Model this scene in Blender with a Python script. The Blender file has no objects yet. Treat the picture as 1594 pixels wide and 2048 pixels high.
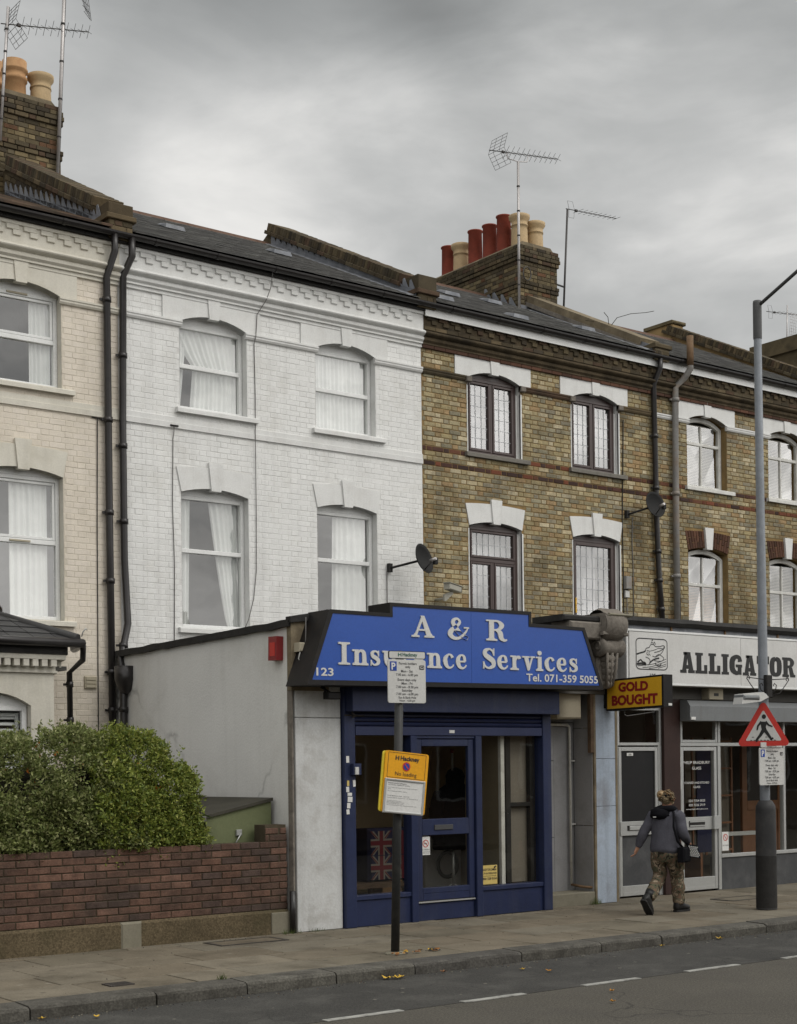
import bpy, math, random
import numpy as np
from math import sin, cos, pi, radians, sqrt, atan2
from mathutils import Vector, Matrix, noise
from mathutils.geometry import tessellate_polygon

S = bpy.context.scene
COL = S.collection
rng = random.Random(7)

# ------------------------------------------------------------------ camera
FPX, CXP, CYP, YAW, ROLL, EYE = 2991., 797., 1535., radians(37.3), .0122, 1.8
vd = Vector((sin(YAW), cos(YAW), 0)); rt0 = Vector((cos(YAW), -sin(YAW), 0)); up0 = Vector((0, 0, 1))
RT = rt0 * cos(ROLL) - up0 * sin(ROLL); UP = up0 * cos(ROLL) + rt0 * sin(ROLL)
cam = bpy.data.cameras.new('camera'); camo = bpy.data.objects.new('camera', cam); COL.objects.link(camo)
m = Matrix((RT, UP, -vd)).transposed().to_4x4(); m.translation = Vector((0, 0, EYE)); camo.matrix_world = m
cam.sensor_fit = 'HORIZONTAL'; cam.sensor_width = 36; cam.lens = 36 * FPX / 1594
cam.shift_y = (CYP - 1024) / 1594; cam.clip_start = .1; cam.clip_end = 2000
S.camera = camo

def pix(p):
    q = Vector(p) - Vector((0, 0, EYE)); d = q.dot(vd)
    if d <= .2: return (-9999, -9999)
    return (CXP + FPX * q.dot(RT) / d, CYP - FPX * q.dot(UP) / d)

# ------------------------------------------------------------------ node helper
class NT:
    def __init__(s, tree):
        s.t = tree; s.n = tree.nodes; s.l = tree.links; s.n.clear()
    def __call__(s, typ, ins=None, **kw):
        nd = s.n.new(typ)
        for k, v in kw.items(): setattr(nd, k, v)
        for k, v in (ins or {}).items():
            sk = nd.inputs[k]
            if isinstance(v, bpy.types.NodeSocket): s.l.new(v, sk)
            else: sk.default_value = v
        return nd
    def math(s, op, a, b=0., c=None, clamp=False):
        i = {0: a, 1: b}
        if c is not None: i[2] = c
        return s('ShaderNodeMath', i, operation=op, use_clamp=clamp).outputs[0]
    def mix(s, f, a, b, bt='MIX'):
        nd = s.n.new('ShaderNodeMix'); nd.data_type = 'RGBA'; nd.blend_type = bt
        for k, v in ((0, f), (6, a), (7, b)):
            if isinstance(v, bpy.types.NodeSocket): s.l.new(v, nd.inputs[k])
            else: nd.inputs[k].default_value = v
        return nd.outputs[2]
    def ramp(s, f, stops, interp='LINEAR'):
        nd = s('ShaderNodeValToRGB', {0: f}); cr = nd.color_ramp; cr.interpolation = interp
        while len(cr.elements) < len(stops): cr.elements.new(.5)
        for e, (p, c) in zip(cr.elements, stops):
            e.position = p; e.color = c4(c)
        return nd.outputs[0]
    def rng(s, f, a, b, c, d):
        return s('ShaderNodeMapRange', {0: f, 1: a, 2: b, 3: c, 4: d}).outputs[0]
def c4(c):
    if isinstance(c, (int, float)): c = (c, c, c)
    return (c[0], c[1], c[2], 1)

# ------------------------------------------------------------------ world: overcast cloud deck
SUN_EL, SUN_AZ = radians(48), radians(22)     # azimuth measured from -Y towards +X: behind the viewer, to the right
W = bpy.data.worlds.new('World'); S.world = W; W.use_nodes = True
N = NT(W.node_tree)
tc = N('ShaderNodeTexCoord').outputs['Generated']
sep = N('ShaderNodeSeparateXYZ', {0: tc})
sx, sy, sz = sep.outputs
mp = N('ShaderNodeMapping', {0: tc, 3: (1.0, 1.0, 2.6)}).outputs[0]
n1 = N('ShaderNodeTexNoise', {'Vector': mp, 'Scale': 2.3, 'Detail': 7., 'Roughness': .5, 'Distortion': .25}).outputs[0]
n2 = N('ShaderNodeTexNoise', {'Vector': mp, 'Scale': 6.5, 'Detail': 6., 'Roughness': .55, 'Distortion': .4}).outputs[0]
nn = N.math('ADD', N.math('MULTIPLY', n1, .72), N.math('MULTIPLY', n2, .28))
val = N.math('MULTIPLY_ADD', N.rng(nn, .36, .64, 0, 1), .29, .375)
def lobe(px, py, rad, amp):
    a = (px - CXP) / FPX; b = -(py - CYP) / FPX
    d = (vd + RT * a + UP * b).normalized()
    dp = N('ShaderNodeVectorMath', {0: tc, 1: tuple(d)}, operation='DOT_PRODUCT').outputs['Value']
    ang = N.math('SUBTRACT', 1., dp)
    f = N('ShaderNodeMapRange', {0: ang, 1: 0., 2: 1 - cos(radians(rad)), 3: amp, 4: 0.}, interpolation_type='SMOOTHSTEP').outputs[0]
    return N.math('MULTIPLY', f, N.rng(nn, .3, .62, .45, 1.2))
for L_ in ((590, 320, 7, .33), (780, 470, 8, .10), (1520, 540, 9, .15), (1180, 380, 9, .19), (420, 430, 6, .08), (650, 90, 8, -.18), (1080, 40, 7, -.06), (300, 60, 5, -.03), (80, 230, 5, -.02)):
    val = N.math('ADD', val, lobe(*L_))
# the cloud is thinner and brighter on the side where the sun stands (behind the viewer)
sd = (sin(SUN_AZ) * cos(SUN_EL), -cos(SUN_AZ) * cos(SUN_EL), sin(SUN_EL))
dp = N('ShaderNodeVectorMath', {0: tc, 1: sd}, operation='DOT_PRODUCT').outputs['Value']
sunside = N('ShaderNodeMapRange', {0: dp, 1: -.15, 2: 1., 3: 1., 4: 2.5}, interpolation_type='SMOOTHSTEP').outputs[0]
patch = N.math('MULTIPLY_ADD', N.rng(nn, .4, .6, -1, 1), .28, 1.)
patch = N.mix(N.rng(dp, -.2, .4, 0, 1), c4(1), N('ShaderNodeCombineXYZ', {0: patch, 1: patch, 2: patch}).outputs[0])
val = N.math('MULTIPLY', N.math('MULTIPLY', val, sunside), patch)
# the gap in the cloud whose glare the upper windows on the right throw back
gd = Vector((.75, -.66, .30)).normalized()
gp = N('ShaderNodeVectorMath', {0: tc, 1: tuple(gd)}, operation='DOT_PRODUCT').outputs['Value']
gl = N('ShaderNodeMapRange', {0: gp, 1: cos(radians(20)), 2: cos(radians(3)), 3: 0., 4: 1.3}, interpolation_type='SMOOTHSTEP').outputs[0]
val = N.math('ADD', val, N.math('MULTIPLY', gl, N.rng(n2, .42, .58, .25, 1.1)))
low = N.rng(sz, -.02, .0, .25, 1)
val = N.math('MULTIPLY', val, low)
tint = N.ramp(val, [(.35, (.972, 1.0, .995)), (.62, (.995, 1.0, .985)), (1.0, (1.02, 1.0, .965))])
cloud = N('ShaderNodeVectorMath', {0: tint, 3: val}, operation='SCALE').outputs[0]
sky = N('ShaderNodeTexSky', sky_type='NISHITA', sun_disc=False, sun_elevation=SUN_EL, sun_rotation=pi - SUN_AZ)
bg1 = N('ShaderNodeBackground', {0: sky.outputs[0], 1: .05})
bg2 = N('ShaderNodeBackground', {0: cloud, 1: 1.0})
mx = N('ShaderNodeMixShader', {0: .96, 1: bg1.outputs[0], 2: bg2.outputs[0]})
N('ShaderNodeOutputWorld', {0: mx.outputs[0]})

sun = bpy.data.lights.new('sun', 'SUN'); sun.energy = 1.1; sun.angle = radians(26); sun.color = (1, .97, .92)
suno = bpy.data.objects.new('sun', sun); COL.objects.link(suno)
suno.rotation_euler = Vector(sd).to_track_quat('Z', 'Y').to_euler(); suno.location = (0, -10, 30)
S.view_settings.view_transform = 'Standard'; S.view_settings.look = 'None'
S.view_settings.gamma = 1; S.view_settings.exposure = -.06; S.view_settings.use_curve_mapping = False

# ------------------------------------------------------------------ materials
M = {}
def mat(name, col, rough=.75, var=.12, vs=2.5, bump=.15, bs=60., spec=.35, metal=0., ramp=None, dirt=None, dirt_s=1.2, dirt_a=.5, streak=0., coat=0., fine=.06, translucent=None, spread=.2, cracks=0., spots=0.):
    """procedural paint / stone / metal. ramp: colours picked per piece; dirt: second colour laid over in patches"""
    m_ = bpy.data.materials.new(name); m_.use_nodes = True; n = NT(m_.node_tree); M[name] = m_
    tc = n('ShaderNodeTexCoord').outputs['Object']
    geo = n('ShaderNodeNewGeometry'); pos = geo.outputs['Position']
    if ramp:
        r = n.math('FRACT', n.math('ADD', geo.outputs['Random Per Island'], n('ShaderNodeObjectInfo').outputs['Random']))
        c = n.ramp(r, [((i + .0) / len(ramp), x) for i, x in enumerate(ramp)], 'CONSTANT')
        r2 = n.math('FRACT', n.math('MULTIPLY', r, 37.3))
        c = n.mix(1., c, n.ramp(r2, [(0, 1 - spread), (1, 1 + spread)]), 'MULTIPLY')
    else:
        c = n('ShaderNodeRGB').outputs[0]; c.default_value = c4(col)
    a = n('ShaderNodeTexNoise', {'Vector': pos, 'Scale': vs, 'Detail': 5., 'Roughness': .6}).outputs[0]
    c = n.mix(1., c, n.ramp(a, [(.3, 1 - var), (.7, 1 + var)]), 'MULTIPLY')
    if fine:
        b = n('ShaderNodeTexNoise', {'Vector': pos, 'Scale': 55., 'Detail': 3.}).outputs[0]
        c = n.mix(1., c, n.ramp(b, [(.3, 1 - fine), (.7, 1 + fine)]), 'MULTIPLY')
    if dirt is not None:
        d = n('ShaderNodeTexNoise', {'Vector': pos, 'Scale': dirt_s, 'Detail': 8., 'Roughness': .68, 'Distortion': .3}).outputs[0]
        c = n.mix(n.rng(d, .48, .72, 0, dirt_a), c, c4(dirt))
    if streak:
        sv = n('ShaderNodeMapping', {0: pos, 3: (7., 7., .35)}).outputs[0]
        d = n('ShaderNodeTexNoise', {'Vector': sv, 'Scale': 1., 'Detail': 6., 'Roughness': .6}).outputs[0]
        c = n.mix(n.rng(d, .5, .75, 0, streak), c, c4((.10, .09, .075)))
    if cracks:
        wob = n('ShaderNodeTexNoise', {'Vector': pos, 'Scale': 3., 'Detail': 3.}).outputs[1]
        pv_ = n('ShaderNodeVectorMath', {0: pos, 1: n('ShaderNodeVectorMath', {0: wob, 3: .35}, operation='SCALE').outputs[0]}, operation='ADD').outputs[0]
        ed = n('ShaderNodeTexVoronoi', {'Vector': pv_, 'Scale': cracks}, feature='DISTANCE_TO_EDGE').outputs[0]
        ms_ = n('ShaderNodeTexNoise', {'Vector': pos, 'Scale': .8, 'Detail': 2.}).outputs[0]
        k_ = n.math('MULTIPLY', n.rng(ed, .0, .012, .75, 0), n.rng(ms_, .45, .6, 0, 1))
        c = n.mix(n.math('MAXIMUM', k_, 0.), c, c4((.02, .019, .017)))
    if spots:
        vo = n('ShaderNodeTexVoronoi', {'Vector': pos, 'Scale': spots}); rr_ = n('ShaderNodeSeparateColor', {0: vo.outputs['Color']}).outputs[0]
        k_ = n.math('MULTIPLY', n.rng(vo.outputs['Distance'], .10, .16, .55, 0), n.math('GREATER_THAN', rr_, .62))
        c = n.mix(n.math('MAXIMUM', k_, 0.), c, n.mix(n.math('GREATER_THAN', rr_, .82), c4((.05, .045, .04)), c4((.26, .24, .20))))
    h = n('ShaderNodeTexNoise', {'Vector': pos, 'Scale': bs, 'Detail': 4., 'Roughness': .6}).outputs[0]
    bp = n('ShaderNodeBump', {'Strength': bump, 'Distance': .01, 'Height': h}).outputs[0]
    p = n('ShaderNodeBsdfPrincipled', {'Base Color': c, 'Roughness': rough, 'Metallic': metal, 'Specular IOR Level': spec, 'Normal': bp, 'Coat Weight': coat})
    sh = p.outputs[0]
    if translucent:
        t = n('ShaderNodeBsdfTranslucent', {0: c}).outputs[0]
        sh = n('ShaderNodeMixShader', {0: translucent, 1: sh, 2: t}).outputs[0]
    n('ShaderNodeOutputMaterial', {0: sh})
    return m_

mat('white_paint_brick', spread=.03, col=0, rough=.6, var=.04, vs=1.6, bump=.25, bs=90, spec=.3, dirt=(.42, .40, .34), dirt_s=2.2, dirt_a=.30, ramp=[(.715, .72, .705), (.71, .715, .70), (.72, .725, .71), (.712, .717, .702)], streak=.2)
mat('white_paint_joint', (.68, .68, .665), .7, .08, 4, .3, 90, dirt=(.30, .28, .25), dirt_a=.4)
mat('white_stucco', (.665, .67, .655), .6, .05, 2.5, .12, 120, dirt=(.45, .43, .39), dirt_s=4, dirt_a=.25, streak=.12)
mat('cream_paint_brick', spread=.03, col=0, rough=.65, var=.05, vs=1.8, bump=.25, bs=90, ramp=[(.66, .60, .51), (.65, .59, .50), (.67, .61, .525)], dirt=(.40, .36, .28), dirt_s=2.4, dirt_a=.35, streak=.14)
mat('cream_paint_joint', (.60, .55, .46), .7, .08, 4, .3, 90, dirt=(.30, .27, .2), dirt_a=.4)
mat('cream_stucco', (.60, .575, .50), .65, .06, 2.5, .12, 120, dirt=(.38, .35, .27), dirt_s=3, dirt_a=.35, streak=.15)
mat('stock_brick', 0, .85, .16, 6, .6, 60, .2, ramp=[(.30, .25, .145), (.25, .215, .13), (.36, .31, .19), (.21, .19, .13), (.32, .265, .145), (.42, .365, .245), (.28, .23, .13), (.24, .215, .155), (.345, .285, .165), (.31, .275, .19), (.27, .20, .105), (.39, .33, .21), (.27, .245, .165), (.32, .225, .12)], dirt=(.07, .058, .038), dirt_s=.75, dirt_a=.8, spread=.14, fine=.2, streak=.35)
mat('stock_mortar', (.24, .165, .075), .95, .2, 3, .4, 120, .1, dirt=(.06, .045, .03), dirt_s=1.7, dirt_a=.55)
mat('dark_red_brick', 0, .8, .1, 3, .4, 80, .2, ramp=[(.075, .034, .025), (.055, .03, .024), (.15, .052, .028), (.068, .034, .026), (.05, .03, .025), (.12, .052, .03)])
mat('red_rubber_brick', 0, .85, .1, 3, .4, 80, .2, ramp=[(.085, .042, .027), (.07, .037, .025), (.105, .052, .033)])
mat('sooty_brick', 0, .9, .2, 4, .5, 60, .15, ramp=[(.085, .068, .042), (.065, .053, .034), (.11, .088, .052), (.055, .045, .032), (.095, .078, .05), (.13, .10, .06), (.075, .058, .036), (.09, .06, .04)], dirt=(.03, .028, .022), dirt_s=2.2, dirt_a=.65, spread=.12)
mat('cornice_soot', (.075, .058, .036), .9, .35, 5, .6, 40, .15, dirt=(.022, .02, .016), dirt_s=3, dirt_a=.85, fine=.2)
mat('sooty_mortar', (.10, .08, .05), .95, .25, 4, .4, 120, .1, dirt=(.03, .03, .02), dirt_a=.6)
mat('ochre_render', (.36, .25, .12), .9, .2, 1.4, .3, 60, .15, dirt=(.15, .11, .06), dirt_s=2.5, dirt_a=.7)
mat('lead_sheet', (.17, .18, .20), .6, .3, 5, .2, 30, .3, metal=.1, dirt=(.34, .345, .355), dirt_s=4, dirt_a=.6)
mat('slate_roof', 0, .7, .1, 3, .3, 50, .2, spread=.05, ramp=[(.17, .17, .165), (.14, .14, .136), (.20, .20, .19), (.155, .152, .147)], dirt=(.22, .215, .195), dirt_s=2, dirt_a=.4)
mat('bay_slate', 0, .6, .1, 3, .2, 50, .25, spread=.12, ramp=[(.05, .05, .05), (.04, .04, .041), (.06, .06, .058)])
mat('clay_tile', 0, .85, .15, 3, .4, 50, .2, ramp=[(.12, .085, .062), (.095, .07, .055), (.15, .10, .072), (.085, .066, .052)], dirt=(.05, .055, .03), dirt_s=3, dirt_a=.6)
mat('ridge_tile', (.10, .055, .035), .85, .2, 5, .4, 60)
mat('red_terracotta', (.25, .052, .03), .75, .15, 6, .2, 60, dirt=(.08, .03, .02), dirt_s=4, dirt_a=.4)
mat('buff_terracotta', (.50, .37, .21), .75, .12, 5, .2, 60, dirt=(.20, .14, .08), dirt_s=5, dirt_a=.45)
mat('orange_terracotta', (.46, .27, .13), .75, .12, 5, .2, 60, dirt=(.25, .10, .04), dirt_s=4, dirt_a=.5)
mat('black_plastic', (.016, .014, .014), .35, .2, 5, .1, 40, .5, dirt=(.05, .045, .04), dirt_s=4, dirt_a=.35)
mat('grey_pipe', (.20, .195, .185), .5, .15, 4, .1, 40, .4, dirt=(.24, .14, .06), dirt_s=3, dirt_a=.6)
mat('rusty_pipe', (.16, .10, .055), .8, .3, 8, .3, 60)
mat('upvc_white', (.72, .73, .72), .3, .03, 3, .02, 30, .5, dirt=(.5, .5, .47), dirt_s=5, dirt_a=.2)
mat('brown_frame', (.045, .026, .023), .4, .1, 3, .05, 40, .5)
mat('old_white_timber', (.60, .60, .57), .55, .08, 5, .1, 60, .4, dirt=(.33, .31, .28), dirt_s=7, dirt_a=.5)
mat('stone_sill', (.17, .16, .14), .85, .2, 5, .3, 60, dirt=(.07, .065, .05), dirt_s=5, dirt_a=.5)
mat('lead_came', (.45, .46, .47), .4, .1, 5, .05, 50, .5)
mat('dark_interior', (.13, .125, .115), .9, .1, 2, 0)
mat('room_wall', (.20, .18, .15), .9, .08, 2, 0)
mat('net_curtain', (.70, .71, .70), .8, .02, 8, .1, 200, .2, fine=.02)
mat('grey_net', (.27, .27, .285), .8, .03, 8, .1, 200, .2, fine=.02)
mat('slat_blind', (.50, .47, .40), .6, .05, 8, .05, 60, .3, translucent=.2)
mat('orange_blind', (.42, .25, .10), .6, .05, 8, .05, 60, .3, translucent=.2)
mat('grey_render', (.70, .70, .68), .85, .06, .8, .35, 35, .2, dirt=(.50, .495, .46), dirt_s=.7, dirt_a=.7, streak=.07, fine=.04, cracks=.35)
mat('peeling_white', (.56, .57, .565), .7, .07, 1.5, .3, 40, .25, dirt=(.28, .26, .23), dirt_s=3.4, dirt_a=.55, streak=.25)
mat('bare_cement', (.17, .14, .095), .9, .25, 3, .5, 40, .15, dirt=(.36, .30, .2), dirt_s=4, dirt_a=.5)
mat('bitumen', (.022, .021, .02), .75, .3, 6, .5, 30, .3)
mat('blue_shop_paint', (.015, .023, .066), .45, .14, 3, .2, 30, .35, dirt=(.035, .045, .085), dirt_s=2.2, dirt_a=.5, streak=.15)
mat('blue_sign_vinyl', (.020, .078, .35), .35, .05, 1.5, .02, 20, .45)
mat('sign_letter', (.56, .56, .54), .5, .04, 4, .03, 40, .4)
mat('black_trim', (.009, .008, .008), .55, .2, 4, .15, 50, .3, dirt=(.03, .022, .014), dirt_s=5, dirt_a=.5)
mat('shutter_steel', (.019, .027, .075), .35, .1, 3, .05, 40, .5)
mat('pale_blue_paint', (.36, .42, .50), .7, .08, 1.6, .25, 40, .25, dirt=(.16, .15, .15), dirt_s=2.2, dirt_a=.6, streak=.3)
mat('recess_panel', (.26, .26, .265), .75, .06, 1.5, .15, 40, .25, dirt=(.15, .145, .14), dirt_s=2.5, dirt_a=.5)
mat('beige_box', (.40, .36, .27), .6, .08, 3, .05, 40)
mat('weathered_stone', (.20, .18, .155), .9, .3, 4, .6, 30, .2, dirt=(.04, .035, .03), dirt_s=4, dirt_a=.9)
mat('old_wood', (.10, .065, .04), .85, .3, 8, .4, 60)
mat('grey_roof_felt', (.085, .082, .078), .85, .2, 3, .4, 40, .2, dirt=(.16, .155, .14), dirt_s=3, dirt_a=.5)
mat('white_sign_panel', (.60, .60, .585), .4, .04, 1.2, .03, 30, .4, dirt=(.42, .41, .38), dirt_s=1.4, dirt_a=.35, streak=.08)
mat('black_letter', (.012, .012, .012), .5, .1, 4, .02, 40, .4)
mat('yellow_sign', (.66, .37, .02), .4, .05, 2, .02, 30, .4)
mat('dark_red_letter', (.22, .008, .012), .5, .05, 4, .02, 40, .4)
mat('aluminium', (.50, .51, .50), .38, .06, 3, .04, 60, .5, metal=.55)
mat('dark_panel', (.011, .011, .012), .5, .15, 2, .06, 40, .25, dirt=(.02, .02, .02), dirt_s=4, dirt_a=.4)
mat('riser_grey', (.058, .060, .063), .7, .15, 2, .15, 40, .3, dirt=(.13, .13, .13), dirt_s=3, dirt_a=.5)
mat('maroon_pier', (.035, .017, .014), .6, .2, 3, .1, 40, .3)
mat('shutter_grey', (.17, .18, .185), .5, .08, 2, .06, 40, .4, streak=.3)
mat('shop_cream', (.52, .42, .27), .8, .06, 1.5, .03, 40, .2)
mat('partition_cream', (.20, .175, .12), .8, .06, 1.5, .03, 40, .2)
mat('shop_floor', (.10, .075, .05), .6, .1, 2, .05, 40)
mat('white_enamel', (.62, .62, .6), .3, .04, 2, 0, 40, .5)
mat('black_cloth', (.008, .008, .010), .95, .2, 8, .3, 90, .1)
mat('cardboard', (.33, .20, .10), .85, .08, 4, .05, 60, .2)
mat('flag_red', (.10, .015, .02), .8, .1, 5, .05, 60, .2)
mat('flag_navy', (.012, .014, .04), .8, .1, 5, .05, 60, .2)
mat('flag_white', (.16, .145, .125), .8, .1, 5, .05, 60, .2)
mat('paper_white', (.66, .66, .64), .6, .04, 6, .02, 60, .3)
mat('paper_yellow', (.60, .46, .15), .6, .04, 6, .02, 60, .3)
mat('red_plastic', (.22, .018, .02), .4, .1, 3, .04, 40, .5)
mat('dark_sign_text', (.03, .03, .035), .6, .05, 5, 0, 40)
mat('sign_green_text', (.02, .10, .07), .6, .05, 5, 0, 40)
mat('parking_blue', (.02, .06, .30), .45, .05, 5, 0, 40)
mat('no_waiting_red', (.52, .04, .03), .45, .05, 5, 0, 40)
mat('sign_white', (.55, .55, .53), .5, .04, 3, .02, 40, .4, dirt=(.40, .39, .36), dirt_s=6, dirt_a=.3)
mat('sign_orange', (.76, .36, .012), .45, .04, 3, .02, 40, .4)
mat('sign_yellow_edge', (.72, .58, .05), .45, .04, 3, .02, 40, .4)
mat('post_black', (.022, .023, .023), .55, .15, 5, .2, 70, .4, dirt=(.06, .058, .05), dirt_s=7, dirt_a=.5)
mat('galvanised', (.24, .26, .285), .45, .12, 6, .1, 50, .5, metal=.35, dirt=(.16, .17, .19), dirt_s=5, dirt_a=.5)
mat('post_grey', (.075, .077, .078), .55, .12, 3, .08, 50, .4)
mat('post_base_black', (.03, .03, .031), .6, .2, 3, .2, 50, .4, dirt=(.07, .065, .06), dirt_s=6, dirt_a=.5)
mat('aerial_alloy', (.45, .43, .42), .4, .1, 6, .02, 40, .5, metal=.5)
mat('aerial_dark', (.05, .047, .045), .5, .1, 6, .02, 40, .5, metal=.3)
mat('dish_grey', (.020, .020, .020), .7, .12, 3, .03, 40, .2)
mat('camera_beige', (.33, .32, .27), .5, .08, 4, .03, 40, .4)
mat('cable_grey', (.12, .115, .11), .6, .1, 4, .02, 40)
mat('cable_white', (.42, .42, .40), .6, .1, 4, .02, 40)
mat('garden_brick', 0, .85, .3, 9, .5, 60, .2, ramp=[(.115, .066, .048), (.092, .057, .043), (.13, .073, .052), (.078, .053, .044), (.12, .069, .050), (.10, .06, .045), (.148, .085, .062)], dirt=(.042, .036, .030), dirt_s=1.8, dirt_a=.8, spread=.12, fine=.18)
mat('garden_mortar', (.075, .062, .042), .95, .25, 4, .4, 120, .1, dirt=(.05, .04, .03), dirt_a=.6)
mat('pebble_render', (.115, .09, .055), .95, .2, 1.5, .9, 45, .15, dirt=(.06, .055, .03), dirt_s=1.6, dirt_a=.75, fine=.35)
mat('cement_patch', (.20, .185, .14), .9, .15, 3, .3, 40, dirt=(.14, .13, .09), dirt_s=4, dirt_a=.5)
mat('green_shed', (.150, .170, .085), .7, .08, 2, .1, 50, .3, dirt=(.10, .11, .055), dirt_s=2, dirt_a=.5)
mat('shed_lid', (.05, .047, .036), .75, .15, 3, .2, 40, .3, dirt=(.07, .065, .045), dirt_s=3, dirt_a=.5)
mat('soil', (.04, .03, .02), .95, .3, 3, .6, 20)
mat('paving_slab', 0, .88, .13, 2.3, .35, 55, .2, spread=.07, ramp=[(.165, .142, .105), (.15, .132, .098), (.178, .156, .118), (.158, .134, .098), (.168, .15, .115)], dirt=(.07, .06, .043), dirt_s=1.7, dirt_a=.75, fine=.14, spots=4.5)
mat('paving_joint', (.05, .043, .035), .95, .2, 4, .3, 60)
mat('kerb_granite', spread=.08, col=0, rough=.8, var=.16, vs=6, bump=.7, bs=30, spec=.3, ramp=[(.085, .08, .068), (.072, .068, .060), (.095, .09, .076)], dirt=(.03, .027, .022), dirt_s=3.5, dirt_a=.9, fine=.35)
mat('asphalt_old', (.045, .044, .040), .85, .16, 1.2, .8, 70, .3, dirt=(.10, .097, .088), dirt_s=2.2, dirt_a=.6, fine=.4, cracks=.9, spots=7)
mat('asphalt_lane', (.078, .072, .059), .85, .10, .9, .8, 80, .3, dirt=(.058, .054, .048), dirt_s=1.1, dirt_a=.55, fine=.4, cracks=.6)
mat('road_paint', (.33, .33, .305), .75, .15, 6, .3, 60, .3, dirt=(.10, .098, .09), dirt_s=11, dirt_a=.9)
mat('iron_cover', (.05, .043, .038), .7, .2, 8, .6, 50, .4)
mat('leaf_bright', 0, .55, .1, 3, .1, 40, .35, ramp=[(0.181, 0.225, 0.037), (0.138, 0.181, 0.033), (0.237, 0.275, 0.056), (0.1, 0.138, 0.03), (0.2, 0.244, 0.044), (0.3, 0.312, 0.075)], translucent=.25, fine=0)
mat('leaf_grey', 0, .6, .1, 3, .1, 40, .3, ramp=[(0.181, 0.213, 0.069), (0.138, 0.169, 0.05), (0.237, 0.256, 0.1), (0.112, 0.144, 0.043), (0.206, 0.237, 0.075), (0.3, 0.312, 0.144)], translucent=.25, fine=0)
mat('leaf_orange', (.40, .13, .02), .6, translucent=.2)
mat('leaf_laurel', 0, .4, .1, 3, .05, 40, .5, ramp=[(.12, .16, .04), (.08, .12, .03), (.17, .20, .06)], translucent=.2)
mat('twig', (.022, .02, .012), .9)
mat('autumn_leaf', 0, .7, .1, 8, .1, 60, .3, ramp=[(.42, .19, .02), (.30, .12, .02), (.50, .32, .04), (.22, .10, .04)])
mat('grass_blade', 0, .7, .1, 8, .1, 60, .3, ramp=[(.07, .09, .02), (.05, .07, .02)])
mat('skin', (.42, .22, .14), .55, .08, 9, .05, 60, .4)
mat('hair_blonde', (.36, .28, .17), .6, .35, 30, .6, 90, .4)
mat('hair_ochre', (.30, .19, .09), .6, .3, 20, .6, 90, .4)
mat('hair_dark', (.13, .08, .035), .6, .3, 20, .6, 90, .4)
mat('hoodie', (.082, .082, .098), .95, .12, 9, .35, 45, .1)
mat('boot_black', (.012, .012, .012), .5, .2, 8, .2, 50, .4)
mat('wood_door', (.20, .085, .035), .5, .15, 6, .1, 50, .4)
mat('opposite_brick', (.16, .11, .075), .9, .2, 2, .3, 40)

def camo_mat():
    m_ = bpy.data.materials.new('camouflage'); m_.use_nodes = True; n = NT(m_.node_tree); M['camouflage'] = m_
    pos = n('ShaderNodeTexCoord').outputs['Object']
    a = n('ShaderNodeTexNoise', {'Vector': pos, 'Scale': 13., 'Detail': 3., 'Distortion': .6}).outputs[0]
    c = n.ramp(a, [(0, (.03, .026, .02)), (.38, (.10, .098, .065)), (.46, (.15, .10, .07)), (.52, (.085, .088, .06)), (.57, (.30, .235, .17)), (.64, (.045, .038, .03))], 'CONSTANT')
    b = n('ShaderNodeTexNoise', {'Vector': pos, 'Scale': 30., 'Detail': 3.}).outputs[0]
    bp = n('ShaderNodeBump', {'Strength': .4, 'Distance': .02, 'Height': b}).outputs[0]
    p = n('ShaderNodeBsdfPrincipled', {'Base Color': c, 'Roughness': .95, 'Specular IOR Level': .1, 'Normal': bp})
    n('ShaderNodeOutputMaterial', {0: p.outputs[0]})
camo_mat()
def glass_mat(name, ior, tint=(.97, .98, .97), wav=.0, ws=3.):
    m_ = bpy.data.materials.new(name); m_.use_nodes = True; n = NT(m_.node_tree); M[name] = m_
    pos = n('ShaderNodeNewGeometry').outputs['Position']
    h = n('ShaderNodeTexNoise', {'Vector': pos, 'Scale': ws, 'Detail': 1.}).outputs[0]
    bp = n('ShaderNodeBump', {'Strength': wav, 'Distance': .02, 'Height': h}).outputs[0]
    bf = n('ShaderNodeNewGeometry').outputs['Backfacing']      # a thin pane reflects the same from either side
    f = n('ShaderNodeFresnel', {0: n.rng(bf, 0, 1, ior, 1 / ior), 1: bp}).outputs[0]
    g = n('ShaderNodeBsdfGlossy', {0: (1, 1, 1, 1), 'Roughness': .015, 'Normal': bp}).outputs[0]
    t = n('ShaderNodeBsdfTransparent', {0: c4(tint)}).outputs[0]
    n('ShaderNodeOutputMaterial', {0: n('ShaderNodeMixShader', {0: f, 1: t, 2: g}).outputs[0]})
glass_mat('house_glass', 2.6, wav=.05)
glass_mat('wavy_glass', 3.0, wav=.10, ws=2.5)
glass_mat('shop_glass', 1.6, tint=(.93, .93, .90), wav=.03)

# ------------------------------------------------------------------ mesh building
def wl(o):
    v = Vector((0, 0, 0))
    while o is not None:
        v += o.location; o = o.parent
    return v

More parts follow.
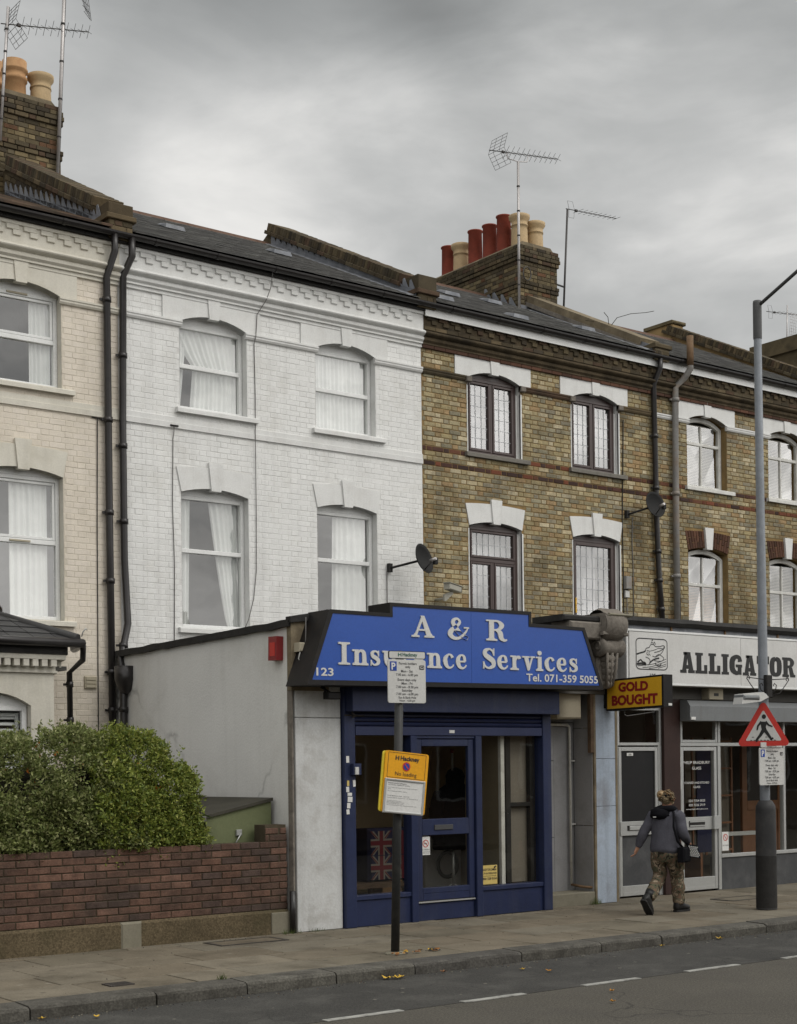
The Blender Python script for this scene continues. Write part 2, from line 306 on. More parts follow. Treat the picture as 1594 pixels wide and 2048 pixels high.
class MB:
    def __init__(s): s.v = []; s.f = []; s.mi = []; s.mats = []; s.smooth = []
    def mid(s, name):
        if name not in s.mats: s.mats.append(name)
        return s.mats.index(name)
    def add(s, vs, fs, mt=0, M4=None, smooth=False):
        b = len(s.v)
        if M4 is not None: vs = [M4 @ Vector(v) for v in vs]
        s.v.extend([tuple(v) for v in vs]); k = s.mid(mt) if isinstance(mt, str) else mt
        for f in fs: s.f.append(tuple(b + i for i in f)); s.mi.append(k); s.smooth.append(smooth)
        return s
    def box(s, x0, x1, y0, y1, z0, z1, mt=0, M4=None):
        vs = [(x, y, z) for x in (x0, x1) for y in (y0, y1) for z in (z0, z1)]
        fs = [(0, 1, 3, 2), (4, 6, 7, 5), (0, 4, 5, 1), (2, 3, 7, 6), (0, 2, 6, 4), (1, 5, 7, 3)]
        return s.add(vs, fs, mt, M4)
    def bev(s, x0, x1, y0, y1, z0, z1, b, mt=0, M4=None):
        """box with chamfered vertical and front edges (front is -y)"""
        vs, fs = bevbox(x0, x1, y0, y1, z0, z1, b); return s.add(vs, fs, mt, M4)
    def prism(s, poly, axis, a0, a1, mt=0, M4=None, smooth=False):
        n = len(poly)
        def to(p, a): return {'x': (a, p[0], p[1]), 'y': (p[0], a, p[1]), 'z': (p[0], p[1], a)}[axis]
        vs = [to(p, a0) for p in poly] + [to(p, a1) for p in poly]
        tr = tessellate_polygon([[Vector((p[0], p[1], 0)) for p in poly]])
        fs = [tuple(t) for t in tr] + [tuple(n + i for i in reversed(t)) for t in tr]
        s.add(vs, fs, mt, M4)
        b = len(s.v) - 2 * n; k = s.mi[-1]
        for i in range(n):
            j = (i + 1) % n; s.f.append((b + i, b + j, b + n + j, b + n + i)); s.mi.append(k); s.smooth.append(smooth)
        return s
    def tube(s, pts, r, n=8, mt=0, cap=True, M4=None, smooth=True):
        pts = [Vector(p) for p in pts]; rs = r if isinstance(r, (list, tuple)) else [r] * len(pts)
        vs = []; fs = []; prev = None
        for i, p in enumerate(pts):
            d = (pts[min(i + 1, len(pts) - 1)] - pts[max(i - 1, 0)]).normalized()
            if prev is None:
                a = d.orthogonal().normalized()
            else:
                a = (prev - d * prev.dot(d)).normalized()
            prev = a; b_ = d.cross(a)
            for k in range(n):
                t = 2 * pi * k / n; vs.append(p + (a * cos(t) + b_ * sin(t)) * rs[i])
        for i in range(len(pts) - 1):
            for k in range(n):
                k2 = (k + 1) % n; fs.append((i * n + k, i * n + k2, (i + 1) * n + k2, (i + 1) * n + k))
        s.add(vs, fs, mt, M4, smooth)
        if cap:
            b = len(s.v) - len(vs); k_ = s.mi[-1]
            s.f.append(tuple(b + i for i in reversed(range(n)))); s.f.append(tuple(b + (len(pts) - 1) * n + i for i in range(n)))
            s.mi += [k_, k_]; s.smooth += [False, False]
        return s
    def lathe(s, c, prof, n=16, mt=0, M4=None, smooth=True, cap=False):
        vs = []; fs = []
        for (r, z) in prof:
            for k in range(n):
                t = 2 * pi * k / n; vs.append((c[0] + r * cos(t), c[1] + r * sin(t), c[2] + z))
        for i in range(len(prof) - 1):
            for k in range(n):
                k2 = (k + 1) % n; fs.append((i * n + k, i * n + k2, (i + 1) * n + k2, (i + 1) * n + k))
        if cap: fs.append(tuple(range(n))[::-1]); fs.append(tuple((len(prof) - 1) * n + k for k in range(n)))
        return s.add(vs, fs, mt, M4, smooth)
    def profx(s, prof, x0, x1, mt=0, smooth=False):
        """profile of (y, z) points, closed, swept along x"""
        return s.prism(prof, 'x', x0, x1, mt, smooth=smooth)
    def mesh(s, name):
        me = bpy.data.meshes.new(name); me.from_pydata(s.v, [], s.f)
        for k in s.mats: me.materials.append(M[k] if isinstance(k, str) else k)
        if len(s.mats) > 1: me.polygons.foreach_set('material_index', s.mi)
        if any(s.smooth): me.polygons.foreach_set('use_smooth', s.smooth)
        me.update(); return me
    def build(s, name, parent=None, local=False, kind=None, label=None):
        o = bpy.data.objects.new(name, s.mesh(name)); COL.objects.link(o)
        if parent is not None:
            o.parent = parent
            if not local: o.location = -wl(parent)
        if kind: o['kind'] = kind
        if label: o['label'] = label
        return o

def bevbox(x0, x1, y0, y1, z0, z1, b):
    vs = [(x0 + b, y0, z0 + b), (x1 - b, y0, z0 + b), (x1 - b, y0, z1 - b), (x0 + b, y0, z1 - b),
          (x0, y0 + b, z0), (x1, y0 + b, z0), (x1, y0 + b, z1), (x0, y0 + b, z1),
          (x0, y1, z0), (x1, y1, z0), (x1, y1, z1), (x0, y1, z1)]
    fs = [(0, 1, 2, 3), (0, 4, 5, 1), (1, 5, 6, 2), (2, 6, 7, 3), (3, 7, 4, 0), (4, 8, 9, 5), (5, 9, 10, 6), (6, 10, 11, 7), (7, 11, 8, 4), (8, 11, 10, 9)]
    return vs, fs

def thing(name, label, cat, loc=(0, 0, 0), rot=None, group=None):
    o = bpy.data.objects.new(name, None); COL.objects.link(o); o.location = loc; o.empty_display_size = .2
    if rot: o.rotation_euler = rot
    o['label'] = label; o['category'] = cat
    if group: o['group'] = group
    return o
def tag(o, label, cat, group=None):
    o['label'] = label; o['category'] = cat
    if group: o['group'] = group
    return o
def struct(mb, name, parent=None):
    o = mb.build(name, parent); 
    if parent is None: o['kind'] = 'structure'
    return o

class Pieces:
    """alike pieces: the nearest ones in view become objects sharing mesh data, the rest one joined part"""
    tmpl = {}
    def __init__(s): s.p = []
    def put(s, dims, mt, M4, bev=.004):
        key = (round(dims[0], 3), round(dims[1], 3), round(dims[2], 3), mt, bev)
        s.p.append((key, M4))
    def finish(s, parent, name, rest, limit=300, label=None):
        def score(t):
            c = t[1].translation; x, y = pix(c)
            out = 0 if (-20 < x < 1614 and -20 < y < 2068) else 1
            return (out, (c - Vector((0, 0, EYE))).length)
        s.p.sort(key=score); off = wl(parent) if parent else Vector((0, 0, 0))
        for key, M4 in s.p[:limit]:
            if key not in Pieces.tmpl:
                mb = MB(); L, D, H = key[:3]
                mb.bev(-L / 2, L / 2, -D / 2, D / 2, -H / 2, H / 2, key[4], key[3]); Pieces.tmpl[key] = mb.mesh(name)
            o = bpy.data.objects.new(name, Pieces.tmpl[key]); COL.objects.link(o)
            if parent: o.parent = parent
            mm = M4.copy(); mm.translation = M4.translation - off; o.matrix_basis = mm
        if len(s.p) > limit:
            mb = MB()
            for key, M4 in s.p[limit:]:
                L, D, H = key[:3]; mb.bev(-L / 2, L / 2, -D / 2, D / 2, -H / 2, H / 2, key[4], key[3], M4)
            mb.build(rest, parent, kind='stuff')

def cross(poly, z):
    xs = []
    for i in range(len(poly)):
        (xa, za), (xb, zb) = poly[i], poly[(i + 1) % len(poly)]
        if (za <= z) != (zb <= z): xs.append(xa + (z - za) / (zb - za) * (xb - xa))
    xs.sort(); return [(xs[i], xs[i + 1]) for i in range(0, len(xs) - 1, 2)]

def bricks(P, s0, s1, z0, z1, place, holes, mt, bond='flemish', course=.075, L=.2155, j=.0095, depth=.05, rowmat=None, jit=.0018, bev=.004, quant=.02, skip=None, rnd=None):
    """fill the wall s0..s1 x z0..z1; place(s, z, jitter) -> Matrix of the brick centre, front facing out"""
    r_ = rnd or rng; row = 0; z = z0
    while z + course * .6 < z1:
        zm = z + course / 2; h = course - j
        cuts = []
        for p in holes:
            for zz in (z + .012, zm, z + course - .012): cuts += cross(p, zz)
        cuts.sort(); runs = []; c = s0
        for a, b in cuts:
            if a > c: runs.append((c, a))
            c = max(c, b)
        if c < s1: runs.append((c, s1))
        seq = [L + j] if bond == 'stretcher' else [L + j, (L + j) / 2]
        per = sum(seq); off = (row % 2) * per / 2 + (row % 3) * .004
        mt_r = rowmat(zm) if rowmat else mt
        x = math.floor((s0 - off) / per) * per + off; k = 0
        while x < s1:
            w = seq[k % len(seq)]; a, b = x + j / 2, x + w - j / 2
            for (ra, rb) in runs:
                aa, bb = max(a, ra), min(b, rb)
                if bb - aa > .035:
                    full = abs((bb - aa) - (w - j)) < .002
                    ln = (w - j) if full else max(quant, round((bb - aa) / quant) * quant)
                    if not full and ln > bb - aa + .004: ln -= quant
                    if ln < .03: continue
                    cm = (aa + bb) / 2
                    if skip and skip(cm, zm): continue
                    M4 = place(cm + r_.uniform(-.001, .001), zm + r_.uniform(-.0012, .0012), r_.uniform(-jit, jit))
                    P.put((ln, depth, h), mt_r, M4 @ Matrix.Rotation(r_.uniform(-.010, .010), 4, 'Y'), bev)
            x += w; k += 1
        z += course; row += 1

def face_y(Y, proud, depth=.05):        # wall facing -Y
    return lambda s, z, j: Matrix.Translation((s, Y - proud + depth / 2 + j, z))
def face_x(X, proud, depth=.05):        # wall facing -X
    return lambda s, z, j: Matrix.Translation((X - proud + depth / 2 + j, s, z)) @ Matrix.Rotation(-pi / 2, 4, 'Z')

# ------------------------------------------------------------------ text and glyphs
def text2d(txt, bold=0.):
    cu = bpy.data.curves.new('t', 'FONT'); cu.body = txt; cu.resolution_u = 3; cu.offset = bold; cu.fill_mode = 'FRONT'
    ob = bpy.data.objects.new('t', cu); me = bpy.data.meshes.new_from_object(ob)
    vs = [(v.co.x, v.co.y) for v in me.vertices]; fs = [tuple(p.vertices) for p in me.polygons]
    bpy.data.objects.remove(ob); bpy.data.curves.remove(cu); bpy.data.meshes.remove(me); return vs, fs
def put_text(mb, txt, o, xd, zd, w, h, mt, bold=0., lift=.003, keep=False):
    """flat lettering fitted into w x h from lower-left corner o (w None: natural width)"""
    vs, fs = text2d(txt, bold)
    x0 = min(v[0] for v in vs); x1 = max(v[0] for v in vs); y0 = min(v[1] for v in vs); y1 = max(v[1] for v in vs)
    sy = h / (y1 - y0); sx = w / (x1 - x0) if w else sy
    o = Vector(o); xd = Vector(xd); zd = Vector(zd); nd = xd.cross(zd)
    mb.add([o + xd * ((v[0] - x0) * sx) + zd * ((v[1] - y0) * sy) + nd * lift for v in vs], fs, mt)
    return (x1 - x0) * sx
def centred(mb, txt, c, xd, zd, h, mt, bold=0., lift=.003, w=None):
    vs, _ = text2d(txt, bold); x0 = min(v[0] for v in vs); x1 = max(v[0] for v in vs); y0 = min(v[1] for v in vs); y1 = max(v[1] for v in vs)
    hh = h * (y1 - y0) / .70                  # h is the cap height
    ww = w or (x1 - x0) * h / .70
    base = h * y0 / .70
    put_text(mb, txt, Vector(c) - Vector(xd) * ww / 2 + Vector(zd) * base, xd, zd, ww, hh, mt, bold, lift)

def cat(pts, n=6):
    out = []
    for i in range(len(pts) - 1):
        p0 = pts[max(i - 1, 0)]; p1 = pts[i]; p2 = pts[i + 1]; p3 = pts[min(i + 2, len(pts) - 1)]
        for k in range(n):
            t = k / n
            out.append(tuple(.5 * ((2 * b) + (-a + c) * t + (2 * a - 5 * b + 4 * c - d) * t * t + (-a + 3 * b - 3 * c + d) * t ** 3) for a, b, c, d in zip(p0, p1, p2, p3)))
    out.append(tuple(pts[-1])); return out
def rib(pts, curve=False):
    """ribbon of (x, y, width) -> list of quads"""
    if curve: pts = cat(pts)
    q = []; L = []; R_ = []
    for i, (x, y, w) in enumerate(pts):
        a = pts[max(i - 1, 0)]; b = pts[min(i + 1, len(pts) - 1)]
        d = Vector((b[0] - a[0], b[1] - a[1])); d.normalize(); nx, ny = -d.y, d.x
        L.append((x + nx * w / 2, y + ny * w / 2)); R_.append((x - nx * w / 2, y - ny * w / 2))
    return L + R_[::-1]
def bar(x0, y0, x1, y1): return [(x0, y0), (x1, y0), (x1, y1), (x0, y1)]
def serif(cx, y, w, t=.075, up=True, sw=.2):
    s_ = 1 if up else -1      # slab with brackets
    return [(cx - w / 2, y), (cx + w / 2, y), (cx + w / 2, y + s_ * t), (cx + sw / 2 + .02, y + s_ * (t + .03)), (cx + sw / 2 - .01, y + s_ * (t + .11)), (cx - sw / 2 + .01, y + s_ * (t + .11)), (cx - sw / 2 - .02, y + s_ * (t + .03)), (cx - w / 2, y + s_ * t)]
X_ = .70
GL = {
 'I': (.62, [bar(.20, 0, .42, 1), serif(.31, 0, .56, sw=.22), serif(.31, 1, .56, up=False, sw=.22)]),
 'A': (1.0, [rib([(.17, .04, .09), (.50, .98, .10)]), [(.40, 1), (.56, 1), (.90, .04), (.66, .04)], bar(.28, .30, .66, .38), serif(.17, 0, .34, sw=.08), serif(.78, 0, .44, sw=.22)]),
 '&': (1.05, [rib([(.98, .52, .05), (.86, .30, .08), (.60, .06, .12), (.32, .03, .16), (.14, .20, .22), (.24, .42, .20), (.46, .60, .14), (.60, .78, .12), (.50, .94, .10), (.34, .90, .14), (.28, .74, .18), (.42, .50, .2), (.66, .20, .22), (.98, .03, .16)], True), bar(.80, .50, 1.04, .57)]),
 'R': (.98, [bar(.15, 0, .37, 1), rib([(.30, .955, .09), (.55, .94, .11), (.72, .76, .22), (.58, .55, .12), (.30, .52, .08)], True), rib([(.48, .52, .12), (.64, .40, .22), (.70, .14, .20), (.84, .04, .12), (.96, .08, .06)], True), serif(.26, 0, .50, sw=.22), bar(.02, .925, .30, 1)]),
 'S': (.74, [rib([(.62, .68, .05), (.56, .86, .09), (.38, .955, .10), (.18, .86, .18), (.18, .68, .22), (.38, .53, .25), (.58, .38, .24), (.60, .16, .18), (.36, .045, .10), (.16, .14, .09), (.09, .34, .05)], True), bar(.60, .64, .655, 1), bar(.06, 0, .115, .36)]),
 'n': (.80, [bar(.13, 0, .33, X_), bar(.02, X_ - .08, .2, X_), rib([(.28, .50, .06), (.40, .645, .10), (.56, .60, .17), (.60, .40, .20), (.60, .0, .20)], True), serif(.23, 0, .40, sw=.2), serif(.61, 0, .38, sw=.2)]),
 'r': (.60, [bar(.13, 0, .33, X_), bar(.02, X_ - .08, .2, X_), rib([(.30, .46, .06), (.38, .62, .10), (.48, .63, .15), (.52, .55, .15)], True), serif(.24, 0, .46, sw=.2)]),
 'u': (.80, [rib([(.21, .70, .20), (.21, .30, .20), (.27, .10, .16), (.40, .055, .10), (.52, .18, .06)], True), bar(.02, X_ - .08, .2, X_), bar(.50, 0, .70, X_), bar(.40, X_ - .08, .6, X_), bar(.6, 0, .80, .08)]),
 's': (.56, [rib([(.45, .46, .05), (.40, .60, .08), (.27, .66, .08), (.14, .58, .14), (.16, .44, .17), (.30, .36, .19), (.42, .26, .18), (.42, .12, .14), (.26, .04, .08), (.13, .10, .08), (.08, .24, .05)], True), bar(.43, .42, .475, .69), bar(.05, 0, .095, .26)]),
 'a': (.70, [rib([(.12, .50, .13), (.17, .62, .12), (.32, .665, .09), (.46, .56, .19), (.475, .30, .20), (.48, .08, .16), (.60, .04, .08), (.68, .10, .05)], True), rib([(.44, .42, .07), (.22, .34, .14), (.14, .19, .19), (.22, .06, .13), (.34, .08, .09), (.46, .22, .06)], True)]),
 'c': (.62, [rib([(.50, .52, .15), (.44, .62, .12), (.30, .665, .08), (.14, .50, .18), (.12, .32, .22), (.20, .12, .17), (.34, .045, .10), (.50, .10, .06), (.56, .20, .05)], True)]),
 'e': (.64, [rib([(.13, .36, .08), (.50, .36, .08)]), rib([(.49, .36, .14), (.45, .58, .14), (.31, .665, .08), (.16, .54, .16), (.12, .34, .22), (.20, .12, .17), (.36, .045, .10), (.50, .10, .06), (.57, .20, .05)], True)]),
 'v': (.70, [[(.10, .66), (.33, .66), (.43, .20), (.36, -.01), (.30, -.01)], rib([(.56, .66, .08), (.36, .02, .08)]), bar(.0, X_ - .075, .40, X_), bar(.44, X_ - .075, .70, X_)]),
 'i': (.42, [bar(.11, 0, .31, X_), bar(.0, X_ - .08, .2, X_), serif(.21, 0, .40, sw=.2), [(.21 + .12 * cos(t * pi / 5), .88 + .115 * sin(t * pi / 5)) for t in range(10)]]),
 ' ': (.42, []),
}
# heavy slab capitals
def slab(x0, x1, y, t=.14): return bar(x0, y, x1, y + t)
GK = {
 'A': (.92, [[(.10, 0), (.36, 0), (.48, .94), (.38, 1.0), (.30, 1.0)], [(.42, 1), (.64, 1), (.86, 0), (.56, 0)], bar(.26, .2, .66, .38), slab(0, .40, 0), slab(.50, .92, 0), slab(.22, .66, .87, .13)]),
 'L': (.80, [bar(.08, 0, .38, 1), slab(0, .48, .87, .13), slab(0, .76, 0), bar(.56, .0, .76, .42)]),
 'I': (.48, [bar(.09, 0, .39, 1), slab(0, .48, .87, .13), slab(0, .48, 0, .13)]),
 'G': (.84, [rib([(.70, .66, .28), (.66, .84, .22), (.44, .90, .20), (.21, .74, .32), (.17, .50, .34), (.21, .26, .32), (.44, .10, .20), (.62, .16, .2), (.66, .42, .2)], True), bar(.42, .38, .84, .52), bar(.56, .02, .80, .45)]),
 'T': (.84, [bar(.27, 0, .57, 1), slab(0, .84, .84, .16), bar(0, .60, .17, .9), bar(.67, .60, .84, .9), slab(.18, .66, 0, .13)]),
 'O': (.84, [rib([(.42, .905, .19), (.21, .80, .30), (.16, .5, .33), (.21, .20, .30), (.42, .095, .19), (.63, .20, .30), (.68, .5, .33), (.63, .80, .30), (.42, .905, .19)], True)]),
 'R': (.90, [bar(.08, 0, .38, 1), slab(0, .3, .87, .13), rib([(.34, .92, .16), (.58, .90, .18), (.70, .74, .30), (.58, .56, .16), (.34, .52, .14)], True), [(.44, .54), (.70, .50), (.88, 0), (.56, 0)], slab(0, .46, 0, .13), slab(.56, .92, 0, .13)]),
}
def glyph_text(mb, G, txt, o, xd, zd, w, h, mt, thick=.012, track=.06, each=None):
    o = Vector(o); xd = Vector(xd); zd = Vector(zd); nd = xd.cross(zd)
    tot = sum(G[c][0] + track for c in txt) - track; sx = w / tot; x = 0; k = 0
    for c in txt:
        for poly in G[c][1]:
            k += 1; th = thick + (k % 5) * .0004
            A = [o + xd * ((x + p[0]) * sx) + zd * (p[1] * h) for p in poly]; n = len(A)
            tr = tessellate_polygon([[Vector((p[0], p[1], 0)) for p in poly]])
            fs = [tuple(n + i for i in t) for t in tr] + [(i, (i + 1) % n, n + (i + 1) % n, n + i) for i in range(n)]
            mb.add(A + [a + nd * th for a in A], fs, mt)
        x += G[c][0] + track
        if each and G[c][1]: mb.build('letter', each); mb.__init__()

# ================================================================== GROUND
g = MB(); g.box(-300, 400, -300, 400, -.6, -.14, 'soil'); struct(g, 'ground')
r = MB(); r.box(-60, 120, 1.3, 9.33, -.13, -.110, 'asphalt_lane'); r.box(-60, 120, 9.33, 10.95, -.13, -.106, 'asphalt_old'); struct(r, 'road')
for a, b in [(1.1, 1.8), (2.4, 3.1), (3.75, 4.43), (5.05, 5.76), (6.38, 7.11), (7.73, 8.40), (9.09, 9.77), (10.4, 11.12), (11.79, 12.5), (13.15, 13.85), (14.5, 15.2), (15.85, 16.55)]:
    d = MB(); pts = []
    n = 12
    for i in range(n): pts.append((a + (b - a) * i / (n - 1), 9.295 + rng.uniform(-.004, .004)))
    for i in range(n): pts.append((b - (b - a) * i / (n - 1), 9.37 + rng.uniform(-.004, .004)))
    d.prism(pts, 'z', -.1075, -.1015, 'road_paint'); o = d.build('road_marking', kind='structure')
pv = MB(); pv.box(-30, 60, 11.0, 18.2, -.2, -.014, 'paving_joint'); pvo = struct(pv, 'pavement')
P = Pieces()
rows = [(11.17, .60), (11.78, .60), (12.39, .60), (13.0, .60), (13.61, .62)]
for k, (y, d_) in enumerate(rows):
    x = -6 + (k * .37) % .9 + .05
    while x < 34:
        w = rng.choice([.90, .90, .75, .60])
        M4 = Matrix.Translation((x + w / 2, y + d_ / 2, -.032 + rng.uniform(-.003, .003))) @ Matrix.Rotation(rng.uniform(-.004, .004), 4, 'X') @ Matrix.Rotation(rng.uniform(-.003, .003), 4, 'Y') @ Matrix.Rotation(pi / 2, 4, 'X').inverted()
        P.put((w - rng.choice([.010, .016]), .06, d_ - .014), 'paving_slab', M4, .004); x += w
P.finish(pvo, 'paving_slab', 'far_paving_slabs', 290)
op = MB(); op.box(-60, 120, -3.2, 1.1, -.2, 0, 'paving_joint'); struct(op, 'opposite_pavement')
kb = MB(); kb.box(-60, 120, 10.95, 11.15, -.25, -.02, 'kerb_granite'); kbo = struct(kb, 'kerb')
js = [4.69, 5.78, 6.64, 7.56, 8.44, 9.76, 10.85, 11.74, 12.52, 13.44]
x = 4.69; L_ = []
while x > -6: L_.append(x - rng.uniform(.8, 1.2)); x = L_[-1]
js = L_[::-1] + js; x = 13.44
while x < 34: x += rng.uniform(.8, 1.2); js.append(x)
def kerbstone(a, b):
    n = 14; prof0 = [(10.855, -.26), (10.848, -.10), (10.850, -.03), (10.862, -.008), (10.885, .002), (11.16, .001), (11.16, -.26)]
    mb = MB(); vs = []; fs = []; m_ = len(prof0); dy = rng.uniform(-.006, .006); dz = rng.uniform(-.004, .004)
    for i in range(n + 1):
        t = i / n; xx = a + .007 + (b - a - .014) * t
        e = .016 if i in (0, n) else 0
        for q, (y, z) in enumerate(prof0):
            nz = noise.noise(Vector((xx * 5, q * .9, a)))
            vs.append((xx, y + dy + (nz * .010 + e if q < 5 else 0), z + dz + (nz * .006 - e * .6 if 2 < q < 5 else 0)))
    for i in range(n):
        for q in range(m_ - 1):
            fs.append((i * m_ + q, (i + 1) * m_ + q, (i + 1) * m_ + q + 1, i * m_ + q + 1))
    fs.append(tuple(range(m_))); fs.append(tuple(n * m_ + q for q in range(m_))[::-1])
    mb.add(vs, fs, 'kerb_granite'); mb.build('kerbstone', kbo)
for a, b in zip(js, js[1:]): kerbstone(a, b)
# iron covers set in the paving
def cover(label, x0, x1, y0, y1, fr, mt, rows_=0):
    t = thing('access_cover', label, 'cover', ((x0 + x1) / 2, (y0 + y1) / 2, 0))
    f = MB()
    for q in ((x0, x1, y0, y0 + fr), (x0, x1, y1 - fr, y1), (x0, x0 + fr, y0 + fr, y1 - fr), (x1 - fr, x1, y0 + fr, y1 - fr)):
        f.box(q[0], q[1], q[2], q[3], -.02, .006, 'iron_cover')
    f.build('cover_frame', t)
    p = MB(); p.box(x0 + fr + .006, x1 - fr - .006, y0 + fr + .006, y1 - fr - .006, -.02, .004, mt)
    if rows_:
        for i in range(rows_):
            for k in range(rows_): 
                xx = x0 + fr + .02 + (x1 - x0 - 2 * fr - .03) * i / rows_; yy = y0 + fr + .02 + (y1 - y0 - 2 * fr - .03) * k / rows_
                p.box(xx, xx + .012, yy, yy + .012, .004, .006, 'iron_cover')
    p.build('lid', t)
cover('long pavement access cover at the foot of the red garden wall', 7.78, 8.60, 13.22, 13.60, .04, 'paving_slab')
cover('small square iron cover in the pavement near the kerb', 5.64, 5.86, 11.40, 11.58, .015, 'iron_cover', 8)
cover('pavement access cover behind the tall lamp post', 15.3, 16.1, 12.9, 13.3, .035, 'paving_slab')

# opposite side of the street (seen only as reflections): a plain low terrace
for i in range(9):
    x0 = -14 + i * 6.2
    t = thing('terraced_house', 'low brick house across the road, %s from the west end' % ['one', 'two', 'three', 'four', 'five', 'six', 'seven', 'eight', 'nine'][i], 'house', (x0 + 3.1, -2.6, 0), group='low houses across the road')
    w = MB(); w.box(x0, x0 + 6.19, -10, -2.6, -.2, 4.7, 'opposite_brick'); w.build('wall', t)
    rf = MB(); rf.prism([(-2.4, 4.7), (-6.3, 6.0), (-10.2, 4.7)], 'x', x0, x0 + 6.19, 'slate_roof'); rfo = rf.build('roof', t)
    c = MB(); c.box(x0 - .25, x0 + .35, -6.9, -5.6, 5.2, 6.9, 'opposite_brick'); c.build('chimney', rfo)
    for (a, b) in ((1., 2.1), (3.9, 5.0)):
        for (z0, z1) in ((.9, 2.4), (3.0, 4.3)):
            q = MB(); q.box(x0 + a, x0 + b, -2.62, -2.57, z0, z1, 'upvc_white'); q.box(x0 + a + .06, x0 + b - .06, -2.57, -2.56, z0 + .06, z1 - .06, 'dark_panel'); q.build('window', t)

# ================================================================== HOUSES
YF = 18.0
def arc(x0, x1, z, rise, n=10):
    w = (x1 - x0) / 2; R = (w * w + rise * rise) / (2 * rise); cx = (x0 + x1) / 2; cz = z + rise - R
    a = math.asin(w / R); return [(cx + R * sin(-a + 2 * a * i / n), cz + R * cos(-a + 2 * a * i / n)) for i in range(n + 1)]
def opening(x0, x1, z0, zs, rise): return [(x0, z0), (x1, z0)] + arc(x0, x1, zs, rise)[::-1]
def wall_with_holes(mb, outer, holes, y0, mt, thick=.24, reveal=None, rm=None):
    loops = [[Vector((p[0], p[1], 0)) for p in outer]] + [[Vector((p[0], p[1], 0)) for p in h] for h in holes]
    pts = [p for l in loops for p in l]; tr = tessellate_polygon(loops)
    mb.add([(p.x, y0, p.y) for p in pts], [tuple(t) for t in tr], mt)
    for h in holes:
        n = len(h); vs = [(p[0], y0 - .004, p[1]) for p in h] + [(p[0], y0 + thick, p[1]) for p in h]
        mb.add(vs, [(i, (i + 1) % n, n + (i + 1) % n, n + i) for i in range(n)], rm or mt)

class St: pass
def style(**k):
    s = St(); s.__dict__.update(k); return s
def pane_mesh(mb, x0, x1, z0, z1, y, mt='house_glass'):
    mb.add([(x0, y, z0), (x1, y, z0), (x1, y, z1), (x0, y, z1)], [(0, 1, 2, 3)], mt)
def ring(mb, x0, x1, z0, z1, t, y0, y1, mt, b=.006):
    mb.bev(x0, x0 + t, y0, y1, z0, z1, b, mt); mb.bev(x1 - t, x1, y0, y1, z0, z1, b, mt)
    mb.bev(x0 + t, x1 - t, y0 + .001, y1, z1 - t, z1, b, mt); mb.bev(x0 + t, x1 - t, y0 + .001, y1, z0, z0 + t, b, mt)

def curtain(x0, x1, z0, z1, y, label, folds=9, amp=.018, mt='net_curtain', pinch=None, seed=1):
    """pleated cloth; pinch(v) -> (left, right) fractions of width at height v (0 bottom, 1 top)"""
    rr = random.Random(seed); nx, nz = folds * 6, 14; vs = []; fs = []; ph = [rr.uniform(0, 6) for _ in range(4)]
    for j in range(nz + 1):
        v = j / nz; a, b = pinch(v) if pinch else (0, 1)
        for i in range(nx + 1):
            u = i / nx; x = x0 + (x1 - x0) * (a + (b - a) * u)
            w = sin(u * folds * 2 * pi + ph[0] + .8 * sin(u * 7 + ph[1])) * amp * (.5 + .5 * (1 - v * .4)) + sin(u * folds * 4.3 + ph[2]) * amp * .35
            vs.append((x, y + w, z0 + (z1 - z0) * v + (.006 * sin(u * 9 + ph[3]) if j == 0 else 0)))
    for j in range(nz):
        for i in range(nx): fs.append((j * (nx + 1) + i, j * (nx + 1) + i + 1, (j + 1) * (nx + 1) + i + 1, (j + 1) * (nx + 1) + i))
    mb = MB(); mb.add(vs, fs, mt, smooth=True); return tag(mb.build('curtain'), label, 'curtain', 'net curtains in the house windows')
def blind(x0, x1, z0, z1, y, label, mt='slat_blind', pitch=.028):
    t = thing('slatted_blind', label, 'blind', ((x0 + x1) / 2, y, z0), group='slatted blinds in the house windows'); z = z0; mb = MB()
    while z < z1:
        mb.add([(x0, y - .010, z), (x1, y - .010, z), (x1, y + .010, z + .018), (x0, y + .010, z + .018)], [(0, 1, 2, 3)], mt); z += pitch
    mb.build('slats', t, kind='stuff')
    h = MB(); h.box(x0, x1, y - .02, y + .02, z1, z1 + .03, mt); h.build('head_rail', t)

def window_upvc(root, x0, x1, z0, zt, zarch, mid, vent=False, sash_top=True):
    """white plastic window: frame, transom, two panes; flat head under the arch with a filler board"""
    Y = YF + .115; f = MB(); mt = 'upvc_white'
    ring(f, x0 + .002, x1 - .002, z0 + .002, zt, .055, Y, Y + .07, mt)
    f.bev(x0 + .057, x1 - .057, Y + .002, Y + .068, mid - .03, mid + .03, .006, mt)
    if sash_top: ring(f, x0 + .062, x1 - .062, mid + .035, zt - .060, .035, Y + .010, Y + .06, mt, .004)
    win = f.build('window', root)
    b = MB(); b.prism([(x0 + .003, zt + .002), (x1 - .003, zt + .002)] + [(p[0], p[1] + .01) for p in arc(x0 + .003, x1 - .003, zt + .02, max(.02, zarch - zt - .02))[::-1]], 'y', Y + .012, Y + .05, mt); b.build('arch_infill', win)
    p = MB(); q = .098 if sash_top else .057
    pane_mesh(p, x0 + q, x1 - q, mid + (.07 if sash_top else .03), zt - (.095 if sash_top else .057), Y + .035); p.build('pane', win)
    p = MB(); pane_mesh(p, x0 + .057, x1 - .057, z0 + .057, mid - .03, Y + .035); p.build('pane', win)
    if vent:
        for zz in vent:
            v = MB(); v.bev((x0 + x1) / 2 - .14, (x0 + x1) / 2 + .14, Y - .015, Y, zz - .012, zz + .012, .003, 'beige_box'); v.build('trickle_vent', win)
    return win
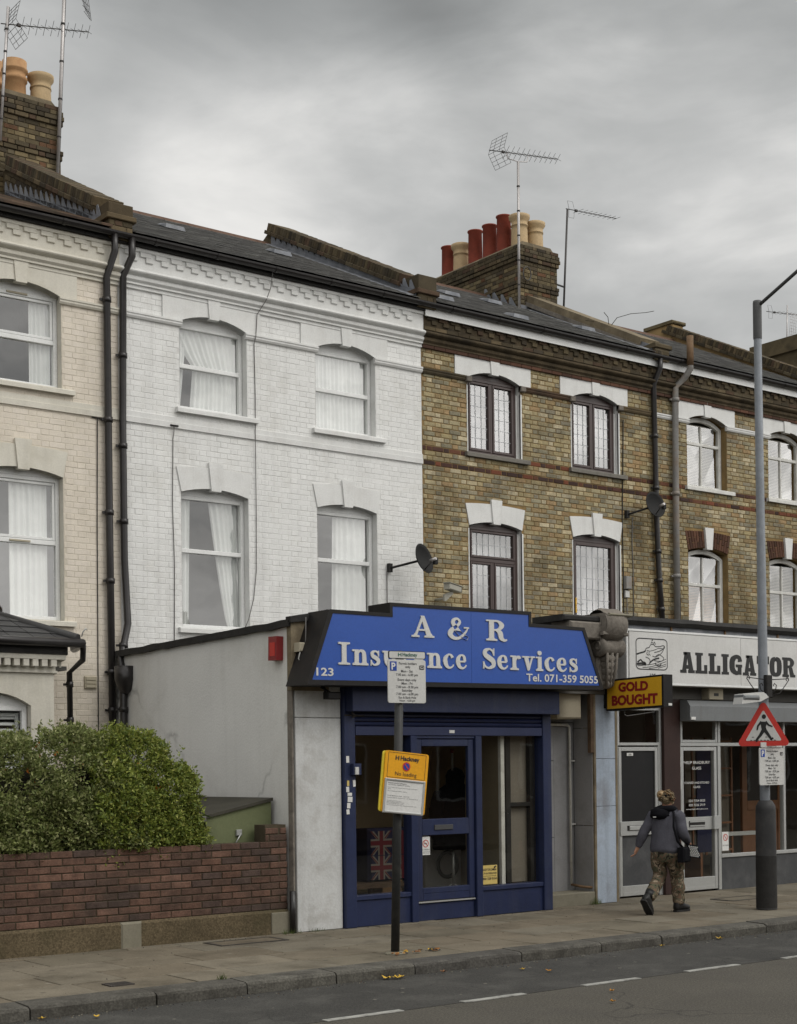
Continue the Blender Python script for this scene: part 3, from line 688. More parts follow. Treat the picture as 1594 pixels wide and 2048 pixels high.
def leads(mb, x0, x1, z0, z1, nx, nz, y):
    for i in range(1, nx): 
        x = x0 + (x1 - x0) * i / nx; mb.box(x - .0045, x + .0045, y - .006, y, z0, z1, 'lead_came')
    for i in range(1, nz):
        z = z0 + (z1 - z0) * i / nz; mb.box(x0, x1, y - .005, y - .0005, z - .0045, z + .0045, 'lead_came')
def window_brown(root, x0, x1, z0, zt, zarch, kind):
    Y = YF + .07; mt = 'brown_frame'; f = MB(); ring(f, x0 + .03, x1 - .035, z0 + .002, zt, .05, Y, Y + .07, mt); xm = (x0 + x1) / 2
    f.prism([(x0 + .03, zt - .001), (x1 - .035, zt - .001)] + [(p[0], p[1]) for p in arc(x0 + .03, x1 - .035, zt + .01, max(.015, zarch - zt - .03))[::-1]], 'y', Y + .012, Y + .05, mt)
    a, b = x0 + .08, x1 - .085; panes = []
    if kind == 'casement':
        f.bev(xm - .022, xm + .022, Y + .002, Y + .065, z0 + .05, zt - .05, .005, mt)
        for (p, q) in ((a, xm - .022), (xm + .022, b)):
            ring(f, p + .004, q - .004, z0 + .056, zt - .056, .038, Y - .008, Y + .05, mt, .004); panes.append((p + .042, q - .042, z0 + .094, zt - .094, 3, 6))
    elif kind == 'toplight':
        zm = zt - .52; f.bev(a, b, Y + .002, Y + .065, zm - .03, zm + .03, .005, mt); f.bev(xm - .022, xm + .022, Y + .002, Y + .065, z0 + .05, zm - .03, .005, mt)
        ring(f, a + .004, b - .004, zm + .034, zt - .054, .036, Y - .008, Y + .05, mt, .004); panes.append((a + .04, b - .04, zm + .07, zt - .09, 7, 2))
        for (p, q) in ((a, xm - .022), (xm + .022, b)):
            ring(f, p + .004, q - .004, z0 + .056, zm - .034, .036, Y - .008, Y + .05, mt, .004); panes.append((p + .04, q - .04, z0 + .092, zm - .07, 3, 7))
    else:
        ring(f, a + .0, b - .0, z0 + .05, zt - .05, .06, Y - .010, Y + .05, mt, .004); panes.append((a + .06, b - .06, z0 + .11, zt - .11, 6, 9))
    win = f.build('window', root)
    for (p, q, c, d, nx, nz) in panes:
        g_ = MB(); pane_mesh(g_, p, q, c, d, Y + .03); g_.build('pane', win)
        g_ = MB(); leads(g_, p, q, c, d, nx, nz, Y + .029); g_.build('lead_lattice', win)
    if kind == 'door':
        h = MB(); h.box(a + .02, a + .045, Y - .025, Y - .010, z0 + .60, z0 + .85, 'yellow_sign'); h.tube([(a + .035, Y - .05, z0 + .75), (a + .16, Y - .05, z0 + .75)], .01, 6, 'aluminium'); h.build('handle', win)
    return win
def window_old(root, x0, x1, z0, zt, zarch, mid, seed=0):
    """old painted timber window: two lights under two top lights, arched head"""
    Y = YF + .115; mt = 'old_white_timber'; f = MB(); xm = (x0 + x1) / 2
    f.bev(x0 + .002, x0 + .05, Y, Y + .07, z0, zt, .006, mt); f.bev(x1 - .075, x1 - .002, Y, Y + .07, z0, zt, .006, mt); f.bev(x0 + .05, x1 - .075, Y, Y + .07, z0, z0 + .06, .006, mt)
    f.bev(x0 + .05, x1 - .075, Y + .001, Y + .07, mid - .028, mid + .028, .006, mt); f.bev(xm - .03, xm + .006, Y + .003, Y + .065, z0 + .06, mid - .028, .006, mt); f.bev(xm - .03, xm + .006, Y + .003, Y + .065, mid + .028, zt - .0, .006, mt)
    top = arc(x0 + .003, x1 - .003, zt - .0, max(.02, zarch - zt)); f.prism([(p[0], p[1]) for p in top] + [(p[0], p[1] - .075) for p in top[::-1]], 'y', Y + .004, Y + .06, mt)
    win = f.build('window', root)
    for (p, q, c, d) in ((x0 + .05, xm - .03, z0 + .06, mid - .028), (xm + .006, x1 - .075, z0 + .06, mid - .028), (x0 + .05, xm - .03, mid + .028, zt), (xm + .006, x1 - .075, mid + .028, zt)):
        g_ = MB(); e = rng.uniform(-.006, .006); g_.add([(p, Y + .03, c), (q, Y + .03 + e, c), (q, Y + .03 - e, d), (p, Y + .03, d)], [(0, 1, 2, 3)], 'wavy_glass'); g_.build('pane', win)
    return win

def sill(root, x0, x1, z, mt, h=.075, out=.07):
    b = MB(); b.prism([(YF - out, z - h), (YF - out, z - .02), (YF - out + .01, z - .008), (YF + .11, z + .004), (YF + .11, z - h), (YF - out + .03, z - h), (YF - out + .025, z - h + .012), (YF - out + .012, z - h + .012), (YF - out + .010, z - h)], 'x', x0, x1, mt); b.build('window_sill', root)
def head_square(root, x0, x1, mt, zt=8.325, zb=7.93, zs=7.93, rise=.12, key=True):
    a, b = x0 - .26, x1 + .22; poly = [(a, zb), (x0, zb)] + arc(x0, x1, zs, rise) + [(x1, zb), (b, zb), (b, zt), (a, zt)]
    m_ = MB(); m_.prism(poly, 'y', YF - .022, YF + .10, mt); m_.build('window_head', root); xm = (x0 + x1) / 2
    k = MB(); k.prism([(xm - .075, zs + rise - .03), (xm + .075, zs + rise - .03), (xm + .10, zt - .01), (xm - .10, zt - .01)], 'y', YF - .042, YF + .05, mt); k.build('keystone', root)
    return poly
def head_splay(root, x0, x1, mt, zs=5.60, rise=.08, zt=5.965, segs=1, key_up=.07):
    top = arc(x0 - .075, x1 + .065, zt - .03, .03); low = arc(x0 + .0, x1 - .0, zs, rise)
    poly = low + top[::-1]; m_ = MB()
    if segs: m_.prism(poly, 'y', YF - .020, YF + .10, mt); m_.build('window_head', root)
    xm = (x0 + x1) / 2; k = MB(); k.prism([(xm - .075, zs + rise - .035), (xm + .075, zs + rise - .035), (xm + .115, zt + key_up), (xm - .115, zt + key_up)], 'y', YF - .045, YF + .05, mt); k.build('keystone', root)
    return poly + [] , low, top

def cornice(root, x0, x1, mt, mt_step, gutter_mt='black_plastic', fascia=True, step_mt=None, flat=False):
    m_ = MB(); y = YF
    m_.profx([(y, 8.23), (y - .03, 8.24), (y - .03, 8.285), (y - .055, 8.29), (y - .055, 8.315), (y - .085, 8.345), (y - .090, 8.375), (y - .075, 8.385), (y - .075, 8.40), (y, 8.40)], x0, x1, mt)
    tor = [(y, 8.402)] + [(y - .085 - .055 * sin(pi * i / 6), 8.402 + .09 * i / 6) for i in range(7)] + [(y, 8.492)]
    m_.profx(tor, x0, x1, mt); m_.profx([(y, 8.494), (y - .07, 8.494), (y - .07, 8.80), (y, 8.80)], x0, x1, mt); m_.build('cornice', root)
    # stepped dentils, each its own piece
    per = .232; x = x0 + .05; P = Pieces()
    while x < x1 - .2:
        P.put((.165, .05, .062), mt_step, Matrix.Translation((x + .10, y - .068, 8.690)), .005)
        P.put((.105, .05, .066), mt_step, Matrix.Translation((x + .155, y - .068, 8.625)), .005); x += per
    P.put((x1 - x0 - .01, .052, .05), mt_step, Matrix.Translation(((x0 + x1) / 2, y - .068, 8.748)), .004)
    P.finish(root, 'dentil', 'dentil_row', 300)
    if fascia:
        b = MB(); b.box(x0, x1, y - .135, y - .112, 8.70 if fascia == 'white' else 8.775, 8.86, 'upvc_white' if fascia == 'white' else 'bitumen'); b.build('fascia_board', root)
    gu = MB(); gy = y - .20; gz = 8.875
    pr = [(gy + .06 * cos(t), gz + .06 * sin(t)) for t in [pi + pi * i / 8 for i in range(9)]]; pr2 = [(gy + .052 * cos(t), gz + .003 + .052 * sin(t)) for t in [2 * pi - pi * i / 8 for i in range(9)]]
    gu.profx(pr + pr2, x0, x1, gutter_mt, smooth=False)
    xx = x0 + .45
    while xx < x1: gu.profx([(gy + .068 * cos(t), gz + .068 * sin(t)) for t in [pi + pi * i / 8 for i in range(9)]], xx, xx + .05, gutter_mt); xx += .95
    gu.build('gutter', root)

EAVE_Y, EAVE_Z, PITCH, RIDGE_Y = 17.80, 8.90, .477, 22.0
RIDGE_Z = EAVE_Z + PITCH * (RIDGE_Y - EAVE_Y)
def roof(root, x0, x1, mt, expo=.2, w=.25, th=.006, skip=None, ridge='ridge_tile', pieces=True, lift=.014, PITCH=PITCH):
    RIDGE_Z = EAVE_Z + PITCH * (RIDGE_Y - EAVE_Y); zb = RIDGE_Z - PITCH * 4.2
    m_ = MB(); m_.prism([(EAVE_Y, EAVE_Z - .02), (RIDGE_Y, RIDGE_Z - .02), (26.3, zb), (26.3, zb - .1), (RIDGE_Y, RIDGE_Z - .15), (EAVE_Y + .1, EAVE_Z - .08)], 'x', x0, x1, mt); ro = m_.build('roof', root)
    if pieces:
        ang = math.atan(PITCH); P = Pieces(); slope = (RIDGE_Y - EAVE_Y) / cos(ang); k = 0; s_ = 0
        while s_ < slope - .05:
            x = x0 + (w / 2 if k % 2 else 0) - w / 2
            while x < x1:
                a, b = max(x + .001, x0 + .01), min(x + w - .001, x1 - .01)
                if b - a > .06:
                    c = s_ + expo * .6
                    M4 = Matrix.Translation(((a + b) / 2, EAVE_Y + c * cos(ang) - .02, EAVE_Z + c * sin(ang) + lift + rng.uniform(-.0015, .002))) @ Matrix.Rotation(ang - .065, 4, 'X') @ Matrix.Rotation(-pi / 2, 4, 'X')
                    P.put((round((b - a) / .01) * .01, th, expo * 1.25), mt, M4, .002)
                x += w
            s_ += expo; k += 1
        P.finish(ro, 'slate' if mt == 'slate_roof' else 'roof_tile', 'far_roof_slates', 300)
    x = x0
    while x < x1 - .1:
        t = MB(); e = min(.45, x1 - x); t.prism([(RIDGE_Y - .13, RIDGE_Z - .045), (RIDGE_Y - .12, RIDGE_Z - .03), (RIDGE_Y - .03, RIDGE_Z + .05), (RIDGE_Y + .03, RIDGE_Z + .05), (RIDGE_Y + .12, RIDGE_Z - .03), (RIDGE_Y + .13, RIDGE_Z - .045)], 'x', x + .004, x + e - .004, ridge); t.build('ridge_tile', ro); x += e
    return ro
def roof_vent(ro, x, y):
    z = EAVE_Z + PITCH * (y - EAVE_Y) + .02; m_ = MB()
    m_.add([(x - .17, y - .10, z - .02), (x + .17, y - .10, z - .02), (x + .15, y - .09, z + .045), (x - .15, y - .09, z + .045), (x - .17, y + .16, z + .10), (x + .17, y + .16, z + .10), (x + .14, y + .1, z + .105), (x - .14, y + .1, z + .105)],
           [(0, 1, 2, 3), (1, 5, 6, 2), (4, 0, 3, 7), (3, 2, 6, 7), (7, 6, 5, 4)], 'lead_sheet'); m_.build('roof_vent', ro)

def downpipe(root, pts, r=.045, mt='black_plastic', collars=(), name='downpipe'):
    m_ = MB(); m_.tube(pts, r, 10, mt)
    for c in collars:
        for a, b in zip(pts, pts[1:]):
            if min(a[2], b[2]) <= c <= max(a[2], b[2]) and a[2] != b[2]:
                t = (c - a[2]) / (b[2] - a[2]); p = Vector(a).lerp(Vector(b), t); m_.tube([p - Vector((0, 0, .035)), p + Vector((0, 0, .035))], r * 1.25, 10, mt); m_.box(p.x - r * 1.9, p.x - r, p.y + .01, p.y + .04, p.z - .015, p.z + .015, mt); break
    return m_.build(name, root)

def parapet(root, X, mt_brick='sooty_brick', mortar='sooty_mortar', thick=.34, y0=17.72, z_front=9.06, z_apex=11.24, y_apex=22.0, pier=True, coping='brick', side='sooty', pier_h=.22):
    """party wall rising above the roof: stepped pier at the eaves, sloping body, coping of bricks on edge"""
    xa, xb = X - thick / 2, X + thick / 2; sl = (z_apex - z_front) / (y_apex - y0); ang = math.atan(sl)
    m_ = MB(); body = {'sooty': 'sooty_mortar', 'render': 'ochre_render', 'cement': 'bare_cement'}[side]
    m_.prism([(18.42, 8.2), (18.42, 8.87), (y0 + .02, 8.87), (y0 + .02, z_front), (y0 + .35, z_front + .35 * (z_apex - z_front) / (y_apex - y0) + .10), (y_apex, z_apex + .10), (y_apex + 4, z_apex - 1.9), (y_apex + 4, 8.2)], 'x', xa, xb, body)
    o = m_.build('party_wall', root)
    P = Pieces(); L = (y_apex - y0) / cos(ang); s_ = .42 if pier else .0
    if side == 'sooty':    # a visible skin of bricks under the coping, on the flank facing the viewer
        for row in range(5):
            q = .42 + (row % 2) * .11
            while q < L - .2:
                zc = .03 - .025 - row * .075
                M4 = Matrix.Translation((xa - .001, y0, z_front)) @ Matrix.Rotation(ang, 4, 'X') @ Matrix.Translation((0, q + .107, zc)) @ Matrix.Rotation(-pi / 2, 4, 'Z')
                P.put((.213, .03, .065), mt_brick, M4, .004); q += .225
    if coping == 'brick':
        while s_ < L:
            M4 = Matrix.Translation((X, y0, z_front)) @ Matrix.Rotation(ang, 4, 'X') @ Matrix.Translation((rng.uniform(-.004, .004), s_ + .035, .168 + rng.uniform(-.004, .004)))
            P.put((thick + .10, .065, .125), 'sooty_brick', M4 , .006); s_ += .076
        k = .42
        while k < L:      # oversailing course
            M4 = Matrix.Translation((X, y0, z_front)) @ Matrix.Rotation(ang, 4, 'X') @ Matrix.Translation((-thick / 2 - .035, k + .107, .073)) @ Matrix.Rotation(-pi / 2, 4, 'Z')
            P.put((.213, .09, .060), 'sooty_brick', M4, .006); k += .225
        P.finish(o, 'coping_brick', 'parapet_bricks', 300)
    else:
        c = MB(); Mr = Matrix.Translation((X, y0, z_front)) @ Matrix.Rotation(ang, 4, 'X')
        c.box(-thick / 2 - .07, thick / 2 + .07, .3, L + .05, .0, .12, 'bare_cement', Mr); c.box(-thick / 2 - .10, thick / 2 + .1, .3, L, -.07, .0, 'weathered_stone', Mr); c.build('coping', o)
    if pier:
        p = MB(); p.box(xa - .0, xb + .0, y0 - .06, y0 + .40, 8.80, z_front + .02, 'sooty_mortar' if side == 'sooty' else 'bare_cement')
        po = p.build('pier', root); Q = Pieces(); bricks(Q, xa, xb, 8.82, z_front, face_y(y0 - .06, .008, .04), [], mt_brick, depth=.04, bev=.005); bricks(Q, y0 - .06, y0 + .40, 8.82, z_front, face_x(xa, .008, .04), [], mt_brick, depth=.04, bev=.005)
        Q.finish(po, 'brick', 'pier_bricks', 120)
        c = MB(); c.bev(xa - .045, xb + .045, y0 - .10, y0 + .43, z_front + .02, z_front + .09, .01, 'sooty_brick'); c.bev(xa - .01, xb + .01, y0 - .07, y0 + .40, z_front + .09, z_front + .09 + pier_h, .01, 'sooty_brick'); c.build('pier_cap', po)
    return o
def lead_steps(root, X, n, y0, y1, sawtooth=True, PITCH=PITCH):
    m_ = MB(); L = y1 - y0; zr = lambda y: EAVE_Z + PITCH * (y - EAVE_Y) + .03; x = X - .004
    m_.add([(x - .15, y0, zr(y0)), (x - .15, y1, zr(y1)), (x - .01, y1, zr(y1) + .02), (x - .01, y0, zr(y0) + .02)], [(0, 1, 2, 3)], 'lead_sheet')
    m_.add([(x - .012, y0, zr(y0)), (x - .012, y1, zr(y1)), (x - .012, y1, zr(y1) + .10), (x - .012, y0, zr(y0) + .10)], [(0, 1, 2, 3)], 'lead_sheet')
    m_.build('lead_flashing', root)
    if sawtooth:
        for i in range(n):
            a = y0 + L * i / n; b = y0 + L * (i + 1) / n; t = MB(); e = rng.uniform(-.015, .015)
            t.prism([(a + .01, zr(a) + .09), (b - .01, zr(b) + .09), (b - .02, zr(b) + .20 + e), (b - .06, zr(b) + .205 + e)], 'x', x - .020, x - .013, 'lead_sheet'); t.build('flashing_step', root)

def chimney(root, x0, x1, y0, y1, zb, zt, pots, faces='xy'):
    m_ = MB(); m_.box(x0, x1, y0, y1, zb, zt, 'sooty_mortar'); ch = m_.build('chimney', root); P = Pieces()
    bands = {1: .035, 2: .045, 3: .03, 0: .02, 9: .03, 10: .02}
    nr = int((zt - zb) / .075)
    for r_ in range(nr):
        z1 = zt - r_ * .075; out = bands.get(r_, 0.); mt = 'sooty_brick'
        if out == 0 and 4 < r_: mt = 'stock_chimney'
        a, b, c, d = x0 - out, x1 + out, y0 - out, y1 + out
        if out:
            q = MB(); 
        bricks(P, a, b, z1 - .075, z1, face_y(y0 - out, .010, .06 + out), [], mt, depth=.06 + out, bev=.006, rnd=rng) if r_ % 2 else bricks_shift(P, a, b, z1 - .075, z1, face_y(y0 - out, .010, .06 + out), mt, .06 + out)
        bricks(P, c, d, z1 - .075, z1, face_x(x0 - out, .010, .06 + out), [], mt, depth=.06 + out, bev=.006, rnd=rng) if not r_ % 2 else bricks_shift(P, c, d, z1 - .075, z1, face_x(x0 - out, .010, .06 + out), mt, .06 + out)
    P.finish(ch, 'brick', 'far_bricks', 300)
    c = MB(); c.prism([(x0 + .02, zt), (x1 - .02, zt), (x1 - .12, zt + .09), (x0 + .12, zt + .09)], 'y', y0 + .05, y1 - .05, 'bare_cement'); c.build('flaunching', ch)
    for (px, py, kind, h) in pots:
        p = MB(); z = zt + .04
        if kind == 'red': p.lathe((px, py, z), [(.145, 0), (.135, h - .03), (.155, h - .02), (.155, h), (.125, h), (.12, h - .3)], 18, 'red_terracotta')
        elif kind == 'buff': p.lathe((px, py, z), [(.165, 0), (.155, h * .55), (.150, h - .22), (.165, h - .215), (.165, h - .19), (.15, h - .185), (.16, h - .12), (.20, h - .07), (.205, h - .01), (.185, h), (.15, h - .01), (.14, h - .3)], 20, 'buff_terracotta')
        else: p.lathe((px, py, z), [(.17, 0), (.165, h * .5), (.19, h * .52), (.19, h * .60), (.165, h * .62), (.17, h * .72), (.20, h * .76), (.20, h * .80), (.18, h * .82), (.185, h), (.15, h), (.14, h - .3)], 20, 'orange_terracotta')
        p.build('chimney_pot', ch)
    return ch
def bricks_shift(P, s0, s1, z0, z1, place, mt, depth):
    x = s0; seq = [.1025, .215, .1025, .215]; k = 0
    while x < s1 - .03:
        w = min(seq[k % 4], s1 - x); P.put((max(.04, round(w / .005) * .005), depth, .065), mt, place(x + w / 2, (z0 + z1) / 2, rng.uniform(-.002, .002)), .006); x += w + .01; k += 1
mat('stock_chimney', 0, .9, .2, 3, .5, 60, .15, ramp=[(.15, .115, .062), (.11, .088, .052), (.19, .15, .085), (.085, .068, .045), (.13, .07, .04), (.16, .13, .075), (.075, .06, .042), (.12, .10, .065)], spread=.12, dirt=(.035, .032, .022), dirt_s=2.2, dirt_a=.7)

H0 = [4.0, 9.12, 14.24, 19.40, 24.5]
def shell(root, x0, x1, mt, holes, jm, zlow=0.0):
    m_ = MB(); wall_with_holes(m_, [(x0, zlow - .2), (x1, zlow - .2), (x1, 8.9), (x0, 8.9)], holes, YF, jm, .30, rm=mt)
    m_.build('wall', root)
    i = MB(); i.box(x0 + .02, x1 - .02, 20.8, 20.9, 0, 8.8, 'room_wall')
    for z in (3.2, 6.2, 8.78): i.box(x0 + .02, x1 - .02, YF + .32, 20.8, z, z + .1, 'room_wall')
    for x in (x0 + .02, (x0 + x1) / 2, x1 - .06): i.box(x, x + .04, YF + .32, 20.8, .0, 8.78, 'room_wall')
    i.box(x0 + .02, x1 - .02, 26.2, 26.3, 0, 8.7, 'room_wall')
    i.build('interior_wall', root)

def house(k, label, styl):
    x0, x1 = H0[k], H0[k + 1]; root = thing('terraced_house', label, 'house', ((x0 + x1) / 2, YF, 0)); st = styl
    wins = st.wins(x0); holes = []; polys = []
    for (a, b) in wins['up']: holes.append(opening(a, b, 6.75, 7.93, .12))
    for (a, b) in wins['low']: holes.append(opening(a, b, 3.75, 5.60, .08))
    for q in wins.get('extra', []): holes.append(q)
    shell(root, x0, x1, st.reveal, holes, st.joint)
    blocks = [[(p[0] + (-.004 if p[0] < sum(t[0] for t in h) / len(h) else .004), p[1]) for p in h] for h in holes]
    for (a, b) in wins['up']:
        polys.append([(a - .26, 7.93), (b + .22, 7.93), (b + .22, 8.325), (a - .26, 8.325)]); head_square(root, a, b, st.stucco); sill(root, a - .07, b + .16, 6.75, st.sill)
    for (a, b) in wins['low']:
        if st.head == 'splay':
            head_splay(root, a, b, st.stucco); 
        else:     # gauged rubbed-brick arch, one brick per voussoir
            _, low, top = head_splay(root, a, b, st.stucco, segs=0); Q = Pieces(); n = 17
            for i in range(n):
                t = (i + .5) / n; xl = a + (b - a) * t; xt = a - .09 + (b - a + .17) * t; zl = 5.60 + .08 * (1 - (2 * t - 1) ** 2); zt_ = 5.94 + .03 * (1 - (2 * t - 1) ** 2)
                if abs(t - .5) < .11: continue
                d = Vector((xt - xl, 0, zt_ - zl)); an = atan2(d.x, d.z)
                for (f0, f1) in (((0, .62), (.65, 1)) if i % 2 else ((0, .33), (.36, 1))):
                    c = Vector((xl, 0, zl)) + d * (f0 + f1) / 2; Q.put((.058, .05, d.length * (f1 - f0)), 'red_rubber_brick', Matrix.Translation((c.x, YF - .008 + .02, c.z)) @ Matrix.Rotation(an, 4, 'Y'), .004)
            Q.finish(root, 'voussoir', 'voussoirs', 100)
        polys.append([(a - .0, 5.58), (b + .0, 5.58), (b + .07, 5.97), (a - .08, 5.97)]); sill(root, a - .07, b + .14, 3.75, st.sill)
    # imposts and string courses
    prev = x0 + .0
    segs = []; c = x0
    for (a, b) in wins['up']: segs.append((c, a + .03)); c = b - .03
    segs.append((c, x1))
    for (a, b) in segs:
        if b - a > .05: ms = MB(); ms.profx([(YF, 7.845), (YF - .03, 7.85), (YF - .045, 7.875), (YF - .045, 7.90), (YF - .055, 7.905), (YF - .055, 7.93), (YF, 7.935)], a, b, st.impost); ms.build('impost_band', root)
    if st.band == 'paint':
        b = MB(); b.profx([(YF, 6.45), (YF - .028, 6.452), (YF - .030, 6.525), (YF - .018, 6.53), (YF - .018, 6.60), (YF, 6.61)], x0, x1, st.stucco); b.build('string_course', root)
    P = Pieces(); rowm = None
    if st.band == 'brick':
        def rowm(z): return 'dark_red_brick' if (6.44 < z < 6.515 or 6.66 < z < 6.735) else ('sooty_brick' if z > 8.15 and rng.random() < .3 else 'stock_brick')
    zlo = st.zlow
    bricks(P, x0 + .005, x1 - .005, zlo, 8.235, face_y(YF, st.proud, .04), blocks + polys + st.extra(x0), st.brick, bond='flemish', depth=.04, j=st.j, rowmat=rowm, jit=st.jit, bev=st.bev)
    P.finish(root, 'brick', 'far_bricks', 300)
    cornice(root, x0, x1, st.corn, st.dent, fascia=st.fascia)
    if st.band == 'brick':      # sooty brick courses laid over the cornice ground
        Q = Pieces(); 
        for (z, y, mt) in ((8.53, .082, 'sooty_brick'), (8.262, .04, 'red_rubber_brick')):
            x = x0 + .01
            while x < x1 - .05:
                w = min(.215, x1 - x - .01); Q.put((max(.04, round(w / .01) * .01), .03, .055), mt, Matrix.Translation((x + w / 2, YF - y + .008, z)), .004); x += w + .01
        Q.finish(root, 'cornice_brick', 'cornice_bricks', 60)
    return root, wins

no = lambda x0: []
def W2(a, b, c, d): return lambda x0: {'up': [(x0 + a, x0 + b), (x0 + c, x0 + d)], 'low': [(x0 + a, x0 + b), (x0 + c, x0 + d)]}
white = style(j=.0055, wins=W2(.92, 1.99, 3.16, 4.24), reveal='white_stucco', joint='white_paint_joint', stucco='white_stucco', sill='white_stucco', head='splay', impost='white_stucco', band='paint', zlow=3.2, proud=.003, brick='white_paint_brick', jit=.0016, bev=.0035, extra=no, corn='white_stucco', dent='white_stucco', fascia=True)
creamst = style(**{**white.__dict__, 'j': .0055, 'reveal': 'cream_stucco', 'joint': 'cream_paint_joint', 'stucco': 'cream_stucco', 'sill': 'cream_stucco', 'impost': 'cream_stucco', 'brick': 'cream_paint_brick', 'corn': 'cream_stucco', 'dent': 'cream_stucco', 'zlow': 1.4, 'wins': W2(.95, 2.02, 3.21, 4.31)})
brown = style(**{**white.__dict__, 'j': .011, 'wins': W2(.92, 2.03, 3.17, 4.27), 'reveal': 'white_stucco', 'joint': 'stock_mortar', 'sill': 'stone_sill', 'impost': 'sooty_brick', 'band': 'brick', 'zlow': 3.75, 'brick': 'stock_brick', 'jit': .003, 'bev': .006, 'proud': .009, 'corn': 'cornice_soot', 'dent': 'sooty_brick', 'fascia': 'white'})
alley = style(**{**brown.__dict__, 'wins': W2(.84, 1.90, 3.08, 4.14), 'head': 'gauged', 'sill': 'old_white_timber', 'reveal': 'stock_mortar', 'impost': 'white_stucco'})

# cream house ---------------------------------------------------------------
root, wn = house(0, 'cream painted brick terraced house at the left edge with a bay window', creamst); cream = root
for i, (a, b) in enumerate(wn['up']):
    window_upvc(root, a, b, 6.75, 7.95, 8.05, 7.36, vent=(7.925,)); curtain(b - .36, b - .06, 6.80, 7.88, YF + .205, 'pale net curtain at the right side of the cream house upper window' if i else 'pale net curtain in the cream house upper window beyond the left edge', 5, seed=i)
for i, (a, b) in enumerate(wn['low']):
    window_upvc(root, a, b, 3.75, 5.60, 5.68, 4.76, vent=(4.76,)); curtain(b - .66, b - .14, 3.8, 5.55, YF + .21, 'long white curtain at the right side of the cream house lower window' if i else 'long white curtain in the cream house lower window beyond the left edge', 6, seed=9 + i)
ro = roof(root, 4.0, 8.96, 'clay_tile', expo=.30, w=.33, th=.03, lift=.022, PITCH=.425)
parapet(root, 9.10, y0=17.90, z_front=9.03, z_apex=10.72, y_apex=21.15, pier_h=.15); lead_steps(root, 8.93, 18, 18.0, 21.2, PITCH=.425)
chimney(root, 8.84, 9.86, 21.3, 23.4, 9.8, 11.97, [(9.27, 21.62, 'orange', .62), (9.69, 21.62, 'buff', .52), (9.19, 22.2, 'orange', .78), (9.50, 22.3, 'red', .6), (9.2, 22.95, 'red', .6)])
downpipe(root, [(8.99, 17.80, 8.86), (8.99, 17.80, 8.62), (8.93, 17.93, 8.30), (8.93, 17.93, 5.0), (8.95, 17.93, 0)], .047, collars=(8.0, 6.42, 5.2, 4.3, 3.1, 2.6))
v = MB(); v.bev(8.57, 8.74, YF - .03, YF, 2.88, 3.04, .004, 'beige_box')
for i in range(3): v.box(8.585, 8.725, YF - .04, YF - .03, 2.895 + i * .048, 2.93 + i * .048, 'beige_box')
v.build('wall_vent', root)
m_ = MB(); m_.tube([(8.80, YF - .02, 6.43), (8.78, YF - .015, 5.0), (8.76, YF - .015, 2.0), (8.76, YF - .015, 1.2)], .007, 5, 'bitumen'); m_.tube([(8.72, YF - .02, 6.44), (8.86, YF - .02, 6.43)], .007, 5, 'bitumen'); m_.build('wall_cable', root)
# bay window, canted, with dentil cornice, hipped roof
BX0, BX1, BY = 5.35, 7.95, 17.05
bay = MB(); hole = opening(6.40, 7.42, .75, 2.60, .16)
wall_with_holes(bay, [(5.85, 0), (7.72, 0), (7.72, 3.10), (5.85, 3.10)], [hole], BY, 'cream_stucco', .14)
bay.add([(7.72, BY, 0), (8.02, 17.99, 0), (8.02, 17.99, 3.10), (7.72, BY, 3.10)], [(0, 1, 2, 3)], 'cream_stucco')
bay.add([(5.85, BY, 0), (5.45, 17.99, 0), (5.45, 17.99, 3.10), (5.85, BY, 3.10)], [(3, 2, 1, 0)], 'cream_stucco')
bay.box(5.5, 7.9, BY + .9, BY + .93, 0, 3.1, 'dark_interior'); bay.box(5.6, 7.9, BY + .02, BY + .93, 3.04, 3.09, 'dark_interior')
bo = bay.build('bay_window', root)
def bayring(z0, z1, out, mt, name, mbx=None):
    mb = mbx or MB(); P0 = [(5.85 - out * .8, BY - out), (7.72 + out * .8, BY - out), (8.02 + out, 17.98), (5.45 - out, 17.98)]; mb.prism(P0, 'z', z0, z1, mt); return mb.build(name, bo) if mbx is None else None
bayring(3.00, 3.03, .04, 'cream_stucco', 'bay_moulding'); bayring(3.031, 3.10, .02, 'cream_stucco', 'bay_cornice'); bayring(3.16, 3.22, .13, 'cream_stucco', 'bay_cornice'); bayring(3.221, 3.40, .15, 'bitumen', 'bay_fascia')
P = Pieces(); x = 5.9
while x < 7.76: P.put((.075, .12, .085), 'cream_stucco', Matrix.Translation((x, BY - .065, 3.115)), .004); x += .118
for i in range(7):
    t = (i + .5) / 7; P.put((.075, .12, .085), 'cream_stucco', Matrix.Translation((7.76 + .3 * t, BY + .93 * t, 3.115)) @ Matrix.Rotation(atan2(.94, .3), 4, 'Z'), .004)
P.finish(bo, 'dentil', 'dentils', 60)
rf = MB(); A = [(5.6, BY - .2, 3.38), (7.95, BY - .2, 3.38), (8.28, 17.98, 3.38), (5.2, 17.98, 3.38)]; T = [(6.2, 17.97, 3.74), (7.35, 17.97, 3.74)]
rf.add(A + T, [(0, 1, 5, 4), (1, 2, 5), (3, 0, 4)], 'bay_slate'); bro = rf.build('bay_roof', bo)
P = Pieces(); rows_ = 4; 
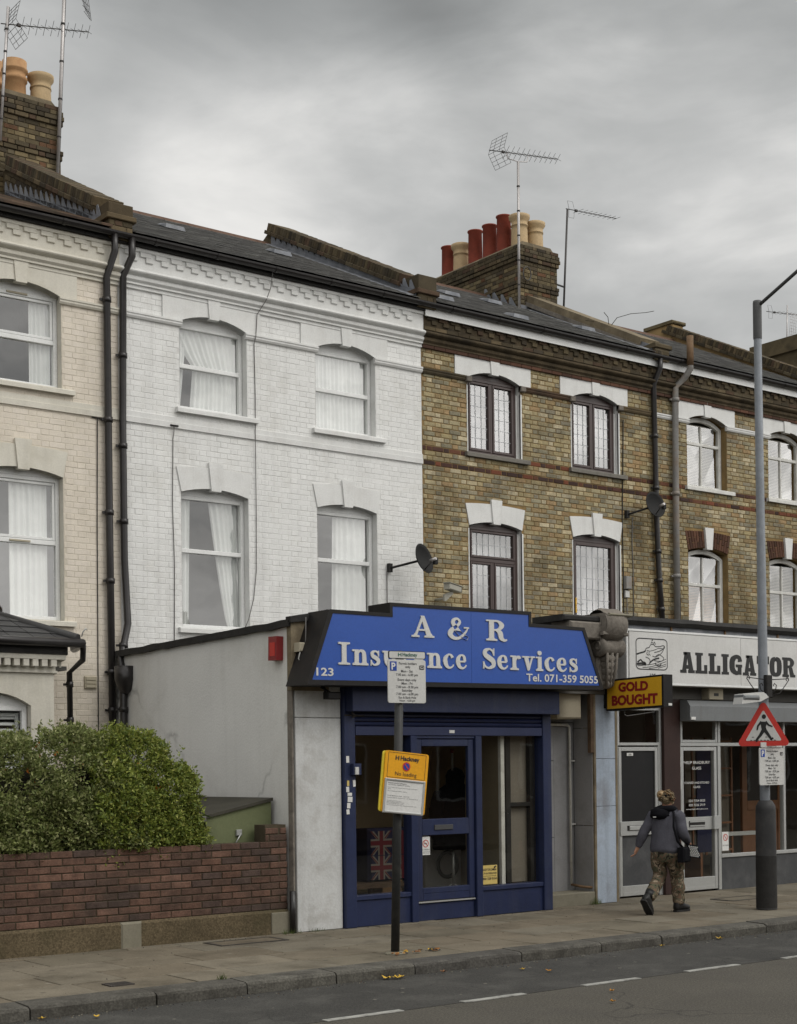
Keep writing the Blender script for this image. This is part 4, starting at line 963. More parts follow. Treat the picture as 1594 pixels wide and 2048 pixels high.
for k in range(rows_):
    t0 = k / rows_; y = BY - .2 + .97 * t0; z = 3.39 + .36 * t0; xa = 5.6 + .6 * t0; xb = 7.95 - .6 * t0; x = xa - (.15 if k % 2 else 0); an = math.atan(.36 / 1.17)
    while x < xb:
        a, b = max(x, xa), min(x + .3, xb)
        if b - a > .05: P.put((round((b - a - .006) / .01) * .01, .012, .34), 'bay_slate', Matrix.Translation(((a + b) / 2, y + .15, z + .060)) @ Matrix.Rotation(an, 4, 'X') @ Matrix.Rotation(-pi / 2, 4, 'X'), .003)
        x += .3
P.finish(bo, 'slate', 'slates', 60)
h_ = MB(); h_.tube([(7.95, BY - .2, 3.42), (7.35, 17.95, 3.78)], .055, 8, 'bay_slate'); h_.tube([(7.98, BY - .24, 3.44), (7.99, BY - .26, 3.50), (8.02, BY - .28, 3.54), (8.04, BY - .27, 3.52)], .008, 5, 'aluminium'); h_.build('hip_tile', bo)
gu = MB(); gu.tube([(5.5, BY - .24, 3.36), (8.0, BY - .24, 3.36), (8.25, 17.6, 3.36)], .055, 8, 'black_plastic'); gu.build('bay_gutter', bo)
downpipe(bo, [(8.02, BY - .20, 3.33), (8.13, BY + .05, 3.18), (8.16, 17.55, 3.05), (8.17, 17.55, 0)], .037, collars=(2.9, 2.45, 1.6))
wf = MB(); ring(wf, 6.41, 7.41, .76, 2.60, .06, BY + .10, BY + .16, 'upvc_white'); wf.bev(6.89, 6.93, BY + .10, BY + .15, .82, 2.54, .005, 'upvc_white'); wf.prism([(6.41, 2.601), (7.41, 2.601)] + arc(6.41, 7.41, 2.62, .13)[::-1], 'y', BY + .11, BY + .15, 'upvc_white'); wo = wf.build('window', bo)
gp = MB(); pane_mesh(gp, 6.47, 7.35, .82, 2.54, BY + .13); gp.build('pane', wo)
sh = thing('plantation_shutter', 'white louvred shutters inside the cream house bay window', 'shutter', (6.9, BY + .2, .8)); sf = MB()
for (a, b) in ((6.47, 6.90), (6.92, 7.35)): ring(sf, a, b, .80, 2.52, .045, BY + .2, BY + .23, 'upvc_white')
sf.build('shutter_frame', sh)
for (a, b) in ((6.52, 6.85), (6.97, 7.30)):
    z = .87
    while z < 2.46:
        l = MB(); l.add([(a, BY + .19, z), (b, BY + .19, z), (b, BY + .235, z + .035), (a, BY + .235, z + .035), (a, BY + .195, z - .006), (b, BY + .195, z - .006), (b, BY + .24, z + .029), (a, BY + .24, z + .029)], [(0, 1, 2, 3), (4, 7, 6, 5), (0, 4, 5, 1), (1, 5, 6, 2), (2, 6, 7, 3), (3, 7, 4, 0)], 'upvc_white'); l.build('louvre', sh); z += .075

# white house ----------------------------------------------------------------
root, wn = house(1, 'white painted brick terraced house behind the blue insurance shop', white); whiteh = root
U, Lw = wn['up'], wn['low']
window_upvc(root, *U[0], 6.75, 7.93, 8.05, 7.36, sash_top=False); window_upvc(root, *U[1], 6.75, 7.93, 8.05, 7.36, sash_top=False)
window_upvc(root, *Lw[0], 3.75, 5.58, 5.68, 4.82, sash_top=False); window_upvc(root, *Lw[1], 3.75, 5.58, 5.68, 4.86, sash_top=False)
curtain(U[0][0] + .03, U[0][1] - .04, 6.8, 7.90, YF + .205, 'sheer curtain swept aside in the white house upper left window', 10, pinch=lambda v: (.30 - .30 * max(0, (v - .55) / .45) ** .7 if v > .55 else .30 - .1 * (.55 - v), 1), seed=3)
curtain(U[0][0] + .03, U[0][0] + .22, 6.8, 7.86, YF + .21, 'narrow net strip at the left of the white house upper left window', 3, pinch=lambda v: (0, .5 + .6 * v), seed=4)
curtain(U[1][0] + .03, U[1][1] - .04, 6.8, 7.90, YF + .205, 'pleated curtain filling the white house upper right window', 14, seed=5)
curtain(Lw[0][0] + .03, Lw[0][0] + .24, 3.8, 5.55, YF + .205, 'thin white curtain at the left of the white house lower left window', 3, pinch=lambda v: (0, .8 + .2 * v), seed=6)
curtain(Lw[0][0] + .50, Lw[0][1] - .03, 3.8, 5.55, YF + .21, 'white curtain flaring at the right of the white house lower left window', 6, pinch=lambda v: (.62 - .55 * v ** .8, 1), seed=7)
curtain(Lw[1][0] + .42, Lw[1][1] - .05, 3.8, 5.55, YF + .205, 'white drape hanging at the right of the white house lower right window', 6, pinch=lambda v: (-.06 * (1 - v), 1), seed=8)
ro = roof(root, 9.27, 14.08, 'slate_roof')
roof_vent(ro, 11.08, 20.03); roof_vent(ro, 13.0, 20.02)
parapet(root, 14.24, y0=17.88, z_front=8.98, z_apex=11.05); lead_steps(root, 14.06, 24, 17.85, 21.9)
downpipe(root, [(9.24, 17.80, 8.84), (9.24, 17.80, 8.60), (9.17, 17.93, 8.36), (9.14, 17.93, 6.4), (9.14, 17.93, 4.6), (9.18, 17.93, 3.75), (8.99, 17.78, 3.25), (8.965, 17.66, 3.0), (8.96, 17.66, 0)], .047, collars=(7.3, 6.1, 5.1, 3.45, 2.6))
hp = MB(); hp.lathe((8.975, 17.62, 2.80), [(.03, 0), (.10, .06), (.14, .18), (.145, .36), (.12, .36), (.10, .2)], 14, 'black_plastic'); hp.build('rainwater_hopper', root)
m_ = MB(); m_.tube([(11.45, 17.80, 8.88), (11.44, 17.86, 8.6), (11.37, 17.87, 8.42), (11.27, 17.96, 8.22), (11.26, 17.97, 8.0), (11.23, 17.935, 7.9), (11.23, 17.985, 7.8), (11.24, 17.985, 7.0), (11.22, 17.965, 6.5), (11.23, 17.98, 5.4), (11.22, 17.98, 4.6), (11.17, 17.98, 4.2), (11.08, 17.98, 3.9), (10.98, 17.98, 3.7)], .006, 5, 'cable_grey'); m_.build('wall_cable', root)
m_ = MB(); m_.tube([(9.93, 17.96, 6.48), (9.92, 17.985, 6.3), (9.90, 17.985, 5.4), (9.92, 17.985, 4.6), (9.90, 17.985, 3.4)], .006, 5, 'cable_grey'); m_.bev(9.87, 9.99, 17.95, 17.99, 6.47, 6.49, .004, 'bitumen'); m_.build('wall_cable', root)
m_ = MB(); m_.tube([(13.52, 17.975, 4.76), (13.52, 17.98, 3.6)], .008, 5, 'cable_grey'); m_.build('wall_cable', root)
v = MB(); v.bev(10.12, 10.30, YF - .035, YF, 3.50, 3.58, .006, 'grey_pipe'); v.build('wall_vent', root)

# brown brick house ------------------------------------------------------------
root, wn = house(2, 'yellow stock brick terraced house with dark brown leaded windows', brown); brownh = root
U, Lw = wn['up'], wn['low']
for i, (a, b) in enumerate(U): window_brown(root, a, b, 6.75, 7.95, 8.045, 'casement')
window_brown(root, *Lw[0], 3.75, 5.60, 5.68, 'toplight'); window_brown(root, *Lw[1], 3.75, 5.60, 5.68, 'door')
curtain(U[0][0] + .06, U[0][1] - .06, 6.8, 7.92, YF + .20, 'net curtain behind leaded panes of the brown house upper left window', 12, .008, mt='grey_net', seed=11)
curtain(U[1][0] + .06, U[1][1] - .06, 6.8, 7.92, YF + .20, 'net curtain behind leaded panes of the brown house upper right window', 12, .008, mt='grey_net', seed=12)
curtain(Lw[0][0] + .06, Lw[0][1] - .06, 3.8, 5.55, YF + .30, 'net curtain behind the brown house lower window with a top light', 12, .008, mt='grey_net', seed=13)
curtain(Lw[1][0] + .06, Lw[1][1] - .30, 4.15, 5.5, YF + .30, 'net curtain behind the brown glazed door on the first floor', 9, .008, mt='grey_net', seed=14)
for (a, b) in U + Lw:     # white painted return strips beside the brown frames
    for xx in (a, b - .035): 
        s_ = MB(); zz = (6.752, 7.92) if (a, b) in U and xx > 0 and False else None
        break
for (a, b), (z0, z1) in ((U[0], (6.755, 7.80)), (U[1], (6.755, 7.80)), (Lw[0], (3.76, 5.55)), (Lw[1], (3.76, 5.55))):
    s_ = MB(); [(lambda q: (q.bev(u0, u1, v0, v1, z0, z1, .003, 'white_stucco'), q.build('painted_reveal', root)))(MB()) for (u0, u1, v0, v1) in ((b - .035, b - .003, YF + .06, YF + .14), (a + .003, a + .03, YF + .06, YF + .14), (b, b + .03, YF - .014, YF + .02), (a - .02, a, YF - .014, YF + .02))]
for (a, b) in U:
    for xx in (a - .01, b + .02):
        s_ = MB(); s_.bev(xx - .05, xx + .06, YF - .075, YF, 7.84, 7.925, .01, 'weathered_stone'); s_.build('corbel_stop', root)
ro = roof(root, 14.41, 19.24, 'slate_roof')
for (x, y) in ((15.02, 18.42), (16.35, 18.12), (16.3, 19.8), (18.72, 18.98), (17.7, 20.3)): roof_vent(ro, x, y)
parapet(root, 19.42, z_front=8.98, z_apex=11.10, y_apex=22.0, y0=17.86, coping='cement', side='cement', pier_h=.02); lead_steps(root, 19.24, 1, 17.85, 20.9, False)
chimney(root, 19.02, 19.98, 21.0, 23.75, 9.6, 11.66, [(19.34, 21.35, 'buff', .66), (19.74, 21.35, 'buff', .60), (19.34, 21.80, 'red', .78), (19.34, 22.22, 'red', .72), (19.34, 22.66, 'red', .74), (19.34, 23.10, 'buff', .60), (19.34, 23.5, 'red', .66), (19.74, 21.9, 'buff', .60), (19.74, 22.5, 'red', .66)])
lf = MB()
for i in range(9):
    y = 21.05 + i * .24; z = EAVE_Z + PITCH * (y - EAVE_Y)
    if y < 22.0: lf.prism([(y, z), (y + .23, z + .11), (y + .22, z + .26), (y + .17, z + .25)], 'x', 18.985, 18.995, 'lead_sheet')
lf.box(19.0, 19.98, 20.96, 20.975, 10.3, 10.5, 'lead_sheet'); lf.build('chimney_flashing', root)
gw = MB(); gw.bev(18.58, 18.72, YF - .09, YF - .01, 4.80, 5.02, .01, 'grey_pipe'); gw.tube([(18.66, YF - .05, 5.0), (18.66, YF - .05, 5.18)], .004, 5, 'bitumen'); gw.bev(18.60, 18.70, YF - .05, YF - .01, 4.66, 4.78, .006, 'sign_white'); gw.tube([(18.65, YF - .03, 4.66), (18.66, YF - .03, 3.6)], .008, 5, 'cable_grey'); tag(gw.build('junction_box'), 'grey electrical junction box with a stub aerial beside the brown glazed door', 'junction box')
for pts, mt in (([(18.62, YF - .02, 7.7), (18.60, YF - .02, 6.9), (18.57, YF - .02, 6.0), (18.58, YF - .02, 5.0), (18.58, YF - .02, 3.7)], 'bitumen'), ([(18.82, YF - .02, 6.05), (18.80, YF - .02, 5.6), (18.82, YF - .02, 5.2), (18.82, YF - .02, 3.7)], 'cable_grey'), ([(19.95, YF - .03, 6.37), (19.98, YF - .03, 5.5), (20.0, YF - .03, 3.7)], 'bitumen')):
    m_ = MB(); m_.tube(pts, .009, 5, mt); m_.build('wall_cable', root)
downpipe(root, [(19.36, 17.80, 8.82), (19.36, 17.80, 8.66), (19.33, 17.93, 8.4), (19.36, 17.92, 6.0), (19.40, 17.92, 5.1), (19.52, 17.92, 3.7)], .050, collars=(7.5, 6.6, 5.5, 5.0, 4.5))

# alligator house ---------------------------------------------------------------
root, wn = house(3, 'stock brick terraced house with old white timber windows, right of the brown one', alley); allh = root
for i, (a, b) in enumerate(wn['up']): window_old(root, a, b, 6.75, 7.88, 8.035, 7.55); blind(a + .05, b - .08, 6.8, 7.9, YF + .26, ['pale slatted blind in the upper timber window left of the lamp post', 'pale slatted blind in the upper timber window right of the lamp post'][i])
for i, (a, b) in enumerate(wn['low']): window_old(root, a, b, 3.75, 5.52, 5.66, 5.02); blind(a + .05, b - .08, 3.8, 4.98 if i == 0 else 5.5, YF + .26, ['orange slatted blind in the lower timber window left of the lamp post', 'pale slatted blind in the lower timber window right of the lamp post'][i], 'orange_blind' if i == 0 else 'slat_blind')
ro = roof(root, 19.60, 24.33, 'slate_roof')
parapet(root, 24.5, y0=17.88, z_front=8.94, z_apex=11.08, y_apex=22.2, side='render', pier_h=.1)
pr = MB(); pr.bev(24.32, 24.68, 22.0, 22.75, 10.6, 11.30, .02, 'ochre_render'); pr.bev(24.28, 24.72, 21.95, 22.8, 11.30, 11.37, .02, 'stock_chimney'); pr.build('parapet_pier', root)
downpipe(root, [(20.02, 17.70, 9.0), (20.02, 17.70, 8.72), (20.0, 17.80, 8.60), (19.86, 17.91, 8.42), (19.84, 17.91, 6.5), (19.84, 17.91, 3.7)], .058, 'grey_pipe', collars=(8.2, 6.55, 5.1), name='soil_pipe')
m_ = MB(); m_.tube([(20.02, 17.70, 8.78), (20.02, 17.70, 9.30)], .062, 10, 'rusty_pipe'); m_.build('rusty_vent_stack', root)
# next house, only its roof end and stack show
nx = thing('terraced_house', 'stock brick terraced house at the far right, only its chimney and roof end show', 'house', (27, YF, 0))
m_ = MB(); m_.box(24.51, 29.8, YF, 26.2, -.2, 8.88, 'stock_mortar'); m_.build('wall', nx); roof(nx, 24.68, 29.8, 'slate_roof', pieces=False)
c = MB(); c.box(29.0, 30.0, 21.6, 23.6, 9.5, 11.75, 'sooty_brick'); c.bev(28.92, 30.08, 21.52, 23.68, 11.55, 11.9, .02, 'sooty_brick'); c.prism([(17.7, 8.6), (17.7, 9.2), (22.1, 11.35), (22.1, 8.6)], 'x', 29.6, 29.95, 'sooty_brick'); c.build('chimney', nx)

# ================================================================== BLUE SHOP (single-storey front extension)
shop = thing('shop_building', 'single storey shop with blue painted front and grey rendered side wall', 'shop', (11.4, 13.9, 0))
m_ = MB(); m_.prism([(13.80, -.1), (13.80, 3.40), (17.99, 3.34), (17.99, -.1)], 'x', 9.02, 9.24, 'grey_render'); m_.build('side_wall', shop)
c = MB(); vs = []; n = 30
for i in range(n + 1):
    y = 13.74 + 4.2 * i / n; z = 3.40 - .06 * i / n + .012 * noise.noise(Vector((y * 3, 0, 0))); w = .012 * noise.noise(Vector((y * 5, 4, 0)))
    vs += [(8.965 + w, y, z - .045 + w), (8.965 + w, y, z + .035), (9.30, y, z + .05), (9.30, y, z - .03)]
c.add(vs, [(4 * i + k, 4 * i + (k + 1) % 4, 4 * i + 4 + (k + 1) % 4, 4 * i + 4 + k) for i in range(n) for k in range(4)] + [(0, 1, 2, 3)], 'bitumen')
c.prism([(8.98, 3.40), (9.30, 3.44), (9.42, 3.47), (9.42, 3.53), (9.26, 3.52), (8.98, 3.47)], 'y', 13.70, 13.80, 'bitumen'); c.build('roof_edge', shop)
m_ = MB(); m_.box(9.26, 14.2, 13.85, 17.98, 3.20, 3.33, 'grey_roof_felt'); m_.build('roof', shop)
m_ = MB(); m_.box(9.005, 9.50, 13.735, 13.82, 2.66, 3.43, 'bare_cement'); m_.build('cement_return', shop)
m_ = MB(); m_.bev(9.06, 9.67, 13.755, 13.84, .0, 2.36, .006, 'peeling_white'); m_.bev(9.06, 9.67, 13.758, 13.84, 2.366, 2.74, .006, 'peeling_white'); m_.build('white_pier', shop)
m_ = MB(); pts = [(13.752, 0)]; 
m_.bev(9.012, 9.036, 13.752, 13.84, 0, 2.72, .006, 'weathered_stone'); m_.build('corner_strip', shop)
# blue frontage
bl = 'blue_shop_paint'
m_ = MB(); m_.bev(9.68, 9.83, 13.70, 13.86, 0, 2.70, .006, bl); m_.build('pilaster', shop)
m_ = MB(); m_.bev(12.70, 12.84, 13.70, 13.86, 0, 2.44, .006, bl); m_.build('pilaster', shop)
m_ = MB(); m_.bev(9.70, 12.86, 13.56, 13.86, 2.435, 2.72, .006, bl); m_.build('shutter_box', shop)
sm = thing; s_ = MB()
zz = 2.43
for i, h in enumerate((.05, .05, .05)):
    q = MB(); yv = 13.72
    q.profx([(yv + .03, zz - h), (yv + .004, zz - h + .006), (yv - .008, zz - h / 2), (yv + .004, zz - .006), (yv + .03, zz)], 9.84, 12.69, 'shutter_steel'); q.build('shutter_slat', shop); zz -= h + .002
q = MB(); q.bev(9.84, 12.69, 13.705, 13.76, 2.17, 2.272, .004, 'shutter_steel'); q.build('shutter_bottom_bar', shop)
q = MB(); q.box(11.20, 11.28, 13.70, 13.7048, 2.20, 2.235, 'paper_white'); q.build('shutter_label', shop)
hk = MB(); hk.tube([(9.76, 13.69, 2.52), (9.74, 13.67, 2.49), (9.78, 13.67, 2.46), (9.77, 13.67, 2.42), (9.81, 13.67, 2.39), (9.78, 13.68, 2.37)], .012, 6, 'iron_cover'); hk.tube([(9.68, 13.69, 2.395), (9.95, 13.69, 2.39)], .007, 5, 'iron_cover'); hk.build('shutter_hook', shop)
m_ = MB(); m_.bev(9.83, 10.62, 13.735, 13.86, .0, .30, .005, bl); m_.bev(11.70, 12.70, 13.735, 13.86, .0, .30, .005, bl); m_.bev(9.83, 10.62, 13.715, 13.86, .301, .355, .006, bl); m_.bev(11.70, 12.70, 13.715, 13.86, .301, .355, .006, bl); m_.bev(10.72, 11.60, 13.75, 13.86, .0, .20, .005, bl); m_.build('stall_riser', shop)
m_ = MB(); m_.bev(10.62, 10.715, 13.70, 13.86, 0, 2.169, .005, bl); m_.bev(11.605, 11.70, 13.70, 13.86, 0, 2.169, .005, bl); m_.bev(10.715, 11.605, 13.72, 13.86, 2.135, 2.169, .005, bl); m_.build('door_frame', shop)
dr = MB(); ring(dr, 10.72, 11.60, .235, 2.13, .085, 13.735, 13.785, bl); dr.bev(10.805, 11.515, 13.736, 13.785, 1.00, 1.19, .005, bl); dr.bev(10.805, 11.515, 13.734, 13.785, .32, .385, .004, bl); dro = dr.build('door', shop)
q = MB(); q.box(10.725, 11.595, 13.725, 13.78, .212, .228, 'aluminium'); q.build('threshold_bar', dro)
q = MB(); q.bev(10.98, 11.26, 13.722, 13.735, 1.06, 1.12, .004, 'riser_grey'); q.build('letterbox', dro)
q = MB(); pane_mesh(q, 10.805, 11.515, 1.19, 2.045, 13.765, 'shop_glass'); q.build('pane', dro)
q = MB(); pane_mesh(q, 10.805, 11.515, .385, 1.0, 13.765, 'shop_glass'); q.build('pane', dro)
q = MB(); pane_mesh(q, 9.83, 10.62, .355, 2.17, 13.80, 'shop_glass'); q.build('shop_window_pane', shop)
q = MB(); pane_mesh(q, 11.70, 12.70, .355, 2.17, 13.80, 'shop_glass'); q.build('shop_window_pane', shop)
# stickers on the blue pilaster
for i, (x, z, w, h, mt) in enumerate(((9.70, 1.86, .04, .075, 'paper_white'), (9.72, 1.59, .035, .075, 'paper_white'), (9.705, 1.60, .03, .06, 'paper_yellow'), (9.695, 1.53, .04, .06, 'paper_white'), (9.71, 1.49, .06, .035, 'paper_white'), (9.71, 1.42, .065, .06, 'paper_white'), (9.70, 1.35, .045, .06, 'paper_white'), (9.695, 1.28, .04, .055, 'paper_white'))):
    q = MB(); e = rng.uniform(-.1, .1); q.box(0, w, -.002, 0, 0, h, mt, Matrix.Translation((x + (i == 1) * .07, 13.6985 - .0005 * i, z)) @ Matrix.Rotation(e, 4, 'Y')); q.build('sticker', shop)
kb_ = MB(); kb_.bev(9.76, 9.87, 13.64, 13.70, 1.72, 1.85, .006, bl); kb_.bev(9.775, 9.825, 13.625, 13.64, 1.725, 1.81, .004, 'sign_white'); kb_.build('entry_buzzer', shop)
ns = MB(); ns.box(10.80, 10.93, 13.756, 13.762, .77, .985, 'paper_white')
def disc(mb, c, r, y, mt, n=20, rin=0):
    pts = [(c[0] + r * cos(2 * pi * i / n), y, c[1] + r * sin(2 * pi * i / n)) for i in range(n)]
    if rin:
        pin = [(c[0] + rin * cos(2 * pi * i / n), y, c[1] + rin * sin(2 * pi * i / n)) for i in range(n)]
        mb.add(pts + pin, [(i, (i + 1) % n, n + (i + 1) % n, n + i) for i in range(n)], mt)
    else: mb.add(pts, [tuple(range(n))], mt)
disc(ns, (10.865, .905), .045, 13.7545, 'no_waiting_red', rin=.036); ns.add([(10.832, 13.7545, .932), (10.838, 13.7545, .938), (10.898, 13.7545, .878), (10.892, 13.7545, .872)], [(0, 1, 2, 3)], 'no_waiting_red'); ns.box(10.84, 10.885, 13.754, 13.7555, .90, .908, 'dark_sign_text')
centred(ns, 'NO SMOKING', (10.865, 13.7555, .828), (1, 0, 0), (0, 0, 1), .013, 'dark_sign_text'); centred(ns, 'IT IS AGAINST THE LAW', (10.865, 13.7555, .805), (1, 0, 0), (0, 0, 1), .008, 'dark_sign_text'); centred(ns, 'TO SMOKE IN THESE PREMISES', (10.865, 13.7555, .79), (1, 0, 0), (0, 0, 1), .008, 'dark_sign_text', w=.11)
tag(ns.build('no_smoking_sticker'), 'white no smoking sticker inside the glass of the blue shop door', 'sticker')
cs = MB(); cs.box(11.73, 11.995, 13.785, 13.797, .37, .60, 'paper_yellow')
for t_, z, h in (('CAUGHT ON CAMERA', .535, .028), ('CCTV IN OPERATION', .492, .022), ('0800 328 0154', .425, .028)): centred(cs, t_, (11.862, 13.785, z), (1, 0, 0), (0, 0, 1), h, 'flag_navy', .01, w=.24)
centred(cs, '24 HOUR MONITORING IN PROGRESS', (11.862, 13.785, .465), (1, 0, 0), (0, 0, 1), .012, 'flag_navy', w=.23); cs.tube([(11.945, 13.784, .572), (11.97, 13.784, .585)], .010, 6, 'dark_sign_text'); tag(cs.build('camera_notice'), 'yellow camera warning notice at the bottom of the right shop window', 'notice')
# side entrance recess
m_ = MB(); m_.bev(12.86, 13.40, 14.26, 14.30, .14, .86, .004, 'recess_panel'); m_.bev(12.86, 13.40, 14.258, 14.30, .866, 1.86, .004, 'recess_panel'); m_.bev(12.86, 13.40, 14.255, 14.30, 1.866, 2.36, .004, 'recess_panel'); m_.bev(12.86, 13.77, 14.26, 14.30, 2.366, 2.9, .004, 'recess_panel'); m_.bev(13.41, 13.77, 14.27, 14.30, .1, 2.36, .004, 'recess_panel'); m_.build('recess_panel', shop)
m_ = MB()
for z0, z1 in ((.10, 1.01), (1.018, 2.28), (2.288, 2.80)): m_.box(13.76, 13.80, 13.92, 14.255, z0, z1, 'recess_panel')
m_.build('recess_side_panel', shop)
m_ = MB(); m_.bev(12.85, 13.78, 13.90, 14.27, -.01, .16, .01, 'cement_patch'); m_.build('door_step', shop)
m_ = MB(); m_.tube([(13.20, 14.22, 2.335), (13.62, 14.22, 2.33), (13.655, 14.22, 2.30), (13.66, 14.22, .24)], .017, 8, 'old_white_timber'); m_.tube([(13.66, 14.22, .24), (13.66, 14.0, .22), (13.80, 13.93, .21)], .018, 8, 'rusty_pipe')
for z in (1.85, 1.02): m_.box(13.66, 13.75, 14.22, 14.24, z, z + .02, 'old_white_timber')
m_.build('wall_pipe', shop)
q = MB(); q.bev(13.20, 13.62, 13.95, 14.24, 2.40, 2.95, .02, 'beige_box'); q.build('meter_box', shop)
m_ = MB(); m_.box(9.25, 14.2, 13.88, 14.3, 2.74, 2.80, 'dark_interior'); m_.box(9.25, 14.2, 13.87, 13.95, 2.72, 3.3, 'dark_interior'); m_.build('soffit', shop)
# stone pilaster and console
m_ = MB(); 
for z0, z1 in ((0, 1.26), (1.264, 1.88), (1.884, 2.80)): m_.bev(13.81, 14.17, 13.90, 14.15, z0, z1, .004, 'pale_blue_paint')
m_.build('pale_blue_pilaster', shop)
m_ = MB(); m_.box(13.775, 13.808, 13.89, 14.1, 0, 2.8, 'bare_cement'); m_.box(14.172, 14.21, 13.90, 14.2, 0, 2.8, 'bare_cement'); m_.bev(13.70, 13.76, 13.87, 13.93, 1.96, 2.72, .006, 'old_wood'); m_.build('timber_strip', shop)
k = MB()     # carved console bracket: block, scroll, leaf drop
k.bev(13.64, 14.02, 13.50, 13.90, 3.50, 3.74, .03, 'weathered_stone'); k.bev(13.60, 14.06, 13.52, 13.90, 3.455, 3.50, .01, 'weathered_stone'); k.lathe((0, 0, 0), [(.19, -.19), (.215, -.12), (.21, 0), (.215, .12), (.19, .19)], 18, 'weathered_stone', Matrix.Translation((13.83, 13.68, 3.60)) @ Matrix.Rotation(pi / 2, 4, 'Y') @ Matrix.Scale(1.0, 4))
k.lathe((0, 0, 0), [(.115, -.20), (.13, -.17), (.10, -.10), (.10, .10), (.13, .17), (.115, .20)], 16, 'weathered_stone', Matrix.Translation((13.83, 13.66, 3.31)) @ Matrix.Rotation(pi / 2, 4, 'Y'), cap=True)
for sx_ in (-.205, .205):
    sp = [(13.83 + sx_, 13.66 + (.10 - .011 * i) * cos(i * .75), 3.31 + (.10 - .011 * i) * sin(i * .75)) for i in range(9)]; k.tube(sp, .016, 6, 'weathered_stone')
k.bev(13.67, 13.99, 13.70, 13.90, 2.80, 3.42, .03, 'weathered_stone')
for i in range(5):
    t = i / 4; k.lathe((0, 0, 0), [(.02, -.07), (.10 - .03 * t, -.05), (.125 - .04 * t, 0), (.10 - .03 * t, .04), (.02, .06)], 10, 'weathered_stone', Matrix.Translation((13.83, 13.70 + .015 * t, 3.17 - .32 * t)))
for sx_ in (-.09, 0, .09): k.tube([(13.83 + sx_, 13.60, 3.24), (13.83 + sx_ * .9, 13.61, 3.05), (13.83 + sx_ * .6, 13.66, 2.82)], .022, 6, 'weathered_stone')
k.build('stone_console', shop)
m_ = MB(); m_.bev(13.1, 13.66, 13.60, 13.95, 3.40, 3.62, .02, 'weathered_stone'); m_.bev(13.0, 14.0, 13.62, 14.2, 3.62, 3.70, .02, 'bitumen'); m_.bev(13.68, 14.1, 13.48, 13.98, 3.70, 3.735, .015, 'cement_patch'); m_.build('old_cornice', shop)
# shop interior
m_ = MB(); m_.box(9.3, 12.9, 13.9, 17.9, -.02, .14, 'shop_floor'); m_.build('shop_floor', shop)
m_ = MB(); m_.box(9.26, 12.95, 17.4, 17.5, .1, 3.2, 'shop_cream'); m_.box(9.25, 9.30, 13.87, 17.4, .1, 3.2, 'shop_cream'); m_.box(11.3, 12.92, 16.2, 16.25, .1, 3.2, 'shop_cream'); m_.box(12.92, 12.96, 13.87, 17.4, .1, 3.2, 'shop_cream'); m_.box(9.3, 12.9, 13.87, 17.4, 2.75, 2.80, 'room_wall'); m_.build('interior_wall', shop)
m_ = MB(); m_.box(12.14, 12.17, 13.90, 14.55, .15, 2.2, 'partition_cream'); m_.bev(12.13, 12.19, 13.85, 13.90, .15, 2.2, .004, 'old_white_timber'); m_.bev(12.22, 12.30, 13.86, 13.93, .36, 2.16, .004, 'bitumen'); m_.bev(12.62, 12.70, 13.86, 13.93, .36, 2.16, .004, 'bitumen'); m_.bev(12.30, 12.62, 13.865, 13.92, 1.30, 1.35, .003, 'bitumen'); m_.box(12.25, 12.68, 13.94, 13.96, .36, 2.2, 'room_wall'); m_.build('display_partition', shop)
# jacket on a stand
jk = thing('hooded_jacket', 'black hooded coat hanging on a stand behind the shop door', 'coat', (12.22, 14.9, .15))
b = MB(); rings = [(1.02, .27, .14), (1.10, .27, .15), (1.3, .25, .14), (1.55, .24, .13), (1.72, .25, .12), (1.80, .20, .10), (1.86, .10, .09), (1.96, .10, .11), (2.04, .07, .08), (2.07, .02, .02)]
def loft(mb, rings, c, n=18, mt='black_cloth', wob=.0):
    vs = []; 
    for j, (z, rx, ry) in enumerate(rings):
        for i in range(n):
            t = 2 * pi * i / n; w = 1 + wob * sin(t * 5 + j * .7); vs.append((c[0] + rx * cos(t) * w, c[1] + ry * sin(t) * w, z))
    fs = [(j * n + i, j * n + (i + 1) % n, (j + 1) * n + (i + 1) % n, (j + 1) * n + i) for j in range(len(rings) - 1) for i in range(n)]
    fs += [tuple(range(n))[::-1], tuple((len(rings) - 1) * n + i for i in range(n))]; mb.add(vs, fs, mt, smooth=True)
loft(b, [(z - .28, rx * 1.25, ry * 1.2) for z, rx, ry in rings], (12.30, 14.95), wob=.05)
b.build('coat_body', jk)
for s_ in (-1, 1):
    b = MB(); b.tube([(12.30 + s_ * .24, 14.95, 1.46), (12.30 + s_ * .34, 14.92, 1.25), (12.30 + s_ * .38, 14.88, 1.0), (12.30 + s_ * .37, 14.82, .82)], [.09, .095, .085, .07], 10, 'black_cloth'); b.build('sleeve', jk)
st_ = thing('garment_stand', 'thin metal garment stand under the black coat', 'stand', (12.22, 14.9, .14)); b = MB(); b.tube([(12.22, 14.9, .14), (12.22, 14.9, .8)], .018, 8, 'aluminium'); b.tube([(12.22, 14.9, 1.75), (12.22, 14.9, 1.98)], .015, 8, 'aluminium'); b.tube([(12.22, 14.9, 1.98), (12.22, 14.9, 2.03)], .022, 8, 'red_plastic'); b.build('pole', st_)
b = MB()
for i in range(3): b.tube([(12.22, 14.9, .3), (12.22 + .25 * cos(i * 2.1), 14.9 + .25 * sin(i * 2.1), .15)], .012, 6, 'aluminium')
b.build('foot', st_)
wm = thing('washing_machine', 'white washing machine standing behind the coat in the shop', 'appliance', (12.55, 15.7, .14)); b = MB(); b.bev(12.24, 12.86, 15.5, 16.1, .14, 1.0, .02, 'white_enamel'); b.build('case', wm)
